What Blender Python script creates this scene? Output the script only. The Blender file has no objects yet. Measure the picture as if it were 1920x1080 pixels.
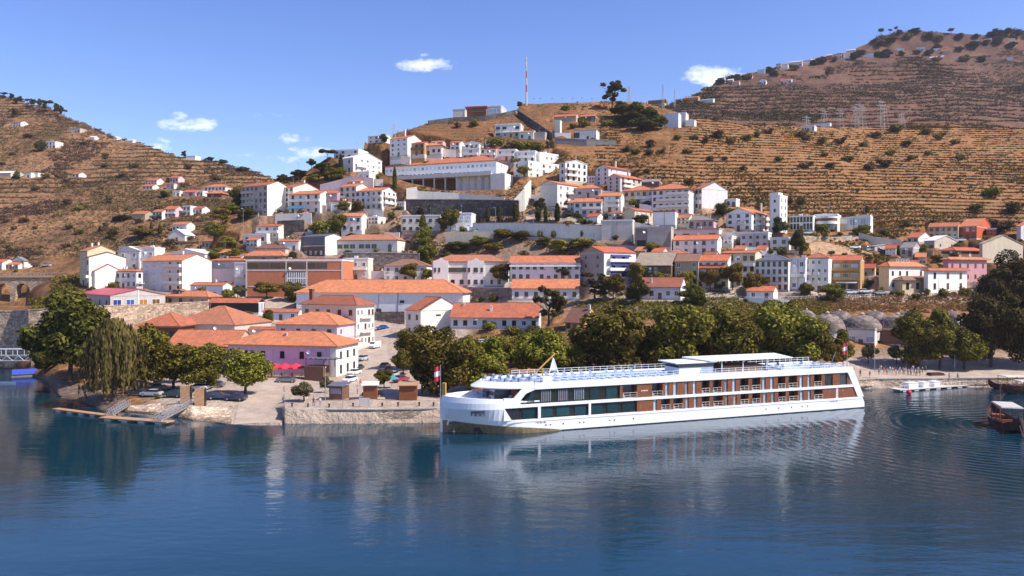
import bpy, math, random
import numpy as np
from mathutils import Vector, Matrix, noise as mnoise
random.seed(7)
RNG = np.random.default_rng(11)
SC = bpy.context.scene
COL = SC.collection
R = math.radians
PI = math.pi
# ---------------------------------------------------------------- camera
F = 1500.0                     # focal length in photo pixels (1920 wide)
HC = 26.0                      # drone height over the river
PITCH = math.atan(20 / F)      # horizon at row 520
cam_d = bpy.data.cameras.new('camera')
cam = bpy.data.objects.new('camera', cam_d)
COL.objects.link(cam)
cam.location = (0, 0, HC)
cam.rotation_euler = (PI / 2 - PITCH, 0, 0)
cam_d.sensor_width = 36
cam_d.lens = 36 * F / 1920
cam_d.clip_start = 1
cam_d.clip_end = 20000
SC.camera = cam
CA, SA = math.cos(PITCH), math.sin(PITCH)

def kx(px, py=520.0):
    y = (540 - py) / F
    return ((px - 960) / F) / (CA + y * SA)

def kz(py):
    y = (540 - py) / F
    return (-SA + y * CA) / (CA + y * SA)

def pt(px, py, Y):
    """point of the world seen at photo pixel (px, py) at distance Y"""
    return Vector((kx(px, py) * Y, Y, HC + kz(py) * Y))

def water_Y(py):
    return -HC / kz(py)

# ---------------------------------------------------------------- materials
MATS = {}

def newmat(name):
    m = bpy.data.materials.new(name)
    m.use_nodes = True
    nt = m.node_tree
    b = nt.nodes['Principled BSDF']
    MATS[name] = m
    return m, nt, b

def N(nt, typ, **kw):
    n = nt.nodes.new(typ)
    for k, v in kw.items():
        if k in n.inputs:
            n.inputs[k].default_value = v
        else:
            setattr(n, k, v)
    return n

def ramp(nt, fac, stops):
    r = nt.nodes.new('ShaderNodeValToRGB')
    e = r.color_ramp.elements
    while len(e) < len(stops):
        e.new(0.5)
    for i, (p, c) in enumerate(stops):
        e[i].position = p
        e[i].color = (c[0], c[1], c[2], 1)
    nt.links.new(fac, r.inputs[0])
    return r.outputs[0]

def mixc(nt, fac, a, b, mode='MIX'):
    n = nt.nodes.new('ShaderNodeMix')
    n.data_type = 'RGBA'
    n.blend_type = mode
    for sock, v in ((n.inputs[0], fac), (n.inputs[6], a), (n.inputs[7], b)):
        if isinstance(v, (int, float)):
            sock.default_value = v
        elif isinstance(v, tuple):
            sock.default_value = (v[0], v[1], v[2], 1)
        else:
            nt.links.new(v, sock)
    return n.outputs[2]

def mathn(nt, op, a, b=0.0, c=None):
    n = nt.nodes.new('ShaderNodeMath')
    n.operation = op
    for s, v in zip(n.inputs, (a, b, c)):
        if v is None:
            continue
        if isinstance(v, (int, float)):
            s.default_value = v
        else:
            nt.links.new(v, s)
    return n.outputs[0]

def noise(nt, vec, scale, detail=4, rough=0.55):
    n = N(nt, 'ShaderNodeTexNoise')
    n.inputs['Scale'].default_value = scale
    n.inputs['Detail'].default_value = detail
    n.inputs['Roughness'].default_value = rough
    nt.links.new(vec, n.inputs['Vector'])
    return n.outputs['Fac']

def coords(nt, kind='Object'):
    if kind == 'Position':
        return nt.nodes.new('ShaderNodeNewGeometry').outputs['Position']
    return nt.nodes.new('ShaderNodeTexCoord').outputs[kind]

def scaled(nt, vec, s):
    m = nt.nodes.new('ShaderNodeMapping')
    m.inputs['Scale'].default_value = s
    nt.links.new(vec, m.inputs['Vector'])
    return m.outputs[0]

def simple(name, col, rough=0.6, var=0.12, scale=3.0, metal=0.0, spec=0.4, streak=False, bump=0.0):
    """plain painted / mineral surface with blotchy wear"""
    m, nt, b = newmat(name)
    v = coords(nt, 'Object')
    f = noise(nt, v, scale, 5)
    lo = tuple(c * (1 - var) for c in col)
    hi = tuple(min(1, c * (1 + var * 0.6)) for c in col)
    c = ramp(nt, f, [(0.3, lo), (0.7, hi)])
    if streak:
        s = noise(nt, scaled(nt, v, (2.2, 2.2, 0.25)), 1.0, 4)
        c = mixc(nt, ramp(nt, s, [(0.5, (0, 0, 0)), (0.75, (0.45, 0.45, 0.45))]), c,
                 tuple(x * y for x, y in zip(col, (0.62, 0.55, 0.48))))
        oi = N(nt, 'ShaderNodeObjectInfo'); tint = ramp(nt, oi.outputs['Random'], [(0.0, (.80, .76, .70)), (.35, (.95, .92, .87)), (.7, (1, 1, 1)), (1.0, (.84, .85, .88))])
        c = mixc(nt, 1.0, c, tint, 'MULTIPLY')
    nt.links.new(c, b.inputs['Base Color'])
    b.inputs['Roughness'].default_value = rough
    b.inputs['Metallic'].default_value = metal
    b.inputs['Specular IOR Level'].default_value = spec
    if bump:
        bp = N(nt, 'ShaderNodeBump')
        bp.inputs['Strength'].default_value = bump
        bp.inputs['Distance'].default_value = 0.1
        nt.links.new(f, bp.inputs['Height'])
        nt.links.new(bp.outputs[0], b.inputs['Normal'])
    return m

def tile_mat(name, col, var=0.46, worn=0.15):
    """clay roof tiles: rows, blotches, lichen, a tint per building"""
    m, nt, b = newmat(name)
    v = coords(nt, 'Object')
    f = noise(nt, v, 0.9, 6, 0.65)
    g = noise(nt, v, 9.0, 3, 0.7)
    lo = tuple(c * (1 - var) for c in col)
    hi = tuple(min(1, c * (1 + var * 0.5)) for c in col)
    c = ramp(nt, mathn(nt, 'ADD', mathn(nt, 'MULTIPLY', f, 0.6), mathn(nt, 'MULTIPLY', g, 0.4)), [(0.34, lo), (0.64, hi)])
    w = N(nt, 'ShaderNodeTexWave')
    w.wave_type = 'BANDS'; w.bands_direction = 'Z'
    w.inputs['Scale'].default_value = 1.1
    w.inputs['Distortion'].default_value = 0.6
    nt.links.new(v, w.inputs['Vector'])
    c = mixc(nt, mathn(nt, 'MULTIPLY', w.outputs['Fac'], 0.22), c, tuple(x * 0.5 for x in col))
    st = noise(nt, scaled(nt, v, (1, 1, 0.3)), 0.35, 5, 0.7)
    c = mixc(nt, ramp(nt, st, [(0.5 - worn * 0.2, (0, 0, 0)), (0.72, (0.3 + worn, 0.3 + worn, 0.3 + worn))]), c, (0.16, 0.10, 0.07))
    oi = N(nt, 'ShaderNodeObjectInfo')
    hs = N(nt, 'ShaderNodeHueSaturation')
    nt.links.new(mathn(nt, 'ADD', mathn(nt, 'MULTIPLY', oi.outputs['Random'], 0.35), 0.84), hs.inputs['Value'])
    nt.links.new(mathn(nt, 'ADD', mathn(nt, 'MULTIPLY', oi.outputs['Random'], 0.012), 0.494), hs.inputs['Hue'])
    nt.links.new(c, hs.inputs['Color'])
    nt.links.new(hs.outputs[0], b.inputs['Base Color'])
    b.inputs['Roughness'].default_value = 0.8
    b.inputs['Specular IOR Level'].default_value = 0.2
    bp = N(nt, 'ShaderNodeBump')
    bp.inputs['Strength'].default_value = 0.5
    bp.inputs['Distance'].default_value = 0.06
    nt.links.new(mathn(nt, 'ADD', w.outputs['Fac'], g), bp.inputs['Height'])
    nt.links.new(bp.outputs[0], b.inputs['Normal'])
    return m

def leaf_mat(name, dark, light, trans=0.15, dry=None):
    m, nt, b = newmat(name)
    g = nt.nodes.new('ShaderNodeNewGeometry')
    oi = N(nt, 'ShaderNodeObjectInfo')
    v = coords(nt, 'Object')
    f = noise(nt, v, 0.5, 3, 0.6)
    k = mathn(nt, 'ADD', mathn(nt, 'MULTIPLY', g.outputs['Random Per Island'], 0.55), mathn(nt, 'MULTIPLY', f, 0.45))
    c = ramp(nt, k, [(0.2, dark), (0.75, light)])
    if dry:
        c = mixc(nt, ramp(nt, mathn(nt, 'ADD', mathn(nt, 'MULTIPLY', f, 0.6), mathn(nt, 'MULTIPLY', g.outputs['Random Per Island'], 0.4)),
                          [(0.56, (0, 0, 0)), (0.7, (0.8, 0.8, 0.8))]), c, dry)
    hs = N(nt, 'ShaderNodeHueSaturation')
    nt.links.new(mathn(nt, 'ADD', mathn(nt, 'MULTIPLY', oi.outputs['Random'], 0.65), 0.70), hs.inputs['Value'])
    nt.links.new(mathn(nt, 'ADD', mathn(nt, 'MULTIPLY', oi.outputs['Random'], 0.045), 0.482), hs.inputs['Hue'])
    nt.links.new(c, hs.inputs['Color'])
    nt.links.new(hs.outputs[0], b.inputs['Base Color'])
    b.inputs['Roughness'].default_value = 0.7
    b.inputs['Specular IOR Level'].default_value = 0.08
    t = N(nt, 'ShaderNodeBsdfTranslucent')
    nt.links.new(hs.outputs[0], t.inputs['Color'])
    mx = N(nt, 'ShaderNodeMixShader')
    mx.inputs[0].default_value = trans
    nt.links.new(b.outputs[0], mx.inputs[1]); nt.links.new(t.outputs[0], mx.inputs[2])
    nt.links.new(mx.outputs[0], nt.nodes['Material Output'].inputs['Surface'])
    return m

# plaster and paint
for nm, c in dict(white=(0.82, 0.79, 0.74), bluewhite=(0.74, 0.76, 0.82), cream=(0.72, 0.60, 0.40), grey=(0.42, 0.40, 0.39),
                  lavender=(0.76, 0.50, 0.62), palepink=(0.72, 0.55, 0.55), pink=(0.62, 0.34, 0.40), ochre=(0.46, 0.29, 0.12),
                  salmon=(0.60, 0.23, 0.13), redwall=(0.50, 0.11, 0.05), tan=(0.50, 0.40, 0.28), brown=(0.20, 0.11, 0.07),
                  dusty=(0.58, 0.52, 0.48), mauve=(0.40, 0.32, 0.38), palegrey=(0.60, 0.58, 0.56), beige=(0.62, 0.55, 0.45)).items():
    simple(nm, c, 0.75, 0.10, 0.6, spec=0.2, streak=True)
tile_mat('orange', (0.50, 0.165, 0.082))
tile_mat('redtile', (0.50, 0.13, 0.065))
tile_mat('oldtile', (0.40, 0.145, 0.08), 0.4, 0.25)
tile_mat('browntile', (0.24, 0.12, 0.085), 0.35, 0.2)
tile_mat('greytile', (0.26, 0.22, 0.21), 0.3, 0.1)
tile_mat('tantile', (0.38, 0.30, 0.22), 0.3, 0.1)
simple('redmetal', (0.50, 0.07, 0.08), 0.45, 0.12, 0.5)
simple('whiteroof', (0.72, 0.72, 0.74), 0.6, 0.12, 0.5)
simple('slate', (0.12, 0.12, 0.15), 0.5, 0.2, 0.8)
simple('concrete', (0.46, 0.43, 0.40), 0.85, 0.2, 0.5, spec=0.2, streak=True)
simple('darkconcrete', (0.22, 0.20, 0.19), 0.85, 0.2, 0.5, spec=0.2)
simple('woodbrown', (0.22, 0.075, 0.03), 0.6, 0.25, 1.5)
simple('woodlight', (0.42, 0.24, 0.13), 0.7, 0.25, 1.5)
simple('wooddark', (0.06, 0.022, 0.014), 0.5, 0.3, 1.5)
simple('darkframe', (0.016, 0.013, 0.013), 0.4)
simple('bow_reflection_tan', (0.24, 0.17, 0.095), 0.35, 0.45, 1.6)  # tan of the warm reflection painted onto the lower bow
simple('shutter', (0.17, 0.09, 0.06), 0.6)
simple('whitepaint', (0.82, 0.83, 0.86), 0.35, 0.05, 1.0)
simple('metal', (0.45, 0.45, 0.47), 0.4, 0.1, 2.0, metal=0.6)
simple('bark', (0.10, 0.07, 0.05), 0.9, 0.35, 2.0)
simple('black', (0.012, 0.012, 0.014), 0.6)
simple('rubber', (0.015, 0.015, 0.016), 0.8)
simple('blueawning', (0.035, 0.04, 0.22), 0.7)
simple('redcloth', (0.62, 0.03, 0.06), 0.7, 0.1)
simple('bluecloth', (0.04, 0.07, 0.42), 0.7)
simple('tealcloth', (0.03, 0.28, 0.30), 0.7)
simple('cushionblue', (0.20, 0.27, 0.42), 0.7)
simple('deckblue', (0.42, 0.49, 0.60), 0.7)
simple('skyblue', (0.25, 0.55, 0.75), 0.6)
simple('greenpaint', (0.02, 0.14, 0.08), 0.5)
simple('yellowwood', (0.55, 0.30, 0.08), 0.55)
simple('skin', (0.45, 0.26, 0.18), 0.6)
simple('hair', (0.05, 0.03, 0.02), 0.7)
simple('lamp_glass', (0.8, 0.8, 0.78), 0.2)

def glass_mat(name, col, rough=0.08):
    m, nt, b = newmat(name)
    oi = N(nt, 'ShaderNodeObjectInfo')
    v = coords(nt, 'Object')
    f = noise(nt, v, 1.3, 2)
    k = mathn(nt, 'ADD', mathn(nt, 'MULTIPLY', oi.outputs['Random'], 0.6), mathn(nt, 'MULTIPLY', f, 0.4))
    c = ramp(nt, k, [(0.2, tuple(x * 0.5 for x in col)), (0.8, tuple(x * 1.7 for x in col))])
    nt.links.new(c, b.inputs['Base Color'])
    b.inputs['Roughness'].default_value = rough
    b.inputs['Specular IOR Level'].default_value = 0.6
    return m
glass_mat('glass', (0.030, 0.030, 0.038))
glass_mat('teal', (0.009, 0.040, 0.045))
glass_mat('bluepane', (0.03, 0.06, 0.25))
glass_mat('amberpane', (0.30, 0.13, 0.04))
glass_mat('paleglass', (0.30, 0.38, 0.46))

def carpaint(name, col):
    m = simple(name, col, 0.25, 0.04, 1.0, spec=0.6)
    m.node_tree.nodes['Principled BSDF'].inputs['Coat Weight'].default_value = 0.5
    return m
for nm, c in dict(car_white=(0.75, 0.75, 0.76), car_silver=(0.42, 0.43, 0.46), car_dark=(0.03, 0.032, 0.04), car_blue=(0.02, 0.08, 0.42),
                  car_grey=(0.13, 0.135, 0.15), car_red=(0.28, 0.02, 0.03), car_green=(0.02, 0.06, 0.05), car_navy=(0.03, 0.045, 0.11)).items():
    carpaint(nm, c)

def stone_mat(name, col, scale=1.6, mortar=0.45):
    m, nt, b = newmat(name)
    v = coords(nt, 'Object')
    vo = N(nt, 'ShaderNodeTexVoronoi')
    vo.inputs['Scale'].default_value = scale
    nt.links.new(scaled(nt, v, (0.7, 0.7, 1.2)), vo.inputs['Vector'])
    vd = N(nt, 'ShaderNodeTexVoronoi')
    vd.feature = 'DISTANCE_TO_EDGE'
    vd.inputs['Scale'].default_value = scale
    nt.links.new(scaled(nt, v, (0.7, 0.7, 1.2)), vd.inputs['Vector'])
    sep = N(nt, 'ShaderNodeSeparateColor')
    nt.links.new(vo.outputs['Color'], sep.inputs[0])
    f = noise(nt, v, 0.35, 5)
    k = mathn(nt, 'ADD', mathn(nt, 'MULTIPLY', sep.outputs[0], 0.6), mathn(nt, 'MULTIPLY', f, 0.5))
    c = ramp(nt, k, [(0.15, tuple(x * 0.45 for x in col)), (0.55, col), (0.95, tuple(min(1, x * 1.6) for x in col))])
    edge = ramp(nt, vd.outputs['Distance'], [(0.02, (1, 1, 1)), (0.10, (0, 0, 0))])
    c = mixc(nt, mathn(nt, 'MULTIPLY', edge, mortar), c, tuple(x * 0.3 for x in col))
    wp = N(nt, 'ShaderNodeSeparateXYZ'); nt.links.new(coords(nt, 'Position'), wp.inputs[0])      # tide mark along the river
    tide = ramp(nt, mathn(nt, 'ADD', wp.outputs[2], mathn(nt, 'MULTIPLY', f, .8)), [(.55, (.75, .75, .75)), (1.0, (0, 0, 0))])
    c = mixc(nt, tide, c, (.10, .07, .045))
    nt.links.new(c, b.inputs['Base Color'])
    b.inputs['Roughness'].default_value = 0.9
    b.inputs['Specular IOR Level'].default_value = 0.15
    bp = N(nt, 'ShaderNodeBump')
    bp.inputs['Strength'].default_value = 0.8
    bp.inputs['Distance'].default_value = 0.15
    nt.links.new(vd.outputs['Distance'], bp.inputs['Height'])
    nt.links.new(bp.outputs[0], b.inputs['Normal'])
    return m
stone_mat('stone', (0.42, 0.31, 0.22))
stone_mat('palestone', (0.54, 0.40, 0.29), 1.9, .7)
stone_mat('bankstone_shaded', (0.17, 0.115, 0.09), 1.6, .5)  # bank stone darkened: shade of the trees is put into the colour
stone_mat('darkstone', (0.10, 0.085, 0.08), 0.9, 0.7)
stone_mat('greystone', (0.21, 0.165, 0.14), 1.2)

leaf_mat('leaf_green', (0.016, 0.018, 0.003), (0.245, 0.200, 0.030), .25)
leaf_mat('leaf_plane', (0.060, 0.052, 0.007), (0.34, 0.26, 0.045), .25, dry=(0.27, 0.15, 0.035))
leaf_mat('leaf_dark', (0.012, 0.013, 0.003), (0.125, 0.108, 0.018))
leaf_mat('leaf_brownish', (0.026, 0.020, 0.006), (0.12, 0.088, 0.024))
leaf_mat('leaf_willow', (0.050, 0.050, 0.012), (0.30, 0.25, 0.075), .25)
leaf_mat('leaf_olive', (0.04, 0.040, 0.018), (0.16, 0.14, 0.065))
leaf_mat('leaf_scrub', (0.045, 0.033, 0.015), (0.17, 0.115, 0.050), dry=(0.26, 0.14, 0.05))
leaf_mat('leaf_far', (0.045, 0.030, 0.022), (0.13, 0.085, 0.055), dry=(0.17, 0.10, 0.05))
leaf_mat('leaf_vine', (0.07, 0.050, 0.012), (0.24, 0.155, 0.040), dry=(0.33, 0.15, 0.035))
leaf_mat('leaf_pinkflower', (0.20, 0.03, 0.12), (0.45, 0.09, 0.28))
leaf_mat('leaf_dryred', (0.15, 0.088, 0.032), (0.42, 0.27, 0.10), .3)

# ---------------------------------------------------------------- mesh builder
class MB:
    def __init__(s):
        s.v = []; s.f = []; s.m = []
    def quad(s, a, b, c, d, m=0):
        i = len(s.v); s.v += [a, b, c, d]; s.f.append((i, i + 1, i + 2, i + 3)); s.m.append(m)
    def tri(s, a, b, c, m=0):
        i = len(s.v); s.v += [a, b, c]; s.f.append((i, i + 1, i + 2)); s.m.append(m)
    def hexa(s, p, m=0):
        """p: 4 bottom then 4 top corners, counter-clockwise from above"""
        i = len(s.v); s.v += [tuple(q) for q in p]
        for f in ((3, 2, 1, 0), (4, 5, 6, 7), (0, 1, 5, 4), (1, 2, 6, 5), (2, 3, 7, 6), (3, 0, 4, 7)):
            s.f.append(tuple(i + k for k in f)); s.m.append(m)
    def box(s, x0, x1, y0, y1, z0, z1, m=0):
        s.hexa(((x0, y0, z0), (x1, y0, z0), (x1, y1, z0), (x0, y1, z0), (x0, y0, z1), (x1, y0, z1), (x1, y1, z1), (x0, y1, z1)), m)
    def bar(s, a, b, w, h=None, m=0):
        """square bar from a to b"""
        a = Vector(a); b = Vector(b); d = (b - a)
        h = h or w
        up = Vector((0, 0, 1)) if abs(d.normalized().z) < 0.9 else Vector((1, 0, 0))
        sx = d.cross(up).normalized() * (w / 2); sy = sx.cross(d).normalized() * (h / 2)
        s.hexa([a - sx - sy, a + sx - sy, a + sx + sy, a - sx + sy, b - sx - sy, b + sx - sy, b + sx + sy, b - sx + sy], m)
    def tube(s, a, b, r0, r1=None, n=8, m=0, cap=True):
        a = Vector(a); b = Vector(b); r1 = r0 if r1 is None else r1
        d = (b - a).normalized()
        up = Vector((0, 0, 1)) if abs(d.z) < 0.9 else Vector((1, 0, 0))
        x = d.cross(up).normalized(); y = x.cross(d).normalized()
        i = len(s.v)
        for c, r in ((a, r0), (b, r1)):
            for k in range(n):
                t = 2 * PI * k / n
                s.v.append(tuple(c + x * (r * math.cos(t)) + y * (r * math.sin(t))))
        for k in range(n):
            s.f.append((i + k, i + n + k, i + n + (k + 1) % n, i + (k + 1) % n)); s.m.append(m)
        if cap:
            s.f.append(tuple(i + k for k in range(n))); s.m.append(m)
            s.f.append(tuple(i + n + k for k in reversed(range(n)))); s.m.append(m)
    def lathe(s, prof, n=24, c=(0, 0, 0), m=0):
        i = len(s.v)
        for r, z in prof:
            for k in range(n):
                t = 2 * PI * k / n
                s.v.append((c[0] + r * math.cos(t), c[1] + r * math.sin(t), c[2] + z))
        for j in range(len(prof) - 1):
            for k in range(n):
                s.f.append((i + j * n + k, i + j * n + (k + 1) % n, i + (j + 1) * n + (k + 1) % n, i + (j + 1) * n + k)); s.m.append(m)
    def prism(s, poly, y0, y1, m=0):
        """poly of (x, z) extruded along y"""
        n = len(poly); i = len(s.v)
        s.v += [(x, y0, z) for x, z in poly] + [(x, y1, z) for x, z in poly]
        s.f.append(tuple(range(i, i + n))); s.m.append(m)
        s.f.append(tuple(reversed(range(i + n, i + 2 * n)))); s.m.append(m)
        for k in range(n):
            s.f.append((i + k, i + n + k, i + n + (k + 1) % n, i + (k + 1) % n)); s.m.append(m)
    def plan(s, poly, z0, z1, m=0):
        """poly of (x, y) extruded along z"""
        n = len(poly); i = len(s.v)
        s.v += [(x, y, z0) for x, y in poly] + [(x, y, z1) for x, y in poly]
        s.f.append(tuple(reversed(range(i, i + n)))); s.m.append(m)
        s.f.append(tuple(range(i + n, i + 2 * n))); s.m.append(m)
        for k in range(n):
            s.f.append((i + k, i + (k + 1) % n, i + n + (k + 1) % n, i + n + k)); s.m.append(m)
    def mesh(s, name, mats, smooth=False):
        me = bpy.data.meshes.new(name)
        me.from_pydata([tuple(q) for q in s.v], [], s.f)
        for mm in mats:
            me.materials.append(MATS[mm] if isinstance(mm, str) else mm)
        if len(mats) > 1:
            me.polygons.foreach_set('material_index', s.m)
        if smooth:
            me.polygons.foreach_set('use_smooth', [True] * len(me.polygons))
        me.update()
        return me
    def build(s, name, mats, parent=None, loc=(0, 0, 0), rot=(0, 0, 0), smooth=False):
        if isinstance(mats, str):
            mats = [mats]
        return link(name, s.mesh(name, mats, smooth), parent, loc, rot)

def link(name, me, parent=None, loc=(0, 0, 0), rot=(0, 0, 0), scale=None):
    o = bpy.data.objects.new(name, me)
    COL.objects.link(o)
    o.location = loc; o.rotation_euler = rot
    if scale is not None:
        o.scale = scale if hasattr(scale, '__len__') else (scale, scale, scale)
    if parent:
        o.parent = parent
    return o

def tag(o, label, cat, group=None):
    o['label'] = label; o['category'] = cat
    if group:
        o['group'] = group
    return o

def thing(name, label, cat, loc=(0, 0, 0), rotz=0.0, group=None, scale=None):
    return tag(link(name, None, None, loc, (0, 0, rotz), scale), label, cat, group)

def setting(o, kind='structure'):
    o['kind'] = kind
    return o

KIDS = {}
def copy_thing(src, loc, rotz=0.0, scale=None, label=None, cat=None, group=None):
    """copy a thing with its parts and their sub-parts (meshes shared)"""
    if src.name not in KIDS:
        KIDS[src.name] = [(c, list(c.children)) for c in src.children]
    r = src.copy(); COL.objects.link(r)
    r.location = loc; r.rotation_euler = (0, 0, rotz)
    if scale is not None:
        r.scale = scale if hasattr(scale, '__len__') else (scale, scale, scale)
    if label: r['label'] = label
    if cat: r['category'] = cat
    if group: r['group'] = group
    elif 'group' in r.keys(): del r['group']
    for c, gs in KIDS[src.name]:
        d = c.copy(); COL.objects.link(d); d.parent = r
        for g in gs:
            e = g.copy(); COL.objects.link(e); e.parent = d
    return r
FIRST = {}
def stamp(key, maker, loc, rotz=0.0, scale=None, label=None, cat=None, group=None):
    """first use moves the original itself; later ones are copies"""
    if key not in FIRST:
        o = maker(); FIRST[key] = o
        KIDS[o.name] = [(c, list(c.children)) for c in o.children]
        o.location = loc; o.rotation_euler = (0, 0, rotz)
        if scale is not None:
            o.scale = scale if hasattr(scale, '__len__') else (scale, scale, scale)
        if label: o['label'] = label
        if cat: o['category'] = cat
        if group: o['group'] = group
        return o
    return copy_thing(FIRST[key], loc, rotz, scale, label, cat, group)
# ---------------------------------------------------------------- terrain sheets
# each sheet is a hillside surface: a table of (row of the photo -> distance) for some columns gives its real form
def interp_cols(table, PX):
    cols = sorted(table)
    def Yf(px, py):
        j = max(0, min(len(cols) - 2, np.searchsorted(cols, px) - 1))
        out = []
        for c in (cols[j], cols[j + 1]):
            t = sorted(table[c])
            out.append(np.interp(py, [a for a, b in t], [b for a, b in t]))
        f = (px - cols[j]) / (cols[j + 1] - cols[j])
        f = min(1, max(0, f))
        return out[0] * (1 - f) + out[1] * f
    return Yf

def vnoise(x, y, seed=0):
    """cheap value noise on arrays"""
    def h(i, j):
        n = np.sin(i * 127.1 + j * 311.7 + seed * 74.7) * 43758.5453
        return n - np.floor(n)
    xi = np.floor(x); yi = np.floor(y); xf = x - xi; yf = y - yi
    u = xf * xf * (3 - 2 * xf); v = yf * yf * (3 - 2 * yf)
    return (h(xi, yi) * (1 - u) + h(xi + 1, yi) * u) * (1 - v) + (h(xi, yi + 1) * (1 - u) + h(xi + 1, yi + 1) * u) * v

def fbm(x, y, o=4, seed=0):
    s = 0; a = 0.5
    for k in range(o):
        s = s + a * vnoise(x * 2 ** k, y * 2 ** k, seed + k); a *= 0.5
    return s

class Sheet:
    def __init__(s, name, table, lo, hi, px0, px1, dpx, nt, blur=0):
        s.name = name
        s.PX = np.arange(px0, px1 + 0.1, dpx); s.nt = nt
        s.lo = np.interp(s.PX, [a for a, b in lo], [b for a, b in lo])
        s.hi = np.interp(s.PX, [a for a, b in hi], [b for a, b in hi])
        t = np.linspace(0, 1, nt)
        s.PY = s.lo[:, None] + (s.hi - s.lo)[:, None] * t[None, :]
        Yf = interp_cols(table, s.PX)
        s.Y = np.array([Yf(p, s.PY[i]) for i, p in enumerate(s.PX)])
        y = (540 - s.PY) / F
        den = CA + y * SA
        s.X = ((s.PX[:, None] - 960) / F) / den * s.Y
        s.Z = HC + (-SA + y * CA) / den * s.Y
        s.Z0 = s.Z.copy()
        s.pads = []
        s.prot = np.zeros_like(s.Z)          # 1 where built on: no terraces
    def idx(s, px, py):
        i = (px - s.PX[0]) / (s.PX[1] - s.PX[0])
        i = min(max(i, 0), len(s.PX) - 1.001); a = int(i); f = i - a
        lo = s.lo[a] * (1 - f) + s.lo[a + 1] * f; hi = s.hi[a] * (1 - f) + s.hi[a + 1] * f
        t = (lo - py) / (lo - hi) * (s.nt - 1)
        t = min(max(t, 0), s.nt - 1.001); b = int(t); g = t - b
        return a, f, b, g
    def samp(s, arr, px, py):
        a, f, b, g = s.idx(px, py)
        return (arr[a, b] * (1 - f) * (1 - g) + arr[a + 1, b] * f * (1 - g) + arr[a, b + 1] * (1 - f) * g + arr[a + 1, b + 1] * f * g)
    def raw(s, px, py):
        return Vector((s.samp(s.X, px, py), s.samp(s.Y, px, py), s.samp(s.Z0, px, py)))
    def at(s, px, py):
        return Vector((s.samp(s.X, px, py), s.samp(s.Y, px, py), s.samp(s.Z, px, py)))
    def pad(s, c, th, x0, x1, y0, y1, z, m=1.2, blend=3.5):
        s.pads.append((c.x, c.y, th, x0 - m, x1 + m, y0 - m, y1 + m, z, blend))
    def soft(s, c, r):
        s.softs = getattr(s, 'softs', []) + [(c.x, c.y, r)]
    def apply_pads(s):
        W = np.zeros_like(s.Z); ZW = np.zeros_like(s.Z)
        for cx, cy, th, x0, x1, y0, y1, z, bl in s.pads:
            r = max(abs(x0), abs(x1), abs(y0), abs(y1)) * 1.5 + bl
            q = (s.X > cx - r) & (s.X < cx + r) & (s.Y > cy - r) & (s.Y < cy + r)
            if not q.any():
                continue
            dx = s.X[q] - cx; dy = s.Y[q] - cy
            u = dx * math.cos(th) - dy * math.sin(th); v = dx * math.sin(th) + dy * math.cos(th)
            d = np.maximum(np.maximum(x0 - u, u - x1), np.maximum(y0 - v, v - y1))
            w = np.clip(1 - np.maximum(d, 0) / bl, 0, 1)
            w = w * w * (3 - 2 * w)
            w6 = w ** 3 + 1e-9
            W[q] += w6; ZW[q] += w6 * (z - 0.12)
            s.prot[q] = np.maximum(s.prot[q], w)
        k = s.prot.copy()
        for cx, cy, r in getattr(s, 'softs', []):
            q = (abs(s.X - cx) < r * 2) & (abs(s.Y - cy) < r * 2)
            s.prot[q] = np.maximum(s.prot[q], np.clip(2 - np.hypot(s.X[q] - cx, s.Y[q] - cy) / r, 0, 1))
        s.Z = np.where(W > 1e-6, s.Z * (1 - k) + np.where(W > 1e-6, ZW / np.maximum(W, 1e-9), 0) * k, s.Z)
    def terrace(s, step, amt, mask, seed=0):
        """cut contour terraces into the slope where mask > 0; returns the phase (0 tread .. 1 bank)"""
        n = (fbm(s.X / 90 + 5, s.Y / 90, 3, seed) - 0.45) * step * 3.0 + (fbm(s.X / 17, s.Y / 17, 2, seed + 9) - 0.4) * step * 0.5
        q = (s.Z + n) / step
        fr = q - np.floor(q)
        e = np.clip((fr - 0.45) / 0.5, 0, 1)
        e = e * e * (3 - 2 * e)
        d = (np.floor(q) + e) * step - n - s.Z
        k = mask * (1 - s.prot)
        s.Z = s.Z + d * amt * k
        s.phase = np.where(k > 0.02, fr, 0.25)
        s.tmask = k
        return s
    def rough(s, amp, sc, seed=3):
        s.Z = s.Z + (fbm(s.X / sc, s.Y / sc, 4, seed) - 0.47) * amp * (1 - s.prot)
    def build(s, name, mat, zone=None, skirt=0.0, back=True):
        X, Y, Z = s.X, s.Y, s.Z
        ph, tm, zn = s.phase, s.tmask, (zone if zone is not None else np.zeros_like(Z))
        e = lambda A, b, first: np.concatenate([first[:, None], A, b], axis=1) if skirt else np.concatenate([A, b], axis=1)
        kb = np.array([8.0, 30.0, 80.0])
        BX = X[:, -1:] * (1 + kb / Y[:, -1:]); BY = Y[:, -1:] + kb; BZ = Z[:, -1:] - np.array([1.0, 8.0, 30.0])
        rep = lambda A: np.repeat(A[:, -1:], 3, axis=1)
        X = e(X, BX, X[:, 0] * 0.999); Y = e(Y, BY, Y[:, 0] * 0.999); Z = e(Z, BZ, Z[:, 0] - skirt)
        ph = e(ph, rep(ph), ph[:, 0]); tm = e(tm, rep(tm), tm[:, 0]); zn = e(zn, rep(zn), zn[:, 0])
        nc, nr = X.shape
        co = np.stack([X, Y, Z], -1).reshape(-1, 3).astype(np.float32)
        i = np.arange(nc - 1)[:, None] * nr + np.arange(nr - 1)[None, :]
        q = np.stack([i, i + nr, i + nr + 1, i + 1], -1).reshape(-1, 4).astype(np.int32)
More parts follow.
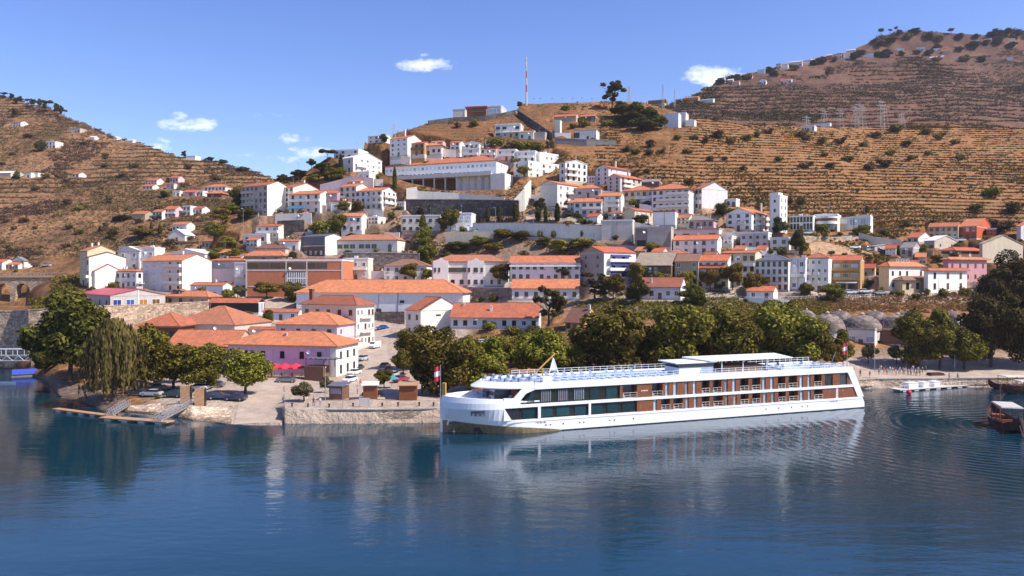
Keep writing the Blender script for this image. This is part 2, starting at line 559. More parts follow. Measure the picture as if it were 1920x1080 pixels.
        me = bpy.data.meshes.new(name)
        me.vertices.add(len(co)); me.vertices.foreach_set('co', co.ravel())
        me.loops.add(q.size); me.loops.foreach_set('vertex_index', q.ravel())
        me.polygons.add(len(q)); me.polygons.foreach_set('loop_start', np.arange(0, q.size, 4, dtype=np.int32))
        me.polygons.foreach_set('use_smooth', np.ones(len(q), dtype=bool))
        me.update(calc_edges=True)
        for nm, A in (('phase', ph), ('terrace', tm), ('zone', zn)):
            a = me.attributes.new(nm, 'FLOAT', 'POINT'); a.data.foreach_set('value', A.ravel().astype(np.float32))
        me.materials.append(mat)
        o = link(name, me)
        return setting(o)

TOWN_T = {
    -300: [(690, 229), (655, 232), (584, 240), (580, 262), (574, 346), (515, 374), (495, 405)],
    20: [(690, 229), (655, 233), (584, 240), (580, 262), (574, 346), (515, 374), (488, 405)],
    50: [(702, 214), (660, 227), (600, 240), (582, 252), (574, 344), (515, 372), (488, 405)],
    110: [(745, 173), (715, 188), (660, 215), (600, 245), (575, 262), (520, 350), (482, 395)],
    190: [(770, 156), (752, 161.5), (715, 182), (660, 215), (600, 250), (575, 268), (540, 320), (475, 365)],
    300: [(778, 151.2), (757, 155.5), (745, 161), (715, 182), (660, 215), (600, 255), (575, 275), (545, 318), (500, 345), (455, 375)],
    360: [(789, 145), (762, 148.8), (745, 159), (715, 181), (655, 220), (601, 258), (572, 282), (545, 318), (500, 342), (457, 364), (410, 375)],
    425: [(797, 140.8), (745, 158), (715, 180), (650, 228), (600, 262), (570, 290), (545, 318), (500, 338), (460, 352), (410, 370), (380, 390)],
    528: [(797, 140.8), (760, 152), (715, 180), (650, 232), (600, 268), (570, 295), (545, 318), (500, 336), (460, 350), (410, 368), (350, 395), (325, 410)],
    533: [(769, 142), (750, 154), (715, 180), (650, 232), (600, 268), (570, 295), (545, 318), (500, 336), (460, 350), (410, 368), (350, 395), (325, 410)],
    700: [(769, 142), (750, 154), (705, 188), (680, 210), (650, 240), (610, 285), (590, 300), (560, 312), (545, 318), (525, 325), (490, 335), (470, 343), (435, 355), (400, 368), (365, 380), (330, 395), (290, 412), (255, 435), (230, 460), (190, 500)],
    830: [(768, 143), (750, 155), (705, 188), (650, 232), (610, 278), (590, 292), (560, 306), (545, 313), (525, 320), (490, 331), (470, 338), (435, 350), (400, 366), (365, 380), (330, 398), (290, 415), (255, 440), (230, 465), (190, 500)],
    960: [(758, 149), (705, 184), (660, 213), (610, 260), (590, 275), (560, 290), (530, 302), (490, 318), (460, 330), (430, 342), (400, 355), (365, 372), (330, 392), (290, 415), (250, 445), (205, 490), (190, 510)],
    1250: [(738, 162), (700, 190), (660, 207), (620, 224), (590, 242), (560, 262), (540, 275), (500, 288), (470, 298), (430, 315), (400, 332), (350, 362), (300, 400), (250, 450), (215, 495), (190, 540)],
    1500: [(722, 176), (700, 192), (660, 212), (620, 230), (590, 245), (550, 270), (500, 288), (470, 298), (440, 312), (400, 338), (350, 378), (300, 425), (250, 490), (236, 520)],
    1640: [(711, 187), (690, 205), (660, 222), (620, 238), (590, 250), (545, 275), (480, 300), (440, 325), (400, 350), (350, 395), (300, 445), (240, 530)],
    1920: [(709, 190), (690, 207), (660, 224), (620, 240), (590, 252), (545, 278), (480, 302), (440, 325), (400, 350), (350, 395), (300, 445), (240, 530)],
    2300: [(709, 190), (690, 207), (660, 224), (620, 240), (590, 252), (545, 278), (480, 302), (440, 325), (400, 350), (350, 395), (300, 445), (240, 530)],
}
LO_T = [(-300, 690), (20, 690), (50, 702), (110, 745), (190, 770), (250, 772), (300, 778), (360, 789), (440, 797), (528, 797), (533, 769), (700, 769), (830, 768), (960, 758), (1250, 738), (1500, 722), (1640, 711), (1920, 709), (2300, 709)]
HI_T = [(-300, 495), (0, 489), (140, 480), (250, 466), (350, 470), (400, 440), (430, 405), (455, 352), (484, 340), (542, 331), (575, 322), (625, 290), (670, 274), (687, 262), (725, 254), (770, 243), (797, 231), (839, 224), (878, 219), (950, 207), (969, 205), (978, 194), (1100, 191), (1160, 190), (1204, 192), (1250, 204), (1300, 222), (1400, 232), (1510, 236), (1650, 240), (1705, 231), (1920, 240), (2300, 240)]
town = Sheet('town', TOWN_T, LO_T, HI_T, -300, 2300, 2.0, 420)
LEFT_T = {p: [(540, 400), (480, 450), (440, 485), (400, 520), (350, 570), (300, 640), (250, 700), (180, 800)] for p in (-300, 100)}
LEFT_T[330] = [(540, 395), (480, 440), (440, 470), (400, 505), (350, 560), (300, 640), (250, 720)]
LEFT_T[600] = [(540, 395), (480, 430), (440, 460), (400, 500), (350, 560), (320, 640), (250, 720)]
left = Sheet('left', LEFT_T, [(-300, 535), (600, 535)],
             [(-300, 150), (0, 177), (43, 187), (73, 198), (123, 218), (157, 232), (200, 252), (250, 265), (293, 282), (347, 293), (400, 303), (443, 313), (487, 327), (520, 337), (600, 350)], -300, 600, 1.8, 300)
FAR_T = {p: [(300, 545), (260, 570), (235, 650), (200, 770), (150, 920), (100, 1040), (50, 1150)] for p in (1150, 2500)}
FAR_T[1330] = [(300, 545), (260, 570), (235, 640), (200, 740), (172, 830), (150, 900), (100, 1000)]
far = Sheet('far', FAR_T, [(1150, 300), (2500, 300)],
            [(1150, 225), (1250, 200), (1319, 172), (1343, 152), (1397, 141), (1456, 125), (1494, 116), (1541, 108), (1592, 98), (1611, 88), (1642, 75), (1681, 63), (1712, 58), (1767, 61), (1845, 66), (1864, 61), (1920, 57), (2500, 20)], 1150, 2500, 2.2, 230)
SHEETS = dict(T=town, L=left, R=far)

def ground_mat(name, palette, far=False):
    """dry hillside: soil, straw grass, scrub; terrace banks; trodden and paved zones"""
    m, nt, b = newmat(name)
    p = coords(nt, 'Position')
    at = lambda n: N(nt, 'ShaderNodeAttribute', attribute_name=n).outputs['Fac']
    big = noise(nt, p, 0.012, 4, 0.6)
    mid = noise(nt, p, 0.07, 5, 0.65)
    fine = noise(nt, p, 0.45, 5, 0.7)
    soil, straw, scrub, bank = palette
    k = mathn(nt, 'ADD', mathn(nt, 'MULTIPLY', big, 0.55), mathn(nt, 'MULTIPLY', mid, 0.45))
    c = ramp(nt, k, [(0.38, scrub), (0.45, soil), (0.53, straw), (0.62, tuple(x * 1.15 for x in straw))])
    c = mixc(nt, ramp(nt, fine, [(0.42, (0.75, 0.75, 0.75)), (0.60, (0, 0, 0))]), c, scrub)
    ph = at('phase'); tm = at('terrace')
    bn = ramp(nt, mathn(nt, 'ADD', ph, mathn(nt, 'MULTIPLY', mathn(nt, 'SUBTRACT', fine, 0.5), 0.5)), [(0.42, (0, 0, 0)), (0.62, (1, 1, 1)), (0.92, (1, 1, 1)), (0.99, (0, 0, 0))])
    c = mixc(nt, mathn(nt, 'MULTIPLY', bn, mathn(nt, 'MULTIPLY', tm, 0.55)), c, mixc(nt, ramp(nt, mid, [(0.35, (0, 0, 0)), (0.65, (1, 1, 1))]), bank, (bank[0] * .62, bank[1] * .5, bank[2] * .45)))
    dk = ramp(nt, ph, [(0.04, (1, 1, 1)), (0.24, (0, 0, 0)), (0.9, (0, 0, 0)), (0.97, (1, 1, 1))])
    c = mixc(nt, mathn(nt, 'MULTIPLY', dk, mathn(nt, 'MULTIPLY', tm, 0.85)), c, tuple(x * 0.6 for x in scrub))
    if not far:
        z = at('zone')
        pav = mixc(nt, ramp(nt, fine, [(0.3, (0, 0, 0)), (0.7, (1, 1, 1))]), (0.34, 0.26, 0.20), (0.47, 0.37, 0.295))
        c = mixc(nt, mathn(nt, 'MULTIPLY', z, 1.0), c, pav)
    nt.links.new(c, b.inputs['Base Color'])
    b.inputs['Roughness'].default_value = 0.95
    b.inputs['Specular IOR Level'].default_value = 0.1
    bp = N(nt, 'ShaderNodeBump')
    bp.inputs['Strength'].default_value = 0.9
    bp.inputs['Distance'].default_value = 1.2
    nt.links.new(mathn(nt, 'ADD', fine, mid), bp.inputs['Height'])
    nt.links.new(bp.outputs[0], b.inputs['Normal'])
    return m

def finish_terrain():
    PXt = np.repeat(town.PX[:, None], town.nt, 1)
    sm = lambda a, b, x: np.clip((x - a) / (b - a), 0, 1) ** 2 * (3 - 2 * np.clip((x - a) / (b - a), 0, 1))
    town.apply_pads()
    # vineyard terraces on the slopes right of and above the town
    mask = sm(1060, 1180, PXt) * sm(470, 430, town.PY)
    mask = np.maximum(mask, sm(1500, 1640, PXt) * sm(440, 425, town.PY))
    mask = np.maximum(mask, 0.5 * sm(300, 270, town.PY) * sm(740, 800, PXt))
    mask *= 1 - 0.8 * sm(1130, 1190, PXt) * sm(1330, 1250, PXt) * sm(330, 300, town.PY)
    town.rough(1.6, 14)
    town.terrace(2.3, 0.72, mask)
    zone = sm(520, 560, town.PY) * sm(200, 380, PXt) * sm(1090, 1000, PXt)
    zone = np.maximum(zone, sm(640, 690, town.PY) * sm(190, 300, PXt))
    zone = np.maximum(zone, sm(500, 530, town.PY) * sm(575, 560, town.PY) * sm(1050, 1150, PXt))
    zone = np.maximum(zone, 0.35 * sm(330, 420, town.PY) * sm(1420, 1300, PXt) * sm(420, 520, PXt))
    zone *= 1 - sm(860, 900, PXt) * sm(1570, 1540, PXt) * sm(575, 600, town.PY)
    zone *= 1 - sm(660, 700, town.PY) * sm(330, 240, PXt)
    TOWN_PAL = ((0.185, 0.078, 0.038), (0.33, 0.160, 0.066), (0.085, 0.054, 0.022), (0.44, 0.232, 0.102))
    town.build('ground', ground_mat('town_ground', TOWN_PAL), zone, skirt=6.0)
    LEFT_PAL = ((0.20, 0.095, 0.054), (0.35, 0.185, 0.092), (0.095, 0.062, 0.031), (0.40, 0.23, 0.12))
    left.apply_pads(); left.rough(6, 34, 5); left.terrace(4.6, 0.75, np.clip(fbm(left.X / 90, left.Y / 90, 2, 3) * 4 - 1.0, .25, 1))
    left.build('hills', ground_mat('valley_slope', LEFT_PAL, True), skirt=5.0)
    FAR_PAL = ((0.125, 0.062, 0.046), (0.19, 0.100, 0.060), (0.070, 0.040, 0.032), (0.23, 0.125, 0.078))
    far.apply_pads(); far.rough(16, 70, 8); far.terrace(7, 0.65, np.clip(fbm(far.X / 150, far.Y / 150, 2, 6) * 4 - 1.2, .15, 1))
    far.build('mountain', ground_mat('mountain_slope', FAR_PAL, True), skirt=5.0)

def drape(name, mat, cl, width=None, lift=0.06, ncross=6, sheet=None, step=6):
    """a strip laid on the ground along photo points [(px, py, half width px)]"""
    sheet = sheet or town
    pts = []
    for (a, b) in zip(cl[:-1], cl[1:]):
        n = max(2, int(math.hypot(b[0] - a[0], b[1] - a[1]) / step))
        for k in range(n):
            f = k / n
            pts.append(tuple(a[i] * (1 - f) + b[i] * f for i in range(len(a))))
    pts.append(cl[-1])
    b = MB(); rows = []
    for p in pts:
        row = []
        for j in range(ncross + 1):
            g = (j / ncross * 2 - 1)
            q = sheet.at(p[0] + g * p[2], p[1] + g * (p[3] if len(p) > 3 else 0))
            row.append((q.x, q.y, q.z + lift))
        rows.append(row)
    n = ncross + 1
    for r in rows: b.v += r
    for i in range(len(rows) - 1):
        for j in range(ncross):
            b.f.append((i * n + j, i * n + j + 1, (i + 1) * n + j + 1, (i + 1) * n + j)); b.m.append(0)
    o = b.build(name, mat, smooth=True)
    return setting(o)

def wall_line(name, label, mat, pts, thick=0.5, cat='wall', cap=None, group=None):
    """free or retaining wall; pts = [(px, py top, py bottom)] standing on the ground; Y from the bottom row"""
    rt = thing(name, label, cat, group=group)
    b = MB(); c = MB()
    P = []
    for (px, pt_, pb) in pts:
        g = town.raw(px, pb)
        top = HC + kz(pt_) * g.y
        P.append((g.x, g.y, g.z - 1.5, top))
    rt.location = (P[0][0], P[0][1], P[0][2] + 1.5)
    o = rt.location
    for (a, d) in zip(P[:-1], P[1:]):
        dx, dy = d[0] - a[0], d[1] - a[1]
        L = math.hypot(dx, dy); nx, ny = -dy / L * thick, dx / L * thick
        if ny < 0: nx, ny = -nx, -ny
        A = [(q[0] - o.x, q[1] - o.y) for q in (a, d)]
        z0, z1 = a[2] - o.z, d[2] - o.z; t0, t1 = a[3] - o.z, d[3] - o.z
        b.hexa([(A[0][0], A[0][1], z0), (A[1][0], A[1][1], z1), (A[1][0] + nx, A[1][1] + ny, z1), (A[0][0] + nx, A[0][1] + ny, z0),
                (A[0][0], A[0][1], t0), (A[1][0], A[1][1], t1), (A[1][0] + nx, A[1][1] + ny, t1), (A[0][0] + nx, A[0][1] + ny, t0)])
        if cap:
            e = 0.12
            ux, uy = nx / thick * e, ny / thick * e
            c.hexa([(A[0][0] - ux, A[0][1] - uy, t0 + .003), (A[1][0] - ux, A[1][1] - uy, t1 + .003), (A[1][0] + nx + ux, A[1][1] + ny + uy, t1 + .003), (A[0][0] + nx + ux, A[0][1] + ny + uy, t0 + .003),
                    (A[0][0] - ux, A[0][1] - uy, t0 + .2), (A[1][0] - ux, A[1][1] - uy, t1 + .2), (A[1][0] + nx + ux, A[1][1] + ny + uy, t1 + .2), (A[0][0] + nx + ux, A[0][1] + ny + uy, t0 + .2)])
    if cap:
        b.build('wall_face', mat, rt); c.build('coping', cap, rt)
    else:
        loc = rt.location.copy()
        bpy.data.objects.remove(rt)
        rt = tag(b.build(name, mat, None, loc), label, cat, group)
    return rt
# ---------------------------------------------------------------- buildings
WIN = {}
def window_mesh(w, h, st):
    k = (round(w, 1), round(h, 1), st)
    if k in WIN:
        return WIN[k]
    w, h = k[0], k[1]
    fr, gl = {'w': ('whitepaint', 'glass'), 'b': ('shutter', 'glass'), 'd': ('darkframe', 'glass'), 's': ('shutter', 'shutter'),
              'p': ('whitepaint', 'paleglass'), 'u': ('whitepaint', 'bluepane'), 'a': ('whitepaint', 'amberpane'), 'g': ('beige', 'glass'), 't': ('darkframe', 'teal')}[st]
    b = MB(); t = 0.09
    b.box(-w / 2 + t, w / 2 - t, -0.03, 0.05, t, h - t, 1)
    b.box(-w / 2, w / 2, -0.08, 0.02, 0, t); b.box(-w / 2, w / 2, -0.08, 0.02, h - t, h)
    b.box(-w / 2, -w / 2 + t, -0.08, 0.02, t, h - t); b.box(w / 2 - t, w / 2, -0.08, 0.02, t, h - t)
    if w > 0.7:
        b.box(-0.035, 0.035, -0.07, 0.02, t, h - t)
    b.box(-w / 2 - 0.12, w / 2 + 0.12, -0.16, -0.081, -0.09, 0.0)
    if st == 'w' and h > 1.0 and (k[0] * 10) % 2 < 1:      # half lowered blind
        b.box(-w / 2 + t, w / 2 - t, -0.05, -0.031, h * 0.55, h - t)
    WIN[k] = b.mesh('window', [fr, gl])
    return WIN[k]
DOORM = {}
def door_mesh(st):
    if st not in DOORM:
        b = MB()
        b.box(-0.5, 0.5, -0.06, 0.04, 0, 2.1); b.box(-0.6, -0.5, -0.1, 0.03, 0, 2.2); b.box(0.5, 0.6, -0.1, 0.03, 0, 2.2); b.box(-0.5, 0.5, -0.1, 0.03, 2.1, 2.2)
        DOORM[st] = b.mesh('door', [st])
    return DOORM[st]

FACE = {'F': lambda a, b, t: ((-a + t, 0, 0), 0.0), 'S': lambda a, b, t: ((0, t, 0), PI / 2), 'L': lambda a, b, t: ((-a, b - t, 0), -PI / 2)}

def windows(root, face, a, b, h, spec, z0=0.0, door=None):
    rows, cols = spec[0], spec[1]
    st = spec[2] if len(spec) > 2 else 'w'
    L = a if face == 'F' else b
    fh = h / rows
    w = spec[3] if len(spec) > 3 else min(1.3, L / cols * 0.52)
    wh = spec[4] if len(spec) > 4 else min(1.6, fh * 0.54)
    for r in range(rows):
        for c in range(cols):
            t = L * (c + 0.5) / cols
            loc, rz = FACE[face](a, b, t)
            if cols > 2 and h > 4 and TR.random() < .05: continue
            if r == 0 and door and c == cols // 2 and fh > 2.3:
                link('door', door_mesh(door), root, (loc[0], loc[1], 0.0), (0, 0, rz)); continue
            link('window', window_mesh(w, wh, st if len(spec) > 3 else TR.choice({'w': 'wwwbp', 'd': 'dddbw', 'b': 'bbbws', 'p': 'ppw', 's': 'ssb'}.get(st, st))), root, (loc[0], loc[1], z0 + r * fh + fh * 0.30), (0, 0, rz))

def balcony(root, face, a, b, z, t0, t1, st='s', mat='white', depth=1.1):
    L = a if face == 'F' else b
    p0, p1 = t0 * L, t1 * L
    w = p1 - p0
    m = MB(); r = MB()
    m.box(-w / 2, w / 2, -depth, -0.002, -0.16, 0.0)
    if st == 's':
        r.box(-w / 2, w / 2, -depth, -depth + 0.1, 0.002, 0.95); r.box(-w / 2, -w / 2 + 0.1, -depth + .102, -0.01, 0.002, 0.95); r.box(w / 2 - 0.1, w / 2, -depth + .102, -0.01, 0.002, 0.95)
    else:
        r.box(-w / 2, w / 2, -depth, -depth + 0.06, 0.88, 0.95)
        n = max(2, int(w / 0.35))
        for k in range(n + 1):
            x = -w / 2 + 0.03 + (w - 0.06) * k / n
            r.box(x - 0.025, x + 0.025, -depth + .005, -depth + 0.055, 0.002, 0.879)
    loc, rz = FACE[face](a, b, (p0 + p1) / 2)
    o = m.build('balcony', mat, root, (loc[0], loc[1], z), (0, 0, rz))
    r.build('railing', 'metal' if st == 'b' else mat, o)

def wall_mesh(a, b, h, roof, sl, base=4.0):
    m = MB()
    m.box(-a, 0, 0, b, -base, h)
    e = 0.0
    if roof == 'L':
        m.tri((0.0, 0, h), (0.0, b, h), (0.0, b / 2, h + b / 2 * sl)); m.tri((-a, b, h), (-a, 0, h), (-a, b / 2, h + b / 2 * sl))
    elif roof == 'R':
        m.tri((-a, 0, h), (0, 0, h), (-a / 2, 0, h + a / 2 * sl)); m.tri((0, b, h), (-a, b, h), (-a / 2, b, h + a / 2 * sl))
    elif roof == 'M':      # one slope rising to the back
        t = b * sl
        m.hexa(((-a, 0, h), (0, 0, h), (0, b, h), (-a, b, h), (-a, 0, h + .01), (0, 0, h + .01), (0, b, h + t), (-a, b, h + t)))
    elif roof == 'P':      # one slope falling to the left (high at the right face)
        t = a * sl
        m.hexa(((-a, 0, h), (0, 0, h), (0, b, h), (-a, b, h), (-a, 0, h + .01), (0, 0, h + t), (0, b, h + t), (-a, b, h + .01)))
    return m

def roof_mesh(a, b, h, roof, sl, o=0.4, th=0.16, og=0.25):
    m = MB(); lift = 0.02
    if roof in ('L', 'R'):
        s = b if roof == 'L' else a
        ze, zr = h - o * sl + lift, h + s / 2 * sl + lift
        prof = [(-o, ze), (s / 2, zr), (s + o, ze), (s + o, ze + th), (s / 2, zr + th), (-o, ze + th)]
        n = len(prof)
        def P(t, q):
            return (t, q[0], q[1]) if roof == 'L' else (q[0] - a, t, q[1])
        r0, r1 = (-a - og, og) if roof == 'L' else (-og, b + og)
        i = len(m.v)
        m.v += [P(r0, q) for q in prof] + [P(r1, q) for q in prof]
        for k in range(n):
            m.f.append((i + k, i + (k + 1) % n, i + n + (k + 1) % n, i + n + k)); m.m.append(0)
        for e in (0, n):
            for f in ((0, 1, 4, 5), (1, 2, 3, 4)):
                m.f.append(tuple(i + e + q for q in f)); m.m.append(0)
        # ridge tiles
        c = P(r0, (s / 2, zr + th)); d = P(r1, (s / 2, zr + th))
        m.bar(c, d, 0.3, 0.16)
    elif roof == 'H':
        z = h + lift
        x0, x1, y0, y1 = -a - o, o, -o, b + o
        W, D = x1 - x0, y1 - y0
        z0 = z; rise = min(W, D) / 2 * sl
        if W >= D:
            p, q = (x0 + D / 2, b / 2, z0 + th + rise), (x1 - D / 2, b / 2, z0 + th + rise)
        else:
            p, q = (-a / 2, y0 + W / 2, z0 + th + rise), (-a / 2, y1 - W / 2, z0 + th + rise)
        m.box(x0, x1, y0, y1, z0, z0 + th)
        A, B, C_, D_ = (x0, y0, z0 + th + .003), (x1, y0, z0 + th + .003), (x1, y1, z0 + th + .003), (x0, y1, z0 + th + .003)
        if W >= D:
            m.quad(A, B, q, p); m.quad(C_, D_, p, q); m.tri(B, C_, q); m.tri(D_, A, p)
        else:
            m.quad(B, C_, q, p); m.quad(D_, A, p, q); m.tri(A, B, p); m.tri(C_, D_, q)
        for u, w in ((A, p), (B, p if W < D else q), (C_, q), (D_, q if W < D else p), (p, q)):
            if (Vector(u) - Vector(w)).length > 0.4:
                m.bar(u, w, 0.26, 0.14)
    elif roof == 'F':
        z = h
        m.box(-a - .12, .12, -.12, b + .12, z + .002, z + 0.22)
        t = 0.25; ph = 0.35
        m.box(-a - .12, .12, -.12, -.12 + t, z + .222, z + .22 + ph); m.box(-a - .12, .12, b + .12 - t, b + .12, z + .222, z + .22 + ph)
        m.box(-a - .12, -a - .12 + t, -.12 + t + .002, b + .12 - t - .002, z + .222, z + .22 + ph); m.box(.12 - t, .12, -.12 + t + .002, b + .12 - t - .002, z + .222, z + .22 + ph)
    elif roof == 'M':
        t = sl; k = b * sl
        m.hexa(((-a - og, -o, h - o * t + .03), (og, -o, h - o * t + .03), (og, b + o, h + k + o * t + .03), (-a - og, b + o, h + k + o * t + .03),
                (-a - og, -o, h - o * t + th), (og, -o, h - o * t + th), (og, b + o, h + k + o * t + th), (-a - og, b + o, h + k + o * t + th)))
    elif roof == 'P':
        k = a * sl
        m.hexa(((-a - o, -og, h - o * sl + .03), (o * .3, -og, h + k + .03), (o * .3, b + og, h + k + .03), (-a - o, b + og, h - o * sl + .03),
                (-a - o, -og, h - o * sl + th), (o * .3, -og, h + k + th), (o * .3, b + og, h + k + th), (-a - o, b + og, h - o * sl + th)))
    return m

def foot(sheet, xl, xc, xr, yb, th, b=None):
    c = sheet.raw(xc, yb)
    t = R(th)
    kl = kx(xl, yb)
    a = (c.x - kl * c.y) / (math.cos(t) + kl * math.sin(t))
    if xr is not None and b is None:
        kr = kx(xr, yb)
        den = math.sin(t) - kr * math.cos(t)
        b = (kr * c.y - c.x) / den if den > 0.03 else 9
        b = min(max(b, 2.0), 45)
    return c, t, a, b or 8.0
TR = random.Random(4)
HOMES = []
def trim(rt, a, b, h, roof, wall, sheet):
    """eaves course, plinth, downpipes, dishes and aerials"""
    if sheet is not town or a < 4:
        return
    if roof != 'F':
        m = MB(); m.box(-a - .03, .03, -.07, -.002, h - .28, h - .03); m.box(.002, .07, -.0, b, h - .28, h - .03)
        m.build('cornice', TR.choice(['whitepaint', 'beige', 'palegrey', 'dusty']), rt)
    m = MB(); m.box(-a - .02, .02, -.05, -.002, -1.5, .55); m.box(.002, .05, 0, b, -1.5, .55); m.build('plinth', TR.choice(['concrete', 'dusty', 'grey', 'beige', 'palegrey']), rt)
    if TR.random() < .7:
        x = -a * TR.choice([.03, .97, .5]); m = MB(); m.tube((x, -.12, -.5), (x, -.12, h - .05), .07, None, 6); m.build('downpipe', TR.choice(['slate', 'shutter', 'palegrey']), rt)
    if TR.random() < .5:
        x, y = -a * TR.uniform(.2, .8), b * TR.uniform(.3, .7); m = MB(); m.tube((x, y, h - .5), (x, y, h + b * .2 + 2.6), .04, None, 5)
        for k in range(3): m.bar((x - .6 + k * .1, y, h + b * .2 + 1.8 + k * .3), (x + .6 - k * .1, y, h + b * .2 + 1.8 + k * .3), .04)
        m.build('aerial', 'metal', rt)
    if TR.random() < .35:
        m = MB(); m.lathe([(0, 0), (.3, .06), (.5, .2)], 12); m.build('satellite_dish', 'whitepaint', rt, (-a * TR.uniform(.2, .8), -.35, h * .8), (1.1, 0, .4))
    if roof == 'F' and TR.random() < .6:
        m = MB(); x, y = -a * TR.uniform(.3, .7), b * TR.uniform(.4, .7); m.box(x - .7, x + .7, y - .5, y + .5, h + .22, h + 1.5); m.build('roof_tank', TR.choice(['palegrey', 'white', 'slate']), rt)
NB = [0]
def house(label, xl, xc, xr, yb, ye, th=20, roof='L', wall='white', tile='orange', Fw=None, Sw=None, Lw=None, b=None, sl=0.40, bal=(), chim=(),
          name='house', cat='house', sheet=town, door='shutter', o=0.4, group=None, base=4.0, pad=True, ant=False, padz=None):
    c, t, a, b = foot(sheet, xl, xc, xr, yb, th, b)
    h = HC + kz(ye) * c.y - c.z
    rt = thing(name, label, cat, c, -t, group)
    wall_mesh(a, b, h, roof, sl, base).build('wall', wall, rt)
    rm = roof_mesh(a, b, h, roof, sl, o).build('roof', tile if roof != 'F' else (tile if tile != 'orange' else 'whiteroof'), rt)
    rt['dims'] = (a, b, h)
    if Fw: windows(rt, 'F', a, b, h, Fw, door=door)
    if Sw: windows(rt, 'S', a, b, h, Sw)
    if Lw: windows(rt, 'L', a, b, h, Lw)
    for q in bal:
        balcony(rt, q[0], a, b, q[1] * h, q[2], q[3], *(q[4:]))
    for (fx, fy, hh) in chim:
        m = MB()
        zb = h + (0.15 * b if roof != 'F' else 0)
        m.box(-.35, .35, -.3, .3, -1.2, hh); m.box(-.45, .45, -.4, .4, hh + .002, hh + .12); m.box(-.25, .25, -.2, .2, hh + .122, hh + .3)
        m.build('chimney', 'white' if wall in ('white', 'cream', 'bluewhite') else 'dusty', rm, (-a * fx, b * fy, zb))
    trim(rt, a, b, h, roof, wall, sheet)
    if sheet is town and pad: HOMES.append((xl, xc, yb))
    if not pad: sheet.soft(c, max(a, b))
    if pad:
        sheet.pad(c, t, -a, 0, 0, b, c.z)
    return rt, a, b, h

def extra(rt, nm, mb, mats, loc=(0, 0, 0), rot=(0, 0, 0), label=None):
    o = mb.build(nm, mats, rt, loc, rot)
    if label: o['label'] = label
    return o

H = house
# ---- west bank quarter (lower left of the town)
H('old cream-gabled house with dark grey end wall and slim chimney, tallest on the railway terrace', 150, 164, 217, 535, 470, 38, 'L', 'cream', 'oldtile', (4, 1, 'w'), None, chim=((.4, .5, 1.6), (.9, .4, 1.4)))
H('white house with a blank white wall under one long slope, beside the cream-gabled house', 163, 167, 236, 541, 482, 38, 'L', 'white', 'browntile', (3, 1, 'b'), None, sl=.28, bal=(('F', .35, .1, .9, 's'),))
H('low white annex with a brown lean-to roof wedged between two white houses', 172, 178, 228, 541, 508, 38, 'L', 'white', 'oldtile', None, None, sl=.5)
H('grey-white house with shaded balconied front and orange roof, next to the tall white gable', 207, 256, 268, 541, 509, 28, 'H', 'bluewhite', 'orange', (2, 5, 'b'), (2, 1, 'd'), bal=(('F', .45, .42, .62, 'b'), ('S', .3, 0, 1, 'b')), chim=((.5, .5, 1.5), (.65, .7, 1.2)))
rt, a, b, h = H('tall four-storey house with huge blank white gable and red doors on its balconies', 268, 342, 397, 548, 488, 32, 'L', 'white', 'orange', (4, 5, 'b'), None, sl=.36, bal=(('F', .27, .55, .98, 's'), ('F', .53, .55, .98, 's'), ('F', .8, .55, .98, 's')), chim=((.35, .5, 1.6),), o=.6)
m = MB(); m.box(-a - .06, -a * .46, -.08, 0.0, 0, h - .3)
extra(rt, 'facade_panel', m, 'bluewhite')
H('white block with shallow white gable behind the cream-gabled house', 221, 262, 268, 505, 470, 12, 'R', 'white', 'whiteroof', (2, 2, 'w'), None, sl=.3)
H('low white house with flat grey roof squeezed behind the long orange ridge', 262, 290, 300, 505, 466, 12, 'F', 'white', 'whiteroof', (2, 2, 'w'), None, b=7)
H('old house with broad patched orange roof directly behind the tall white gable', 276, 328, 340, 498, 478, 20, 'L', 'dusty', 'oldtile', (1, 3, 'b'), None, sl=.55)
H('white-roofed shed crossing behind the tall white gable', 312, 384, 392, 500, 476, 16, 'R', 'white', 'whiteroof', None, None, sl=.22, name='shed', cat='shed', b=16)
H('small house with bright orange roof at the foot of the brown valley slope', 272, 296, 302, 484, 463, 12, 'L', 'white', 'orange', (1, 2, 'b'), None)
rt, a, b, h = H('workshop with red metal roof and pale gable of coloured window panes', 146, 207, 310, 580, 554, 48, 'L', 'dusty', 'redmetal', None, None, sl=.22, name='workshop', cat='workshop')
for k, st in enumerate('uuaa'):
    loc, rz = FACE['S'](a, b, b * (.12 + .235 * k)); link('window', window_mesh(2.6, 1.9, st), rt, (loc[0], loc[1], h * .28), (0, 0, rz))
m = MB(); m.box(-.02, .12, b * .5 - .12, b * .5 + .12, 0, h + b * .1); extra(rt, 'pilaster', m, 'whitepaint')
windows(rt, 'F', a, b, h, (1, 5, 'd'))
rt, a, b, h = H('hip-roofed stone house with a pair of dark dormers above the railed wall', 309, 390, 412, 573, 557, 18, 'H', 'tan', 'orange', (1, 4, 'd'), (1, 2, 'd'), sl=.52, o=.8)
for k in (.70, .80):
    m = MB(); m.box(-.9, .9, 0, 2.4, 0, 1.2); m.prism([(-1.2, 1.2), (1.2, 1.2), (0, 1.9)], -.3, 2.6, 1); m.box(-.35, .35, -.06, -.002, .2, 1.0, 2)
    extra(rt, 'dormer', m, ['brown', 'browntile', 'paleglass'], (-a * k, b * .16, h + .9))
H('small house with plain orange roof and white gable below the salmon brick block', 357, 418, 435, 559, 535, 30, 'L', 'bluewhite', 'orange', (1, 2, 'w'), (1, 1, 'd'), sl=.45, chim=((.35, .5, 1.2),))
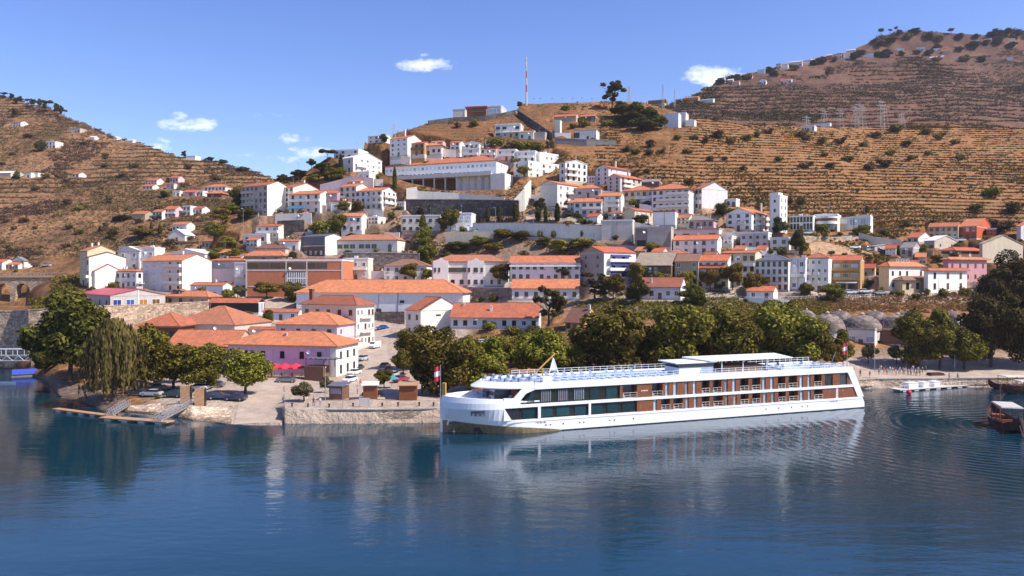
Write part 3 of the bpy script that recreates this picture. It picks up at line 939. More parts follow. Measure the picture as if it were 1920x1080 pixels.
H('pale villa with shallow orange hip roof standing behind a mauve wall', 396, 456, 468, 520, 489, 10, 'H', 'beige', 'orange', (2, 3, 'p'), (2, 1, 'w'), sl=.3, o=.7, chim=((.6, .5, 1.0),))
H('narrow white house with small terrace squeezed beside the salmon brick block', 440, 462, 466, 545, 494, 10, 'F', 'white', 'whiteroof', (2, 2, 'p'), None, bal=(('F', .5, .1, .9, 's'),))
# salmon brick block
rt, a, b, h = H('large salmon brick block with white frame and a row of dark top-floor glazing', 462, 641, 645, 561, 489, 4, 'F', 'salmon', 'whiteroof', None, None, b=18, name='brick_building', cat='building')
m = MB()
for x in (-a, -a * .58, -a * .365, 0): m.box(x - .25, x + .25, -.12, 0, 0, h)
for z in (h * .33, h * .75, h - .01): m.box(-a, 0, -.10, -.002, z - .22, z + .22)
extra(rt, 'white_frame', m, 'palegrey')
for k in range(7):
    m = MB(); m.box(0, a * .84 / 7 - .25, -.06, .02, h * .80, h * .95)
    extra(rt, 'window', m, 'glass', (-a * .985 + k * a * .84 / 7, 0, 0))
m = MB(); m.box(-a * .57, -a * .375, -.05, 0, h * .36, h * .71, 0)
for k in range(11):
    x = -a * .565 + k * a * .019
    m.box(x - .12, x + .12, -.16, -.052, h * .38, h * .70, 1)
m.box(-a * .57, -a * .375, -.14, -.053, h * .535, h * .56, 1)
extra(rt, 'lattice_window', m, ['glass', 'whitepaint'])
m = MB(); m.box(-a * .75, -a * .02, b * .35, b * .8, h + .25, h + 1.1); extra(rt, 'roof_parapet', m, 'oldtile')
H('house with low pyramid of orange tiles on the terrace above the salmon brick block', 458, 530, 545, 492, 480, 12, 'H', 'tan', 'orange', (1, 3, 'd'), None, sl=.55, o=.7)
H('old house with broad brown tiled roof behind the orange pyramid roof', 480, 535, 548, 478, 466, 12, 'H', 'dusty', 'browntile', None, None, sl=.55)
H('small white house with flat orange roof stepping up behind the brown tiled roof', 524, 560, 566, 470, 452, 8, 'L', 'white', 'orange', (1, 2), None)
rt, a, b, h = H('dark-fronted house with grey glazed upper floor and long sloping white side wall', 566, 610, 642, 480, 443, 34, 'L', 'white', 'slate', None, None, sl=.25)
m = MB(); m.box(-a, -.2, -.35, 0, h * .55, h * .98, 0); m.box(-a, -.2, -.3, 0, 0, h * .5, 1); extra(rt, 'dark_cladding', m, ['slate', 'brown'])
for k in range(4): link('window', window_mesh(1.3, 1.6, 'p'), rt, (-a * (.15 + .22 * k), -.32, h * .08), (0, 0, 0))
rt, a, b, h = H('long low white building with two triple windows and an arched stone doorway', 626, 745, 766, 473, 450, 14, 'H', 'white', 'oldtile', None, None, sl=.42, name='chapel', cat='building', b=12)
for x in (.90, .80, .70, .56, .46, .36): link('window', window_mesh(2.4, 1.9, 'g'), rt, (-a * x, 0, h * .33))
m = MB(); pts = [(-1.1, 0), (1.1, 0)] + [(1.1 * math.cos(t), 2.6 + 1.1 * math.sin(t)) for t in np.linspace(0, PI, 9)]
m.prism(pts, -.12, .02, 0); pts2 = [(x * .7, z * .92) for x, z in pts]; m.prism(pts2, -.16, -.121, 1); extra(rt, 'doorway', m, ['beige', 'glass'], (-a * .115, 0, .2))
# ---- river front
rt, a, b, h = H('dark timber shed with bright orange roof and striped white end', 392, 484, 496, 589, 567, 8, 'L', 'darkframe', 'orange', None, None, sl=.5, o=.6, name='shed', cat='shed')
m = MB()
for k in range(4): m.box(.0, .08, b * (.1 + .22 * k), b * (.2 + .22 * k), 0, h)
extra(rt, 'white_slats', m, 'whitepaint')
H('small pale house with orange roof in front of the timber shed', 493, 560, 568, 602, 585, 10, 'L', 'bluewhite', 'orange', (1, 3, 'p'), None, sl=.5)
H('pavilion with pyramid roof of salmon tiles behind the willow', 262, 335, 342, 640, 612, 6, 'H', 'brown', 'orange', (1, 3, 'd'), None, sl=.5, o=1.0, name='pavilion', cat='pavilion', b=13)
H('old warehouse with big weathered hip roof, one slope in dark shade', 320, 440, 455, 640, 610, 14, 'H', 'dusty', 'oldtile', None, None, sl=.50, name='warehouse', cat='warehouse', b=20)
H('long low hall with striped orange tiles behind the riverside car park', 312, 440, 446, 682, 648, 4, 'L', 'tan', 'orange', (1, 6, 'd'), None, sl=.48, name='hall', cat='building', o=.8, b=14)
H('low house with orange lean-to roof between the warehouse and the pink house', 446, 516, 520, 636, 617, 6, 'L', 'dusty', 'orange', None, None, sl=.45)
rt, a, b, h = H('pale pink upper house with three brick-red windows and white balconied end', 517, 632, 656, 662, 610, 14, 'H', 'palepink', 'orange', (2, 4, 's'), (2, 3, 'w'), sl=.40, o=.7, b=15, bal=(('S', .42, .05, .95, 'b'),))
rt, a, b, h = H('lavender restaurant building with long orange roof and dazzling white end wall', 428, 630, 655, 706, 650, 12, 'H', 'lavender', 'orange', None, None, sl=.40, o=.8, name='restaurant', cat='restaurant', b=13, chim=((.53, .3, .6),))
for x in (.83, .67, .49, .31, .15): link('window', window_mesh(1.1, 1.6, 'd'), rt, (-a * x, 0, h * .58))
m = MB(); m.box(-a * .05, .06, -.06, b * 1.0, 0, h - .05); extra(rt, 'white_end_wall', m, 'white')
for t in (.2, .5, .8):
    link('window', window_mesh(1.1, 1.9, 'd'), rt, (.06, b * t, .6), (0, 0, PI / 2)); link('window', window_mesh(1.1, 1.6, 'd'), rt, (.06, b * t, h * .58), (0, 0, PI / 2))
rt, a, b, h = H('old white mansion with steep worn hip roof and brick-framed windows on the street', 566, 668, 702, 652, 573, 27, 'H', 'white', 'oldtile', (3, 5, 'b'), (3, 5, 'w'), sl=.52, o=.8, name='mansion', cat='house')
m = MB(); m.box(-.6, .6, -.5, .5, -3, 3.2); m.box(-.75, .75, -.65, .65, 3.202, 3.6); extra(rt, 'chimney', m, 'brown', (-a * .9, b * .25, h + 1.2))
for z in (.36, .7): balcony(rt, 'S', a, b, z * h, .2, .8, 'b', 'white')
H('very long white wine warehouse under one unbroken orange hip roof', 556, 868, 888, 598, 550, 6, 'H', 'bluewhite', 'orange', None, None, sl=.50, o=.8, name='warehouse', cat='warehouse', b=17)
rt = bpy.data.objects['warehouse.001']; a, b, h = rt['dims']
for x, z, w, hh in ((.50, .1, 1.8, 2.6), (.36, .62, 1.6, .9), (.80, .1, 1.6, 2.4)): link('window', window_mesh(w, hh, 'd'), rt, (-a * x, 0, h * z))
m = MB(); m.tube((0, -.1, 0), (0, -.1, h), .09); extra(rt, 'downpipe', m, 'slate', (-a * .385, 0, 0))
rt, a, b, h = H('white gabled house facing the street, dark striped verge on its orange roof', 761, 789, 866, 634, 582, 52, 'L', 'white', 'orange', (2, 2, 's'), None, sl=.50, o=.5, base=5)
m = MB(); m.box(-.02, .07, -.9, .9, 0, .5); extra(rt, 'vent', m, 'darkframe', (0.0, b * .42, h * .78))
m = MB()
for k in range(9): m.box(-1.1 - .0, .3, b * .5 * (k / 9) + .1, b * .5 * ((k + .5) / 9) + .1, h + b * .5 * .5 * (k + .3) / 9 + .24, h + b * .5 * .5 * (k + .3) / 9 + .30)
extra(rt, 'verge', m, 'browntile')
H('long orange-roofed lodge running behind the riverside trees', 845, 1010, 1018, 618, 594, 5, 'L', 'bluewhite', 'orange', (1, 9, 'd'), None, sl=.52, o=.8, name='lodge', cat='building', b=15, chim=((.88, .4, 1.6), (.55, .2, .8)))
H('timber cottage with steep brown roof and a white flue among the riverside trees', 1060, 1096, 1122, 622, 602, 30, 'L', 'yellowwood', 'browntile', (1, 3, 'd'), (1, 2, 'w'), sl=.75, o=.9, name='cottage', cat='house', chim=((.05, .4, 3.0),))
# ---- main street terrace behind the railway
H('white house with stepped flat terraces above the long wine warehouse', 644, 690, 696, 525, 486, 5, 'F', 'white', 'whiteroof', (2, 3, 'w'), None, bal=(('F', .5, .05, .95, 's'),), b=8)
H('low white house with small orange hip roof beside the stepped white terraces', 642, 672, 678, 523, 500, 5, 'H', 'white', 'orange', (1, 2, 'd'), None, b=7, sl=.35)
H('white house with weathered brown hip roof behind the plane trees', 720, 800, 810, 529, 499, 6, 'H', 'white', 'browntile', (2, 5, 'w'), None, sl=.42, b=13)
rt, a, b, h = H('white manor with stepped gable fronts, dark verandah windows and brown roof', 810, 950, 958, 538, 491, 4, 'H', 'white', 'oldtile', None, None, sl=.40, o=.3, name='manor', cat='house', b=13)
for x0, x1 in ((.78, .98), (.30, .52)):
    m = MB(); w = a * (x1 - x0); m.prism([(-w / 2, 0), (w / 2, 0), (w / 2, h + .4), (w / 4, h + .5), (0, h + 1.6), (-w / 4, h + .5), (-w / 2, h + .4)], -.5, -.002); extra(rt, 'gable_front', m, 'white', (-a * (x0 + x1) / 2, 0, 0))
for x, w in ((.955, .8), (.90, .8), (.72, 3.4), (.60, 3.4), (.50, .9), (.41, 1.6), (.33, .9), (.20, .9), (.10, 1.2)):
    y = -.5 if (.78 < x < .98 or .30 < x < .52) else 0
    link('window', window_mesh(w, 1.6, 'b'), rt, (-a * x, y, h * .6)); link('window', window_mesh(min(w, 1.4), 1.6, 'd'), rt, (-a * x, y, h * .12))
rt, a, b, h = H('long white station building with orange roof and shaded platform wall', 957, 1088, 1094, 528, 492, 4, 'L', 'bluewhite', 'orange', (2, 10, 'd'), None, sl=.42, o=.7, name='station', cat='building', b=12)
m = MB(); m.box(-a - .3, .3, -1.2, .0, h * .78, h * .86); extra(rt, 'canopy', m, 'whitepaint')
H('low white railway shed with patched orange roof below the station building', 960, 1086, 1093, 563, 540, 4, 'L', 'white', 'orange', (1, 7, 'd'), None, sl=.50, o=.6, name='shed', cat='shed', b=12)
H('white house with old orange roof and four windows just above the riverside trees', 1199, 1276, 1281, 562, 538, 22, 'L', 'bluewhite', 'oldtile', (1, 5, 'w'), None, sl=.55, o=.5, b=11, chim=((.75, .2, 1.0),))
rt, a, b, h = H('four-storey house with bare grey gable and three navy balcony awnings', 1088, 1132, 1192, 538, 473, 52, 'R', 'grey', 'redtile', (4, 2, 'd', .8, 1.0), None, sl=.36, o=.4, name='apartment_building', cat='apartment building')
m = MB(); m.box(0, .12, .0, b, -2, h - .02); extra(rt, 'balcony_front', m, 'bluewhite')
for z in (.22, .48, .74):
    balcony(rt, 'S', a, b, z * h, .12, .95, 's', 'white', 1.4)
    m = MB(); m.hexa(((.13, b * .2, .0), (1.3, b * .2, -.7), (1.3, b * .8, -.7), (.13, b * .8, 0), (.13, b * .2, .1), (1.3, b * .2, -.6), (1.3, b * .8, -.6), (.13, b * .8, .1))); extra(rt, 'awning', m, 'blueawning', (0, 0, z * h + 2.4))
    for t in (.3, .6): link('window', window_mesh(1.4, 2.0, 'd'), rt, (.12, b * t, z * h + .1), (0, 0, PI / 2))
H('dark old house under a big sagging tan roof between grey gable and yellow house', 1190, 1258, 1267, 535, 496, 24, 'L', 'brown', 'tantile', (2, 6, 'd'), None, sl=.55, o=.8, b=16)
H('yellow old house with brown roof and peeling front by the plane trees', 1265, 1309, 1313, 537, 490, 24, 'L', 'tan', 'browntile', (3, 3, 'd'), None, sl=.45, b=12)
H('old house with low brown roof rising behind the yellow house', 1240, 1292, 1298, 500, 478, 24, 'H', 'brown', 'oldtile', None, None, b=10)
rt, a, b, h = H('white house with two tiers of red tile roof and paired French windows', 1306, 1364, 1370, 542, 489, 26, 'L', 'white', 'redtile', (3, 4, 'b'), None, sl=.40, b=11, bal=(('F', .33, .03, .97, 's'),))
m2 = MB(); m2.hexa(((-a - .2, -1.3, h * .72), (.2, -1.3, h * .72), (.2, 0, h * .84), (-a - .2, 0, h * .84), (-a - .2, -1.3, h * .75), (.2, -1.3, h * .75), (.2, 0, h * .87), (-a - .2, 0, h * .87))); extra(rt, 'lower_roof', m2, 'redtile')
rt, a, b, h = H('cream-sided house with recessed top terrace of brown windows and flat orange roof', 1353, 1416, 1424, 535, 474, 28, 'L', 'cream', 'orange', (3, 5, 'b'), None, sl=.16, b=11, o=.8, bal=(('F', .60, .03, .97, 's'), ('F', .30, .03, .97, 's')))
rt, a, b, h = H('white three-storey guesthouse with grey hip roof and dark framed windows', 1415, 1478, 1484, 547, 489, 30, 'H', 'white', 'slate', (4, 6, 'd', .9, 1.6), None, sl=.38, b=13, o=.4, name='guesthouse', cat='house', bal=(('F', .5, .04, .96, 'b'), ('F', .27, .04, .96, 'b')), door='greenpaint')
H('lilac-white house with magenta flowers spilling over its terrace', 1482, 1510, 1514, 545, 486, 30, 'F', 'bluewhite', 'whiteroof', (3, 2, 'w'), None, b=9, bal=(('F', .45, .05, .95, 's'),))
H('bright white three-storey house with small orange hip roof and curved balconies', 1508, 1553, 1558, 548, 484, 30, 'H', 'white', 'oldtile', (4, 4, 'w', .9, 1.3), None, b=12, sl=.45, o=.2, bal=(('F', .52, .12, .32, 's'), ('F', .52, .4, .62, 's'), ('F', .27, .12, .32, 's'), ('F', .27, .4, .62, 's')))
rt, a, b, h = H('ochre apartment house with broad recessed loggias and red roof', 1558, 1613, 1618, 545, 488, 30, 'L', 'ochre', 'redtile', None, None, b=11, sl=.32, name='apartment_building', cat='apartment building')
for z in (.36, .67):
    balcony(rt, 'F', a, b, z * h, .03, .97, 's', 'ochre', 1.2)
    for t in (.2, .5, .8): link('window', window_mesh(2.2, 1.9, 'p'), rt, (-a * t, 0, z * h + .3))
    m = MB()
    for t in (.02, .35, .65, .98): m.box(-a * t - .12, -a * t + .12, -1.19, -.98, .0, h * .31)
    extra(rt, 'loggia_post', m, 'ochre', (0, 0, z * h))
for t in (.25, .65): link('window', window_mesh(3.0, 2.2, 'd'), rt, (-a * t, 0, .4))
m = MB(); m.hexa(((-a * .8, -2.2, 2.6), (-a * .1, -2.2, 2.6), (-a * .1, 0, 3.1), (-a * .8, 0, 3.1), (-a * .8, -2.2, 2.7), (-a * .1, -2.2, 2.7), (-a * .1, 0, 3.2), (-a * .8, 0, 3.2))); extra(rt, 'awning', m, 'whitepaint')
rt, a, b, h = H('grand white house with cream side, orange hip roof and a trio of dormers', 1648, 1667, 1733, 545, 500, 62, 'H', 'white', 'orange', None, (2, 5, 'd', .9, 1.4), Lw=None, sl=.62, o=.7, name='villa', cat='house')
m = MB(); m.box(-a, -.0, -.05, -.002, 0, h - .1); extra(rt, 'side_wall', m, 'cream')
for t in (.35, .5, .65):
    m = MB(); m.box(-2.6, 0, -.65, .65, 0, 1.6); m.plan([(-2.8, -.95), (.2, -.95), (.2, .95), (-2.8, .95)], 1.602, 1.75, 1); m.box(-.1, .03, -.45, .45, .5, 1.45, 2); extra(rt, 'dormer', m, ['white', 'orange', 'glass'], (-1.7, b * t, h + 1.3))
H('white station house with hipped orange roof and three tall windows', 1732, 1740, 1813, 548, 508, 64, 'H', 'white', 'orange', None, (2, 3, 'b', 1.2, 2.0), sl=.55, o=.8, name='station_house', cat='house', base=4)
rt, a, b, h = H('open tan porch with brown hip roof in front of the white station house', 1676, 1692, 1748, 549, 526, 64, 'H', 'tan', 'browntile', None, (1, 3, 'd', 1.5, 2.2), sl=.5, o=.9, name='porch', cat='porch')
H('pink villa with wide orange hip roof half hidden by the big dark trees', 1768, 1778, 1850, 528, 487, 64, 'H', 'pink', 'orange', None, (2, 5, 'b', 1.0, 1.4), sl=.45, o=.9, name='villa', cat='house')
H('white cottage with low red roof hidden behind hedges under the guesthouse', 1400, 1450, 1456, 562, 546, 30, 'L', 'white', 'redtile', (1, 2, 'd'), None, b=7, sl=.45)
# ---- right upper group
H('plain pale barn with broad blank gable and faint vents above the pink villa', 1836, 1842, 1918, 492, 457, 66, 'L', 'beige', 'tantile', None, None, sl=.30, o=.2, name='barn', cat='barn')
H('cream house with flat orange roof and long shaded verandah above the beige barn', 1741, 1796, 1801, 447, 424, 34, 'L', 'tan', 'orange', (2, 5, 'd'), None, sl=.30, b=12, o=.8)
H('bright orange-red house with white framed windows beside the cream verandah house', 1797, 1831, 1862, 449, 424, 44, 'L', 'redwall', 'orange', (2, 3, 'w'), (2, 1, 'd'), sl=.30)
H('tan shed with low gable and one round window below the cream verandah house', 1733, 1752, 1795, 465, 451, 60, 'L', 'beige', 'whiteroof', None, (1, 2, 'd', .7, .8), sl=.28, name='shed', cat='shed')
H('grey stone hut with slate gable beside the parking slope', 1688, 1712, 1727, 481, 464, 45, 'L', 'grey', 'greytile', (1, 2, 'd'), None, sl=.5, name='hut', cat='hut')
H('low red-roofed house tucked between the beige barn and the pink villa roof', 1765, 1790, 1846, 484, 470, 60, 'H', 'brown', 'redtile', None, (1, 3, 'p'), sl=.4, o=.8)
H('small red-roofed white house next to the slate hut', 1700, 1722, 1748, 455, 445, 50, 'L', 'white', 'redtile', (1, 2, 'd'), None, sl=.35)
H('white house at the edge of the dark wooded slope, cut by the picture frame', 1906, 1914, 1960, 450, 424, 62, 'L', 'bluewhite', 'orange', None, (2, 3, 'd'), sl=.4)
H('large plain warehouse with sand-coloured roof edge beside the car park slope', 1628, 1640, 1688, 470, 462, 55, 'M', 'concrete', 'tantile', None, None, sl=.1, name='warehouse', cat='warehouse')
# ---- terrace with the concrete walls
H('white house with long red roof in two steps above the sagging tan roof', 1262, 1345, 1350, 477, 449, 24, 'L', 'white', 'redtile', (2, 5, 'w'), None, sl=.36, b=11, chim=((.5, .5, .9),))
H('pink bungalow with grey hip roof on top of a white concrete base', 1268, 1338, 1344, 427, 413, 24, 'H', 'pink', 'greytile', (1, 6, 'd'), None, sl=.4, b=10, o=.5, chim=((.6, .4, .9), (.15, .4, .9)))
H('white concrete garage level with dark openings under the pink bungalow', 1250, 1348, 1354, 454, 430, 24, 'F', 'palegrey', 'concrete', (1, 4, 'd', 2.4, 2.0), None, b=9, name='garage', cat='garage')
rt, a, b, h = H('raw concrete garage building with ramp opening in the middle of the slope', 1191, 1258, 1263, 466, 427, 16, 'F', 'concrete', 'concrete', None, None, b=14, name='garage', cat='garage')
m = MB(); m.box(-a * .99, -a * .66, -.05, .0, 0, h * .98, 0); m.box(-a * .95, -a * .70, -.09, -.052, 0, h * .42, 1); extra(rt, 'opening', m, ['darkconcrete', 'black'])
m = MB(); m.tri((0.02, -.03, h * .95), (-a * .27, -.03, 0), (0.02, -.03, 0)); extra(rt, 'ramp_side', m, 'darkconcrete')
H('tall white plastered wall-house with one brown door beside the concrete garage', 1128, 1186, 1192, 450, 414, 14, 'F', 'palegrey', 'whiteroof', None, None, b=8)
H('white shed with four square windows beside the dark fir tree', 1388, 1440, 1446, 464, 437, 26, 'F', 'palegrey', 'whiteroof', (2, 4, 'd', 1.0, 1.0), None, b=9, name='shed', cat='shed')
H('flat white annex with brown lower part next to the shed of four windows', 1444, 1478, 1484, 474, 447, 26, 'F', 'white', 'whiteroof', (2, 2, 'd'), None, b=8)
rt, a, b, h = H('white fire-station drill tower with slit windows, the tallest block of the upper terrace', 1443, 1462, 1476, 436, 368, 42, 'F', 'white', 'whiteroof', (4, 1, 'd', .8, 1.2), (5, 2, 'd', .6, 1.3), name='tower', cat='tower')
m = MB(); m.box(-a, -a * .15, 0, b * .6, h + .3, h + 1.6); extra(rt, 'tower_cap', m, 'white')
m = MB(); m.tube((-a * .5, b * .3, h + 1.6), (-a * .5, b * .3, h + 7.5), .06); extra(rt, 'antenna', m, 'redwall')
H('white house with orange roof, outside stair and tiered end balconies by the tower', 1361, 1409, 1441, 432, 399, 42, 'R', 'white', 'orange', (3, 3, 'd'), (3, 3, 'd'), sl=.40, o=.6, bal=(('S', .35, .3, 1, 's'), ('S', .68, .3, 1, 's'), ('F', .4, .5, .8, 's')), chim=((.1, .7, 2.0),))
H('low white school wing with a row of tall dark windows beside the tower', 1481, 1524, 1528, 433, 406, 28, 'F', 'white', 'whiteroof', (2, 7, 'd', .9, 2.2), None, b=9, name='school_wing', cat='school')
rt, a, b, h = H('white school hall with rounded terrace front and brown glazing', 1527, 1570, 1574, 434, 403, 28, 'F', 'white', 'whiteroof', None, None, b=13, name='school_hall', cat='school')
m = MB(); arc = [(-a / 2 + a * .5 * math.cos(t), -4.0 * math.sin(t)) for t in np.linspace(0, PI, 13)]
m.plan(arc, h * .45, h * .62, 0); m.plan([(x * .98 - .2, y * .9) for x, y in arc], h * .621, h * .8, 1); m.plan(arc, h * .801, h * .9, 0); m.plan([(x * .98 - .2, y * .9) for x, y in arc], h * .1, h * .449, 2); extra(rt, 'terrace', m, ['white', 'shutter', 'glass'])
rt, a, b, h = H('white school gymnasium with raked roof and a strip of vertical glazing', 1570, 1632, 1640, 436, 408, 28, 'P', 'white', 'whiteroof', None, None, b=14, sl=.10, name='school_gymnasium', cat='school')
for k in range(8): link('window', window_mesh(1.2, 2.6, 'p'), rt, (-a * (.10 + .08 * k), 0, h * .52))
m = MB(); m.box(-a * .98, -a * .75, -1.5, 0, -1, h * .62); extra(rt, 'stair_block', m, 'tan')
H('tall plain pale house with one huge blank gable high on the terraces', 1303, 1316, 1364, 392, 353, 58, 'L', 'bluewhite', 'oldtile', (3, 2, 'd'), None, sl=.40, o=.5)
H('little white annex at the foot of the huge blank gable', 1361, 1380, 1386, 388, 374, 30, 'F', 'white', 'whiteroof', (1, 2, 'd'), None, b=6)
# ---- houses right of the school
H('white hip-roofed house of three storeys wrapped in balconies at the bare earth bank', 1222, 1292, 1303, 402, 354, 24, 'H', 'white', 'orange', (4, 6, 'b'), None, sl=.40, b=13, o=1.0, bal=(('F', .30, .12, 1, 's'), ('F', .56, .12, 1, 's'), ('F', .80, .4, 1, 's')), chim=((.35, .4, 1.2),))
H('cream villa with orange hip roof, arched porch and red awning below the terraces', 1169, 1225, 1232, 383, 357, 22, 'H', 'cream', 'orange', (2, 5, 'b'), None, sl=.42, b=11, o=.6, bal=(('F', .42, .4, 1, 's'),))
H('cream-sided house with red recessed balcony front under an orange gable', 1170, 1190, 1224, 419, 394, 48, 'R', 'cream', 'redtile', None, (2, 4, 'p'), sl=.32, bal=(('S', .45, .05, .6, 's', 'redwall'),))
H('blank white garage with thin red roof edge next to the red balcony house', 1225, 1266, 1271, 424, 397, 20, 'F', 'white', 'redtile', None, None, b=8, name='garage', cat='garage')
H('tall house with four floors, steep red roof and pale end wall on the terraces', 1139, 1163, 1203, 360, 331, 44, 'R', 'dusty', 'redtile', (4, 2, 'd', .8, 1.1), (3, 4, 'd'), sl=.40, o=.6, bal=(('S', .36, .1, .9, 's'), ('S', .66, .1, .5, 's')), chim=((.9, .9, 1.6),))
H('upper twin of the steep red-roofed house, half hidden behind it', 1117, 1141, 1182, 346, 314, 44, 'R', 'white', 'redtile', (4, 2, 'd', .8, 1.1), (3, 4, 'w'), sl=.38, o=.6, chim=((.5, .6, 1.6),))
H('grey shed roof hiding behind the cream villa under the vineyard', 1203, 1236, 1242, 352, 340, 20, 'L', 'brown', 'greytile', None, None, sl=.35, name='shed', cat='shed')
H('white house with orange roof and broad glazed ground floor by the hedge', 1076, 1128, 1137, 405, 378, 14, 'L', 'white', 'orange', (2, 4, 'd', 1.5, 1.5), None, sl=.40, b=10, bal=(('F', .5, .3, 1, 's'),))
H('white house with orange roof and stacked corner balconies over the glazed house', 1122, 1164, 1171, 398, 367, 18, 'L', 'white', 'orange', (3, 3, 'w'), None, sl=.40, b=9, bal=(('F', .35, .35, .9, 's'), ('F', .65, .35, .9, 's')), chim=((.98, .4, 1.6),))
H('small house with orange hip roof squeezed between white apartment fronts', 1079, 1126, 1134, 370, 353, 16, 'H', 'dusty', 'orange', (1, 3, 'd'), None, sl=.42, b=9)
H('white apartment house with pale gable end and column of balconies below the school', 1013, 1045, 1119, 388, 344, 42, 'R', 'white', 'orange', None, (3, 6, 'w'), sl=.30, o=.4, name='apartment_building', cat='apartment building', bal=(('S', .30, .22, .5, 's'), ('S', .60, .22, .5, 's')))
H('white four-storey house with dark balcony fronts and shallow gable above the orange roofs', 1049, 1060, 1101, 340, 304, 56, 'L', 'white', 'whiteroof', (3, 1, 'd'), (3, 4, 'd'), sl=.20, o=.5, bal=(('S', .30, .05, .55, 's'), ('S', .62, .05, .55, 's')))
H('large white house with grey roof edge and flat penthouse behind the school end', 963, 990, 1048, 332, 303, 48, 'F', 'white', 'whiteroof', (3, 2, 'w'), (3, 5, 'w'), bal=(('S', .4, .5, .8, 's'),))
H('white rooftop house with dark slit windows above the grey-edged white house', 1000, 1012, 1047, 302, 287, 48, 'F', 'white', 'whiteroof', None, (1, 4, 'w'))
for k, (x0, x1, yt) in enumerate(((866, 900, 279), (900, 932, 279), (932, 968, 281), (968, 1005, 284))):
    H(('first', 'second', 'third', 'last')[k] + ' white row house counted from the school roof up the terrace', x0, x1 - 1, x1 + 2, yt + 20, yt, 14, 'F', 'white', ('whiteroof', 'redtile', 'whiteroof', 'whiteroof')[k], (2, 3, 'w'), None, b=8, group='white row houses above the school', bal=(('F', .45, .1, .9, 's'),))
# ---- school
rt, a, b, h = H('great white school with long orange hip roof above a pillared undercroft', 722, 931, 966, 329, 301, 22, 'H', 'bluewhite', 'orange', None, (2, 2, 'w'), sl=.36, o=.7, base=12, name='school', cat='school')
n = 27
for k in range(n): link('window', window_mesh(1.5, 1.6, 'p'), rt, (-a * (k + .5) / n, 0, h * .60))
for k in range(n):
    if 10 <= k <= 13: continue
    link('window', window_mesh(1.5 if k < 14 else 1.2, 1.7, 'p' if k < 14 else 'b'), rt, (-a * (k + .5) / n, 0, h * .13))
for k in (11, 13): link('loggia', window_mesh(3.6, 2.0, 'b'), rt, (-a * (k + .5) / n, 0, h * .08))
town.pad(bpy.data.objects['school'].location, R(22), -a * 1.05, 9, -15.5, -1.5, bpy.data.objects['school'].location.z - 8.6, 1.0, 2.5)
m = MB(); m.box(-a * .96, 1.2, -9.5, 0.0, -.9, 0.0); m.box(-a * .96, 1.2, -9.5, -9.3, .002, 1.0); extra(rt, 'canopy_slab', m, 'white')
for k in range(11):
    x = -a * .955 + (a * .955 + .9) * k / 10
    m = MB(); m.box(-.3, .3, -9.2, -8.6, -13 - 3 * k / 10, -.902); extra(rt, 'pillar', m, 'palegrey', (x, 0, 0))
m = MB(); m.box(-a * .96, -a * .30, -2.0, -1.6, -11, -.902, 0); m.box(-a * .30, 1.0, -6.0, -5.6, -13, -.902, 1)
extra(rt, 'undercroft_wall', m, ['brown', 'white'])
for k in range(5):
    m = MB(); m.box(-.9, .9, -6.06, -6.0, -7.5, -1.4); extra(rt, 'undercroft_door', m, 'palegrey', (-a * (.26 - .062 * k), 0, 0))
m = MB(); m.box(.0, 7, -9.3, 3, -12, -.3); extra(rt, 'side_block', m, 'white', (1.25, 0, 0))
# ---- left shoulder of the hill
H('five-storey grey apartment block with white gable end on the brow of the valley', 453, 501, 541, 404, 347, 30, 'L', 'dusty', 'orange', (5, 6, 'd'), None, sl=.34, o=.5, name='apartment_building', cat='apartment building', bal=(('F', .36, .02, .5, 'b'), ('F', .58, .02, .5, 'b'), ('F', .78, .02, .5, 'b')))
rt = bpy.data.objects['apartment_building.003']; a, b, h = rt['dims']
m = MB(); m.box(0, .1, 0, b, -3, h); m.tri((.1, 0, h), (.1, b, h), (.1, b / 2, h + b / 2 * .34)); extra(rt, 'white_end_wall', m, 'white')
H('second grey apartment house with dazzling white gable behind the blue-terraced house', 526, 550, 600, 388, 351, 34, 'L', 'white', 'orange', (4, 3, 'd'), None, sl=.32, o=.4, chim=((.2, .5, 1.5),))
H('white house with orange roof, two balconies and a light blue terrace wall', 542, 600, 613, 400, 363, 16, 'L', 'white', 'orange', (3, 4, 'd'), None, sl=.34, b=11, o=.7, bal=(('F', .62, .0, 1, 's'), ('F', .28, .0, .55, 's', 'skyblue')))
H('small orange-roofed house with mauve wall left of the white chimneyed house', 603, 632, 638, 386, 362, 12, 'L', 'mauve', 'orange', None, None, sl=.36, b=10)
H('white house with orange roof and blank sunlit gable above the flat white garage', 636, 668, 692, 382, 349, 28, 'L', 'white', 'orange', (3, 3, 'd'), None, sl=.36, bal=(('F', .38, .05, .4, 's'),))
H('wide white house with orange roof and stacked balconies beside the stone wall', 666, 716, 746, 393, 357, 22, 'L', 'white', 'orange', (3, 5, 'd'), (3, 3, 'd'), sl=.32, o=.6, b=13, bal=(('F', .33, .0, .3, 's'), ('F', .33, .65, 1, 's'), ('F', .66, .65, 1, 's'), ('S', .35, .1, .9, 's'), ('S', .68, .1, .9, 's')))
H('flat white garage house with thin red roof line in front of the sunlit gable', 620, 652, 658, 396, 378, 10, 'F', 'white', 'redtile', (1, 2, 'p'), None, b=8)
H('white cottage with bright orange roof and arcaded porch between two round trees', 640, 678, 684, 434, 405, 10, 'L', 'white', 'orange', (2, 3, 'd'), None, sl=.40, b=8)
H('low white cottage with small orange roof under the round clipped trees', 577, 632, 638, 434, 421, 8, 'M', 'white', 'orange', (1, 4, 'p'), None, sl=.15, b=7)
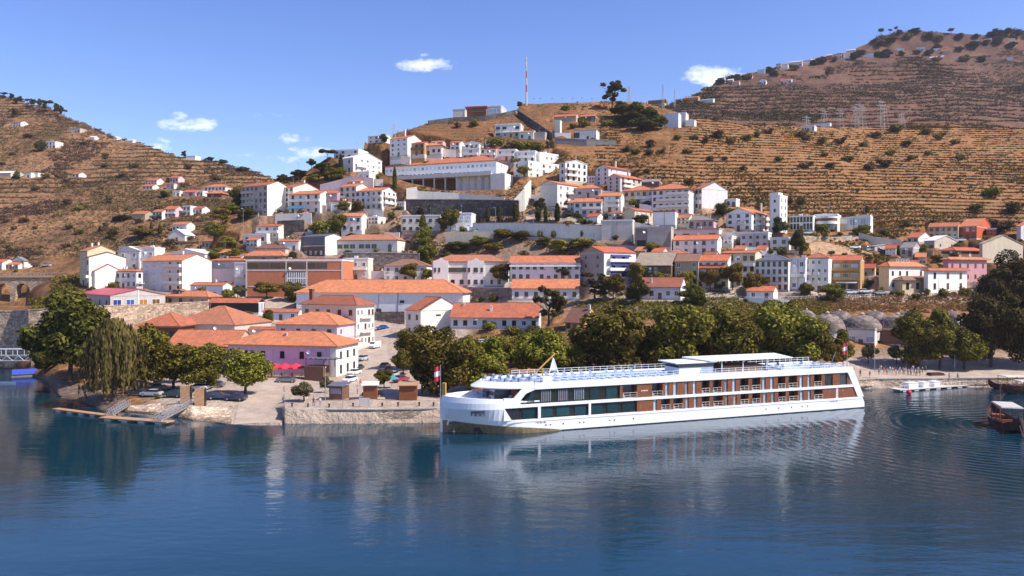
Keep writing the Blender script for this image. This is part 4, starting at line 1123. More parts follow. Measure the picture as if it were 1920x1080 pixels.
H('white hillside house of stacked terraces below the grey apartment block', 480, 522, 532, 448, 424, 16, 'L', 'white', 'orange', (2, 3, 'w'), None, sl=.25, b=10, bal=(('F', .5, .1, 1, 's'),))
H('white house low on the slope with flat terrace left of the stacked-terrace house', 456, 500, 508, 456, 440, 16, 'F', 'white', 'whiteroof', (1, 3, 'd'), None, b=8)
H('flat white clinic with boxy windows behind the leaning green trees', 752, 826, 832, 435, 405, 8, 'F', 'white', 'whiteroof', (2, 6, 'd', 1.3, 1.3), None, b=10, name='clinic', cat='building')
H('flat white wing of square bays beside the parked white car', 834, 884, 888, 434, 401, 8, 'F', 'white', 'whiteroof', (2, 4, 'p', 1.7, 1.7), None, b=10, name='clinic', cat='building')
# ---- upper slopes
H('tall white house with orange roof and sunlit gable behind a factory-like chimney', 731, 764, 790, 292, 258, 30, 'L', 'white', 'orange', (4, 3, 'w'), None, sl=.36, o=.4, chim=((.45, .4, 3.4),))
H('house with ochre timber balconies wedged beside the tall chimney house', 766, 796, 803, 291, 268, 16, 'L', 'ochre', 'orange', (2, 3, 'd'), None, sl=.3, b=8, bal=(('F', .5, 0, 1, 's', 'brown'),))
H('white bungalow with spreading orange hip roof just above the school roof', 779, 828, 836, 290, 273, 14, 'H', 'white', 'orange', (1, 5, 'd'), None, sl=.36, b=11, o=1.0)
H('low house with old pinkish roof behind the white bungalow', 808, 830, 836, 277, 266, 14, 'L', 'dusty', 'oldtile', None, None, sl=.36)
H('small white house with blue-white front and shallow orange roof on the middle slope', 844, 862, 870, 281, 267, 16, 'L', 'white', 'orange', (2, 2, 'd'), None, sl=.3, b=8)
H('white bungalow with grey gabled roof at the edge of the dry grass', 871, 898, 906, 280, 268, 16, 'R', 'white', 'whiteroof', (1, 3, 'd'), None, sl=.25, b=9)
H('small white hut with open terrace below the long grey house', 910, 924, 929, 272, 263, 14, 'F', 'white', 'whiteroof', (1, 2, 'd'), None, b=6, name='hut', cat='hut')
H('long grey-white house with four dark windows alone on the straw-coloured slope', 928, 976, 983, 256, 233, 10, 'F', 'palegrey', 'whiteroof', (2, 4, 'd', 2.2, 1.3), None, b=10)
H('low cream house with flat yellowish roof in front of the long grey house', 942, 974, 980, 258, 247, 12, 'L', 'cream', 'whiteroof', (1, 3, 'w'), None, sl=.25, b=8)
H('white house with low terrace at the bend of the steep lane', 972, 1000, 1008, 262, 247, 14, 'L', 'white', 'orange', (1, 2, 'd'), None, sl=.3, b=8)
H('brown stone house with low walls at the foot of the steep lane', 996, 1022, 1030, 263, 249, 14, 'F', 'dusty', 'concrete', None, None, b=8)
H('modern white concrete house with glazed bays on a long terrace wall', 1076, 1118, 1125, 262, 244, 16, 'F', 'white', 'concrete', (1, 4, 'd', 3.2, 2.8), None, b=10)
H('slim white pylon-like block beside the modern glazed house', 1040, 1050, 1053, 252, 227, 18, 'F', 'white', 'whiteroof', None, None, b=4, name='tower', cat='tower')
H('low stone farmhouse with long orange roof under the bare crest', 1039, 1080, 1085, 229, 217, 16, 'L', 'tan', 'orange', None, None, sl=.42, b=10, o=.6, name='farmhouse', cat='house')
H('second low farmhouse with orange roof adjoining the first under the bare crest', 1087, 1116, 1121, 229, 217, 18, 'L', 'brown', 'orange', (1, 3, 'd'), None, sl=.36, b=10, o=.6, name='farmhouse', cat='house')
rt, a, b, h = H('modern hilltop house with dark red front and flat overhanging roof', 875, 940, 949, 218, 199, 12, 'F', 'palegrey', 'whiteroof', None, None, b=14, name='villa', cat='house', o=.6)
m = MB(); m.box(-a, -a * .42, -1.6, 0, -1, h * .9); m.box(-a * 1.02, -a * .38, -2.6, .4, h * .901, h * 1.02, 1); m.box(-a * 1.0, -a * .40, -2.4, -1.601, h * .46, h * .52, 1); extra(rt, 'red_front', m, ['brown', 'redwall'])
for x in (.08, .2, .32): link('window', window_mesh(2.6, 2.4, 'p'), rt, (-a * x, 0, h * .35))
H('pale slatted garage wing attached left of the modern hilltop house', 849, 872, 876, 219, 206, 10, 'F', 'palegrey', 'concrete', None, None, b=9, name='garage', cat='garage')
H('white modern house of two staggered cubes below the crest bushes', 1246, 1272, 1275, 240, 213, 22, 'F', 'bluewhite', 'whiteroof', None, None, b=9)
H('tall plain white cube joined to the staggered modern house', 1273, 1286, 1290, 232, 212, 22, 'F', 'white', 'whiteroof', None, None, b=9)
H('low white garden house with a retaining terrace at the staggered cubes', 1284, 1302, 1306, 238, 226, 24, 'F', 'white', 'whiteroof', None, None, b=6)
H('low brown house with wide flat canopy just under the crest bushes', 1206, 1246, 1250, 203, 193, 22, 'L', 'tan', 'greytile', (1, 5, 'd'), None, sl=.2, b=9, o=1.0, sheet=far)
H('long dark hut on the crest behind the canopy house', 1215, 1249, 1252, 196, 187, 22, 'F', 'brown', 'concrete', (1, 6, 'd'), None, b=8, name='hut', cat='hut', sheet=far)
H('orange-fronted house beside the blue roof at the edge of the far mountain', 1281, 1309, 1312, 191, 182, 24, 'L', 'ochre', 'orange', (1, 4, 'd'), None, sl=.35, b=10, sheet=far)
H('shed with pale blue roof at the edge of the far mountain', 1312, 1337, 1341, 192, 186, 24, 'M', 'white', 'skyblue', None, None, sl=.25, b=9, name='shed', cat='shed', sheet=far)
H('white flat house of the substation standing on the mid crest', 1503, 1527, 1530, 246, 236, 30, 'F', 'white', 'whiteroof', (1, 5, 'd'), None, b=9)
H('low white store beside the steel pylons on the mid crest', 1523, 1556, 1559, 237, 230, 30, 'M', 'white', 'whiteroof', None, None, sl=.1, b=8, sheet=far, name='store', cat='building')
H('flat-topped white villa high left of the pines on the hill shoulder', 626, 672, 681, 296, 281, 16, 'F', 'palegrey', 'whiteroof', (2, 4, 'd'), None, b=11)
H('large white house with shaded cream side on the hill shoulder', 634, 662, 716, 322, 295, 40, 'L', 'white', 'whiteroof', (2, 2, 'd'), (3, 5, 'w'), sl=.34, o=.4, bal=(('S', .4, .1, .45, 's'),))
H('small white house with open gallery below the pine tree', 672, 692, 699, 340, 323, 16, 'F', 'white', 'whiteroof', (1, 3, 'd'), None, b=7)
H('white flat-roofed house on the skyline left of the chimney house', 690, 722, 730, 268, 254, 18, 'L', 'white', 'whiteroof', (2, 3, 'w'), None, sl=.2, b=9)
# ---- left valley slope
V = dict(sheet=left)
GV = None
H('white two-winged house with orange roof, topmost of the valley hamlet', 272, 294, 299, 346, 338, 10, 'L', 'white', 'orange', (2, 4, 'd'), None, sl=.45, b=9, **V)
H('low white annex with orange roof just below the two-winged house', 267, 286, 291, 355, 349, 10, 'L', 'white', 'orange', (1, 3, 'd'), None, sl=.45, b=8, **V)
H('small pinkish house with white corner tower in the upper hamlet', 318, 334, 339, 342, 333, 10, 'L', 'palepink', 'orange', (1, 3, 'd'), None, sl=.4, b=8, **V)
H('small house with sunlit blue-grey gable below the corner tower', 312, 326, 333, 354, 345, 22, 'L', 'bluewhite', 'redtile', (1, 2, 'd'), None, sl=.5, **V)
H('long white villa with orange roof nearest the town hill in the hamlet', 383, 423, 428, 358, 350, 8, 'H', 'white', 'orange', (1, 6, 'd'), None, sl=.4, b=10, **V)
H('rose-pink long house with red roof in the middle of the hamlet', 343, 366, 371, 368, 360, 8, 'L', 'pink', 'redtile', (1, 4, 'w'), None, sl=.42, b=9, **V)
H('little white cube attached to the left end of the rose-pink house', 324, 337, 341, 368, 359, 8, 'F', 'white', 'whiteroof', (1, 2, 'd'), None, b=7, **V)
H('white block attached to the right end of the rose-pink house', 371, 380, 384, 367, 359, 8, 'F', 'white', 'whiteroof', (1, 2, 'd'), None, b=7, **V)
H('dark low house with orange hip roof below the long white villa', 388, 416, 421, 370, 363, 8, 'H', 'brown', 'orange', (1, 4, 'd'), None, sl=.45, b=9, o=.8, **V)
H('lone brown-walled house with orange roof at the terraced fields', 247, 272, 278, 412, 401, 8, 'L', 'tan', 'orange', None, None, sl=.42, b=10, **V)
H('white two-storey house with pinkish roof beside the lone brown-walled house', 286, 304, 309, 412, 397, 10, 'L', 'white', 'redtile', (2, 3, 'd'), None, sl=.4, b=9, **V)
H('white house with tall red roof and balcony in the lower hamlet', 308, 329, 335, 407, 392, 10, 'L', 'palepink', 'redtile', (2, 3, 'd'), None, sl=.5, b=9, bal=(('F', .45, 0, 1, 's'),), **V)
H('white block with dark side doors next to the tall red roof', 343, 357, 361, 404, 387, 10, 'F', 'white', 'whiteroof', (2, 2, 'd'), None, b=9, **V)
H('stepped white house with red roof at the end of the lower hamlet', 360, 379, 384, 401, 391, 10, 'L', 'white', 'redtile', (1, 3, 'd'), None, sl=.4, b=9, **V)
H('white house with orange roof right behind the chapel-like gable', 323, 350, 356, 434, 421, 10, 'L', 'white', 'orange', (1, 4, 'd'), None, sl=.4, b=9, **V)
H('white chapel-like house with pointed front gable and one dark window', 316, 347, 354, 452, 440, 10, 'R', 'white', 'whiteroof', (1, 1, 'd', 1.6, 2.2), None, sl=.62, b=10, **V)
H('long weathered shed with ribbed tan roof below the valley road', 378, 412, 420, 466, 452, 14, 'L', 'tan', 'oldtile', (1, 5, 'd'), None, sl=.3, b=9, name='shed', cat='shed', **V)
H('white cube house with dark windows alone among vineyard trees', 86, 104, 109, 278, 266, 10, 'F', 'white', 'whiteroof', (2, 3, 'd'), None, b=9, **V)
H('small white house with red roof high at the edge of the valley slope', 20, 39, 44, 237, 229, 10, 'L', 'white', 'orange', (2, 4, 'd'), None, sl=.36, b=9, **V)
H('tiny white house with dark roof alone in the scrub', 135, 148, 152, 332, 326, 10, 'L', 'white', 'redtile', (1, 2, 'd'), None, sl=.4, b=8, **V)
H('low white ruin with broken walls in the scrub', 48, 58, 62, 333, 324, 10, 'F', 'white', 'concrete', (1, 1, 'd'), None, b=7, **V)
H('white garden hut next to the broken white ruin', 64, 71, 74, 331, 325, 10, 'F', 'white', 'whiteroof', None, None, b=6, name='hut', cat='hut', **V)
H('wide barn with pale tin roof cut by the picture edge on the valley slope', -20, 20, 26, 331, 324, 10, 'L', 'dusty', 'whiteroof', None, None, sl=.3, b=14, name='barn', cat='barn', **V)
H('dull brown farmhouse in two blocks under the valley skyline', 130, 150, 154, 250, 241, 10, 'F', 'dusty', 'concrete', (1, 4, 'd'), None, b=9, name='farmhouse', cat='house', **V)
H('small white dome-topped hut on the vineyard under the skyline', 168, 177, 180, 262, 257, 10, 'L', 'white', 'whiteroof', None, None, sl=.4, b=6, name='hut', cat='hut', **V)
H('white cottage with pointed gable close to the valley skyline', 213, 219, 222, 263, 258, 10, 'R', 'white', 'whiteroof', None, None, sl=.6, b=6, **V)
H('row of low white sheds on the skyline of the valley slope', 236, 249, 252, 268, 263, 10, 'L', 'white', 'whiteroof', None, None, sl=.3, b=6, name='shed', cat='shed', **V)
H('flat white house on the valley skyline beside the lone dark tree', 349, 366, 371, 300, 293, 10, 'F', 'white', 'whiteroof', None, None, b=8, **V)
H('white house with grey roof at the near end of the valley road', 21, 45, 53, 503, 489, 24, 'R', 'white', 'greytile', (2, 3, 'd'), None, sl=.4)
H('low white house with orange roof next to the valley road', 6, 34, 40, 505, 496, 16, 'L', 'white', 'orange', (1, 5, 'd'), None, sl=.4, b=8)
H('white house with red roof cut by the picture edge at the valley road', -14, 4, 8, 506, 492, 16, 'L', 'white', 'redtile', (1, 2, 'd'), None, sl=.4, b=8)
# ---- filler houses glimpsed between the larger ones
FILL = ((300, 330, 503, 489, 'white', 'L'), (330, 356, 492, 480, 'dusty', 'H'), (350, 378, 522, 508, 'cream', 'L'), (405, 432, 486, 474, 'white', 'L'), (432, 455, 494, 482, 'dusty', 'L'), (240, 266, 484, 470, 'palepink', 'L'), (224, 246, 476, 464, 'white', 'F'), (360, 384, 492, 480, 'white', 'F'), (462, 486, 462, 450, 'white', 'L'),
        (548, 572, 414, 402, 'dusty', 'L'), (700, 722, 470, 456, 'white', 'L'), (690, 712, 420, 408, 'white', 'F'), (655, 680, 352, 340, 'white', 'L'), (706, 728, 380, 367, 'dusty', 'L'), (744, 762, 394, 380, 'white', 'F'))
for i, (x0, x1, yb, yt, w, rf) in enumerate(FILL):
    H('small house half hidden between larger houses on the left shoulder of the town', x0, x1 - 4, x1, yb, yt, 18, rf, w, ('orange', 'oldtile', 'redtile')[i % 3] if rf != 'F' else 'whiteroof', (2, 3, 'wdb'[i % 3]), None, b=8, group='small houses on the left shoulder of the town')
FILL = ((1064, 1084, 394, 380, 'white', 'L'), (1100, 1124, 420, 406, 'white', 'L'), (1140, 1166, 412, 400, 'dusty', 'H'), (1184, 1204, 372, 360, 'white', 'L'), (1204, 1224, 388, 376, 'white', 'F'), (1270, 1296, 420, 408, 'white', 'L'), (1300, 1326, 448, 436, 'cream', 'L'), (1350, 1376, 458, 444, 'white', 'F'), (1376, 1400, 482, 468, 'white', 'L'), (1418, 1440, 480, 468, 'dusty', 'L'), (1482, 1506, 458, 446, 'white', 'F'), (1100, 1118, 344, 332, 'white', 'F'),
        (1190, 1214, 482, 470, 'dusty', 'L'), (1222, 1246, 484, 472, 'palepink', 'L'), (1318, 1344, 492, 480, 'white', 'L'), (1395, 1420, 498, 486, 'white', 'H'), (1620, 1644, 516, 503, 'cream', 'L'), (1702, 1726, 508, 496, 'white', 'L'), (1716, 1740, 494, 482, 'tan', 'L'), (1660, 1684, 478, 466, 'white', 'L'), (1850, 1872, 442, 430, 'salmon', 'F'), (1780, 1802, 482, 471, 'white', 'L'))
for i, (x0, x1, yb, yt, w, rf) in enumerate(FILL):
    H('small house half hidden between larger houses on the right half of the town', x0, x1 - 4, x1, yb, yt, 28, rf, w, ('orange', 'redtile', 'oldtile')[i % 3] if rf != 'F' else 'whiteroof', (2, 3, 'dwb'[i % 3]), None, b=8, group='small houses on the right half of the town')
# ---- far mountain village
FARH = [(1345, 1360, 157, 148, 'grey', 'F'), (1364, 1376, 158, 151, 'dusty', 'L'), (1390, 1412, 148, 141, 'palepink', 'L'), (1424, 1438, 159, 151, 'white', 'R'), (1420, 1436, 139, 132, 'bluewhite', 'F'),
        (1455, 1466, 131, 122, 'palegrey', 'F'), (1466, 1479, 130, 122, 'white', 'L'), (1480, 1506, 126, 117, 'palepink', 'L'), (1506, 1520, 122, 116, 'white', 'F'), (1533, 1547, 117, 109, 'dusty', 'L'),
        (1549, 1562, 113, 105, 'redwall', 'L'), (1566, 1580, 111, 103, 'palepink', 'F'), (1581, 1595, 110, 101, 'white', 'L'), (1587, 1606, 103, 95, 'palepink', 'L'), (1605, 1640, 109, 101, 'white', 'F'),
        (1649, 1668, 103, 96, 'dusty', 'L'), (1675, 1697, 100, 93, 'white', 'R'), (1704, 1736, 97, 89, 'bluewhite', 'F'), (1739, 1747, 100, 93, 'white', 'R'), (1750, 1764, 98, 92, 'white', 'L'),
        (1766, 1782, 103, 96, 'tan', 'L'), (1762, 1800, 92, 87, 'dusty', 'M'), (1809, 1841, 85, 78, 'slate', 'M'), (1843, 1862, 79, 73, 'white', 'F'), (1882, 1905, 80, 74, 'white', 'L'),
        (1743, 1772, 113, 107, 'palepink', 'L'), (1775, 1810, 112, 106, 'white', 'L'), (1812, 1842, 111, 105, 'ochre', 'L'), (1887, 1901, 114, 109, 'white', 'F'), (1463, 1486, 156, 151, 'bluewhite', 'M'),
        (1372, 1388, 160, 154, 'dusty', 'L'), (1520, 1532, 119, 113, 'palepink', 'L'), (1615, 1632, 100, 95, 'palepink', 'L'), (1846, 1860, 108, 103, 'tan', 'L')]
for i, (x0, x1, yb, yt, w, rf) in enumerate(FARH):
    w2 = 'slate' if w == 'slate' else w
    big = {3: 'lone white gabled house below the mountain village', 14: 'wide white flat-roofed house at the middle of the mountain village', 17: 'long bluish-white villa high in the mountain village', 22: 'long dark-roofed barn near the mountain top', 23: 'white flat house near the mountain top trees', 28: 'lone white hut on the brown mountain flank', 29: 'low shed with pale roof below the mountain village', 10: 'small house with red tower-like front on the mountain skyline'}
    yt -= (yb - yt) * .25
    H(big.get(i, 'small pale house in the village strung along the far mountain ridge'), x0, x1 - 2, x1 + 2, yb, yt, 24, rf, w2, ('orange', 'whiteroof', 'redtile')[i % 3] if w != 'slate' else 'slate', (1, 3, 'd', 2.0, 1.6) if i % 2 else None, None, b=10, sl=.35,
      sheet=far, pad=False, base=8, group='houses of the far mountain village', name='barn' if i == 22 else 'house', cat='barn' if i == 22 else 'house')
# ---------------------------------------------------------------- vegetation
def leaves_mesh(name, mat, P, O, size, rng, elong=1.35, up=0.0):
    """one small folded diamond per leaf clump; P centres, O outward directions"""
    n = len(P)
    nrm = O + rng.normal(0, 0.55, (n, 3)); nrm[:, 2] += up
    nrm /= np.linalg.norm(nrm, axis=1)[:, None] + 1e-9
    t = np.cross(nrm, rng.normal(0, 1, (n, 3))); t /= np.linalg.norm(t, axis=1)[:, None] + 1e-9
    b = np.cross(nrm, t)
    s = (size * rng.uniform(0.6, 1.35, n))[:, None]
    V = np.stack([P - t * s * elong, P - b * s * rng.uniform(.5, 1.0, (n, 1)) + nrm * s * .25, P + t * s * elong, P + b * s * rng.uniform(.5, 1.0, (n, 1)) + nrm * s * .25], 1).reshape(-1, 3)
    return quads_mesh(name, mat, V)

def quads_mesh(name, mat, V):
    n = len(V) // 4
    me = bpy.data.meshes.new(name)
    me.vertices.add(4 * n); me.vertices.foreach_set('co', V.astype(np.float32).ravel())
    me.loops.add(4 * n); me.loops.foreach_set('vertex_index', np.arange(4 * n, dtype=np.int32))
    me.polygons.add(n); me.polygons.foreach_set('loop_start', np.arange(0, 4 * n, 4, dtype=np.int32))
    me.update(calc_edges=True)
    me.materials.append(MATS[mat])
    return me

def cloud(blobs, n, rng, inner=0.45):
    B = np.array(blobs, float)
    w = (B[:, 3] * B[:, 4] + B[:, 4] * B[:, 5]); w /= w.sum()
    k = rng.choice(len(B), n, p=w)
    d = rng.normal(0, 1, (n, 3)); d /= np.linalg.norm(d, axis=1)[:, None]
    r = inner + (1 - inner) * rng.random(n) ** 0.5
    return B[k, :3] + d * B[k, 3:6] * r[:, None], d

def lumps(rng, cz, rx, rz, n, f=0.42, cone=0.0):
    out = [(0, 0, cz, rx * .72, rx * .72, rz * .78)]
    for i in range(n):
        a = rng.uniform(0, 2 * PI); e = math.asin(rng.uniform(-0.95, 1.0))
        k = 1 - cone * (math.sin(e) + 1) / 2
        q = rng.uniform(.62, .92)
        s = rx * f * rng.uniform(.6, 1.15)
        out.append((math.cos(a) * math.cos(e) * rx * q * k, math.sin(a) * math.cos(e) * rx * q * k, cz + math.sin(e) * rz * q, s, s, s * rng.uniform(.7, .95)))
    return out

def trunk_mb(h, r, rng, limbs=5, reach=2.0, top=None):
    m = MB(); x = y = 0
    top = top or h
    pts = [(0, 0, -1.0)]
    for k in range(1, 5):
        x += rng.normal(0, .05) * h * .15; y += rng.normal(0, .05) * h * .15
        pts.append((x, y, h * k / 4))
    for k in range(4):
        m.tube(pts[k], pts[k + 1], r * (1 - .2 * k), r * (1 - .2 * (k + 1)), 7)
    for i in range(limbs):
        a = 2 * PI * i / limbs + rng.uniform(-.4, .4); z0 = h * rng.uniform(.55, .95)
        p = (x * z0 / h, y * z0 / h, z0); q = (math.cos(a) * reach * .5, math.sin(a) * reach * .5, z0 + (top - h) * .25 + reach * .25)
        s = (math.cos(a) * reach, math.sin(a) * reach, z0 + (top - h) * .55 + reach * .3)
        m.tube(p, q, r * .42, r * .28, 6); m.tube(q, s, r * .28, r * .1, 6)
    return m

SPECIES = {}
def make_tree(kind):
    """returns (thing, nominal height, nominal width)"""
    rng = np.random.default_rng(sum(map(ord, kind)))
    base = kind.rstrip('0123456789')
    nm = dict(broad='broadleaf_tree', plane='plane_tree', willow='willow_tree', cypress='cypress_tree', pine='pine_tree', dark='evergreen_tree', olive='olive_tree', shrub='shrub',
              gum='eucalyptus_tree', scrub='shrub', round='clipped_tree', umbrella='umbrella_pine', tall='poplar_tree', brownish='broadleaf_tree', flower='bougainvillea')[base]
    rt = thing(nm, 'tree', 'tree')
    mat = dict(broad='leaf_green', plane='leaf_plane', willow='leaf_willow', cypress='leaf_dark', pine='leaf_dark', dark='leaf_dark', olive='leaf_olive', shrub='leaf_green', gum='leaf_brownish',
               scrub='leaf_scrub', round='leaf_green', umbrella='leaf_dark', tall='leaf_green', brownish='leaf_brownish', flower='leaf_pinkflower')[base]
    H, W = 10.0, 8.0
    if base == 'brownish':
        bl = lumps(rng, 5.6, 3.9, 4.4, 26, .38); P, O = cloud(bl, 17000, rng); sz = .125; tr = trunk_mb(4.2, .3, rng, 6, 2.6, 8)
    elif base in ('broad', 'dark'):
        bl = lumps(rng, 5.3, 3.9, 4.5, 22, .42)
        P, O = cloud(bl, 9000, rng); sz = .19; tr = trunk_mb(4.2, .3, rng, 6, 2.6, 8)
    elif base == 'tall':
        W = 5.0; bl = lumps(rng, 5.5, 2.3, 4.6, 18, .5, .45)
        P, O = cloud(bl, 7000, rng); sz = .17; tr = trunk_mb(5, .22, rng, 5, 1.4, 9)
    elif base in ('plane', 'round'):
        H, W = 7.0, 6.0; bl = lumps(rng, 4.5, 2.9, 2.5, 18, .40)
        P, O = cloud(bl, 6000, rng); sz = .17; tr = trunk_mb(2.8, .2, rng, 6, 1.8, 5.5)
    elif base == 'olive':
        H, W = 5.0, 5.0; bl = lumps(rng, 3.1, 2.4, 1.8, 12, .42)
        P, O = cloud(bl, 3500, rng, .3); sz = .15; tr = trunk_mb(2.0, .2, rng, 5, 1.5, 3.5)
    elif base == 'cypress':
        H, W = 10.0, 2.2; z = rng.beta(1.3, 1.5, 2600) * 9.6 + .3
        r = 1.1 * np.sqrt(np.clip(1 - ((z - 3.6) / 6.4) ** 2, .02, 1)) * np.where(z < 3.6, .75 + .07 * z, 1); a = rng.uniform(0, 2 * PI, 2600); q = rng.uniform(.5, 1.05, 2600)
        P = np.stack([np.cos(a) * r * q, np.sin(a) * r * q, z], 1); O = np.stack([np.cos(a), np.sin(a), np.full(2600, .4)], 1); sz = .2; tr = trunk_mb(2, .15, rng, 0)
    elif base == 'pine':
        bl = lumps(rng, 6.0, 3.5, 3.6, 16, .36)
        P, O = cloud(bl, 6000, rng, .3); sz = .18; tr = trunk_mb(5, .28, rng, 6, 2.4, 8.5)
    elif base == 'umbrella':
        bl = [(x * 2.6, y * 2.6, 8.4 + rng.uniform(-.3, .5), 1.6, 1.6, .9) for x, y in rng.uniform(-1, 1, (9, 2))]
        P, O = cloud(bl, 1800, rng); sz = .28; tr = trunk_mb(7, .22, rng, 6, 2.2, 8.8)
    elif base == 'gum':
        bl = []
        for i in range(20):
            a = rng.uniform(0, 2 * PI); q = rng.uniform(.3, 1); z = rng.uniform(3.0, 9.2)
            w = 3.6 * q * (1 - .4 * abs(z - 6.0) / 4)
            bl.append((math.cos(a) * w, math.sin(a) * w, z, .9, .9, .7))
        P, O = cloud(bl, 2600, rng, .1); sz = .26; tr = trunk_mb(6.5, .32, rng, 9, 3.0, 9.2)
    elif base == 'willow':
        W = 8.0; V = []; O = []
        bough = [(rng.uniform(0, 2 * PI), 3.3 * math.sqrt(rng.random())) for _ in range(26)]
        for i in range(560):
            ba, br = bough[i % 26]; bx, by = br * math.cos(ba) + rng.normal(0, .42), br * math.sin(ba) + rng.normal(0, .42)
            a = math.atan2(by, bx); r = math.hypot(bx, by); top = 9.7 - (br / 3.9) ** 2 * 3.4 - ((bx - br * math.cos(ba)) ** 2 + (by - br * math.sin(ba)) ** 2) * 1.2
            L = rng.uniform(1.2, 6.8) if br > 1.8 else rng.uniform(.8, 2.5)
            zz = np.arange(top, max(top - L, .5), -.28)
            n = len(zz); rr = r + .35 * (1 - np.exp(-(top - zz)))
            V.append(np.stack([np.cos(a) * rr + rng.normal(0, .1, n), np.sin(a) * rr + rng.normal(0, .1, n), zz], 1)); O.append(np.tile([math.cos(a), math.sin(a), .25], (n, 1)))
        P = np.concatenate(V); O = np.concatenate(O); bl, _ = cloud([(0, 0, 6.6, 3.2, 3.2, 2.8)], 1500, rng); P = np.concatenate([P, bl]); O = np.concatenate([O, _]); sz = .17; tr = trunk_mb(5, .4, rng, 7, 2.6, 9)
    else:                                        # shrubs hug the ground
        H, W = 2.0, 2.6; bl = [(0, 0, .7, .9, .9, .8)] + [(x, y, rng.uniform(.5, 1.3), .55, .55, .5) for x, y in rng.uniform(-.8, .8, (7, 2))]
        P, O = cloud(bl, 700, rng, .3); sz = .12; tr = trunk_mb(.7, .06, rng, 4, .6, 1.2)
    if base == 'willow':
        t = np.array([0, 0, 1.0]); n = len(P)
        side = np.cross(O, t); side /= np.linalg.norm(side, axis=1)[:, None] + 1e-6
        side = side + rng.normal(0, .5, (n, 3)); s = (rng.uniform(.5, 1.2, n) * .11)[:, None]
        V = np.stack([P - side * s, P - t * .32, P + side * s, P + t * .3], 1).reshape(-1, 3)
        me = quads_mesh('crown', mat, V)
    else:
        me = leaves_mesh('crown', mat, P, O, sz, rng, up=.25)
    link('crown', me, rt)
    tr.build('trunk', 'bark', rt, smooth=True)
    SPECIES[kind] = (H, W)
    return rt

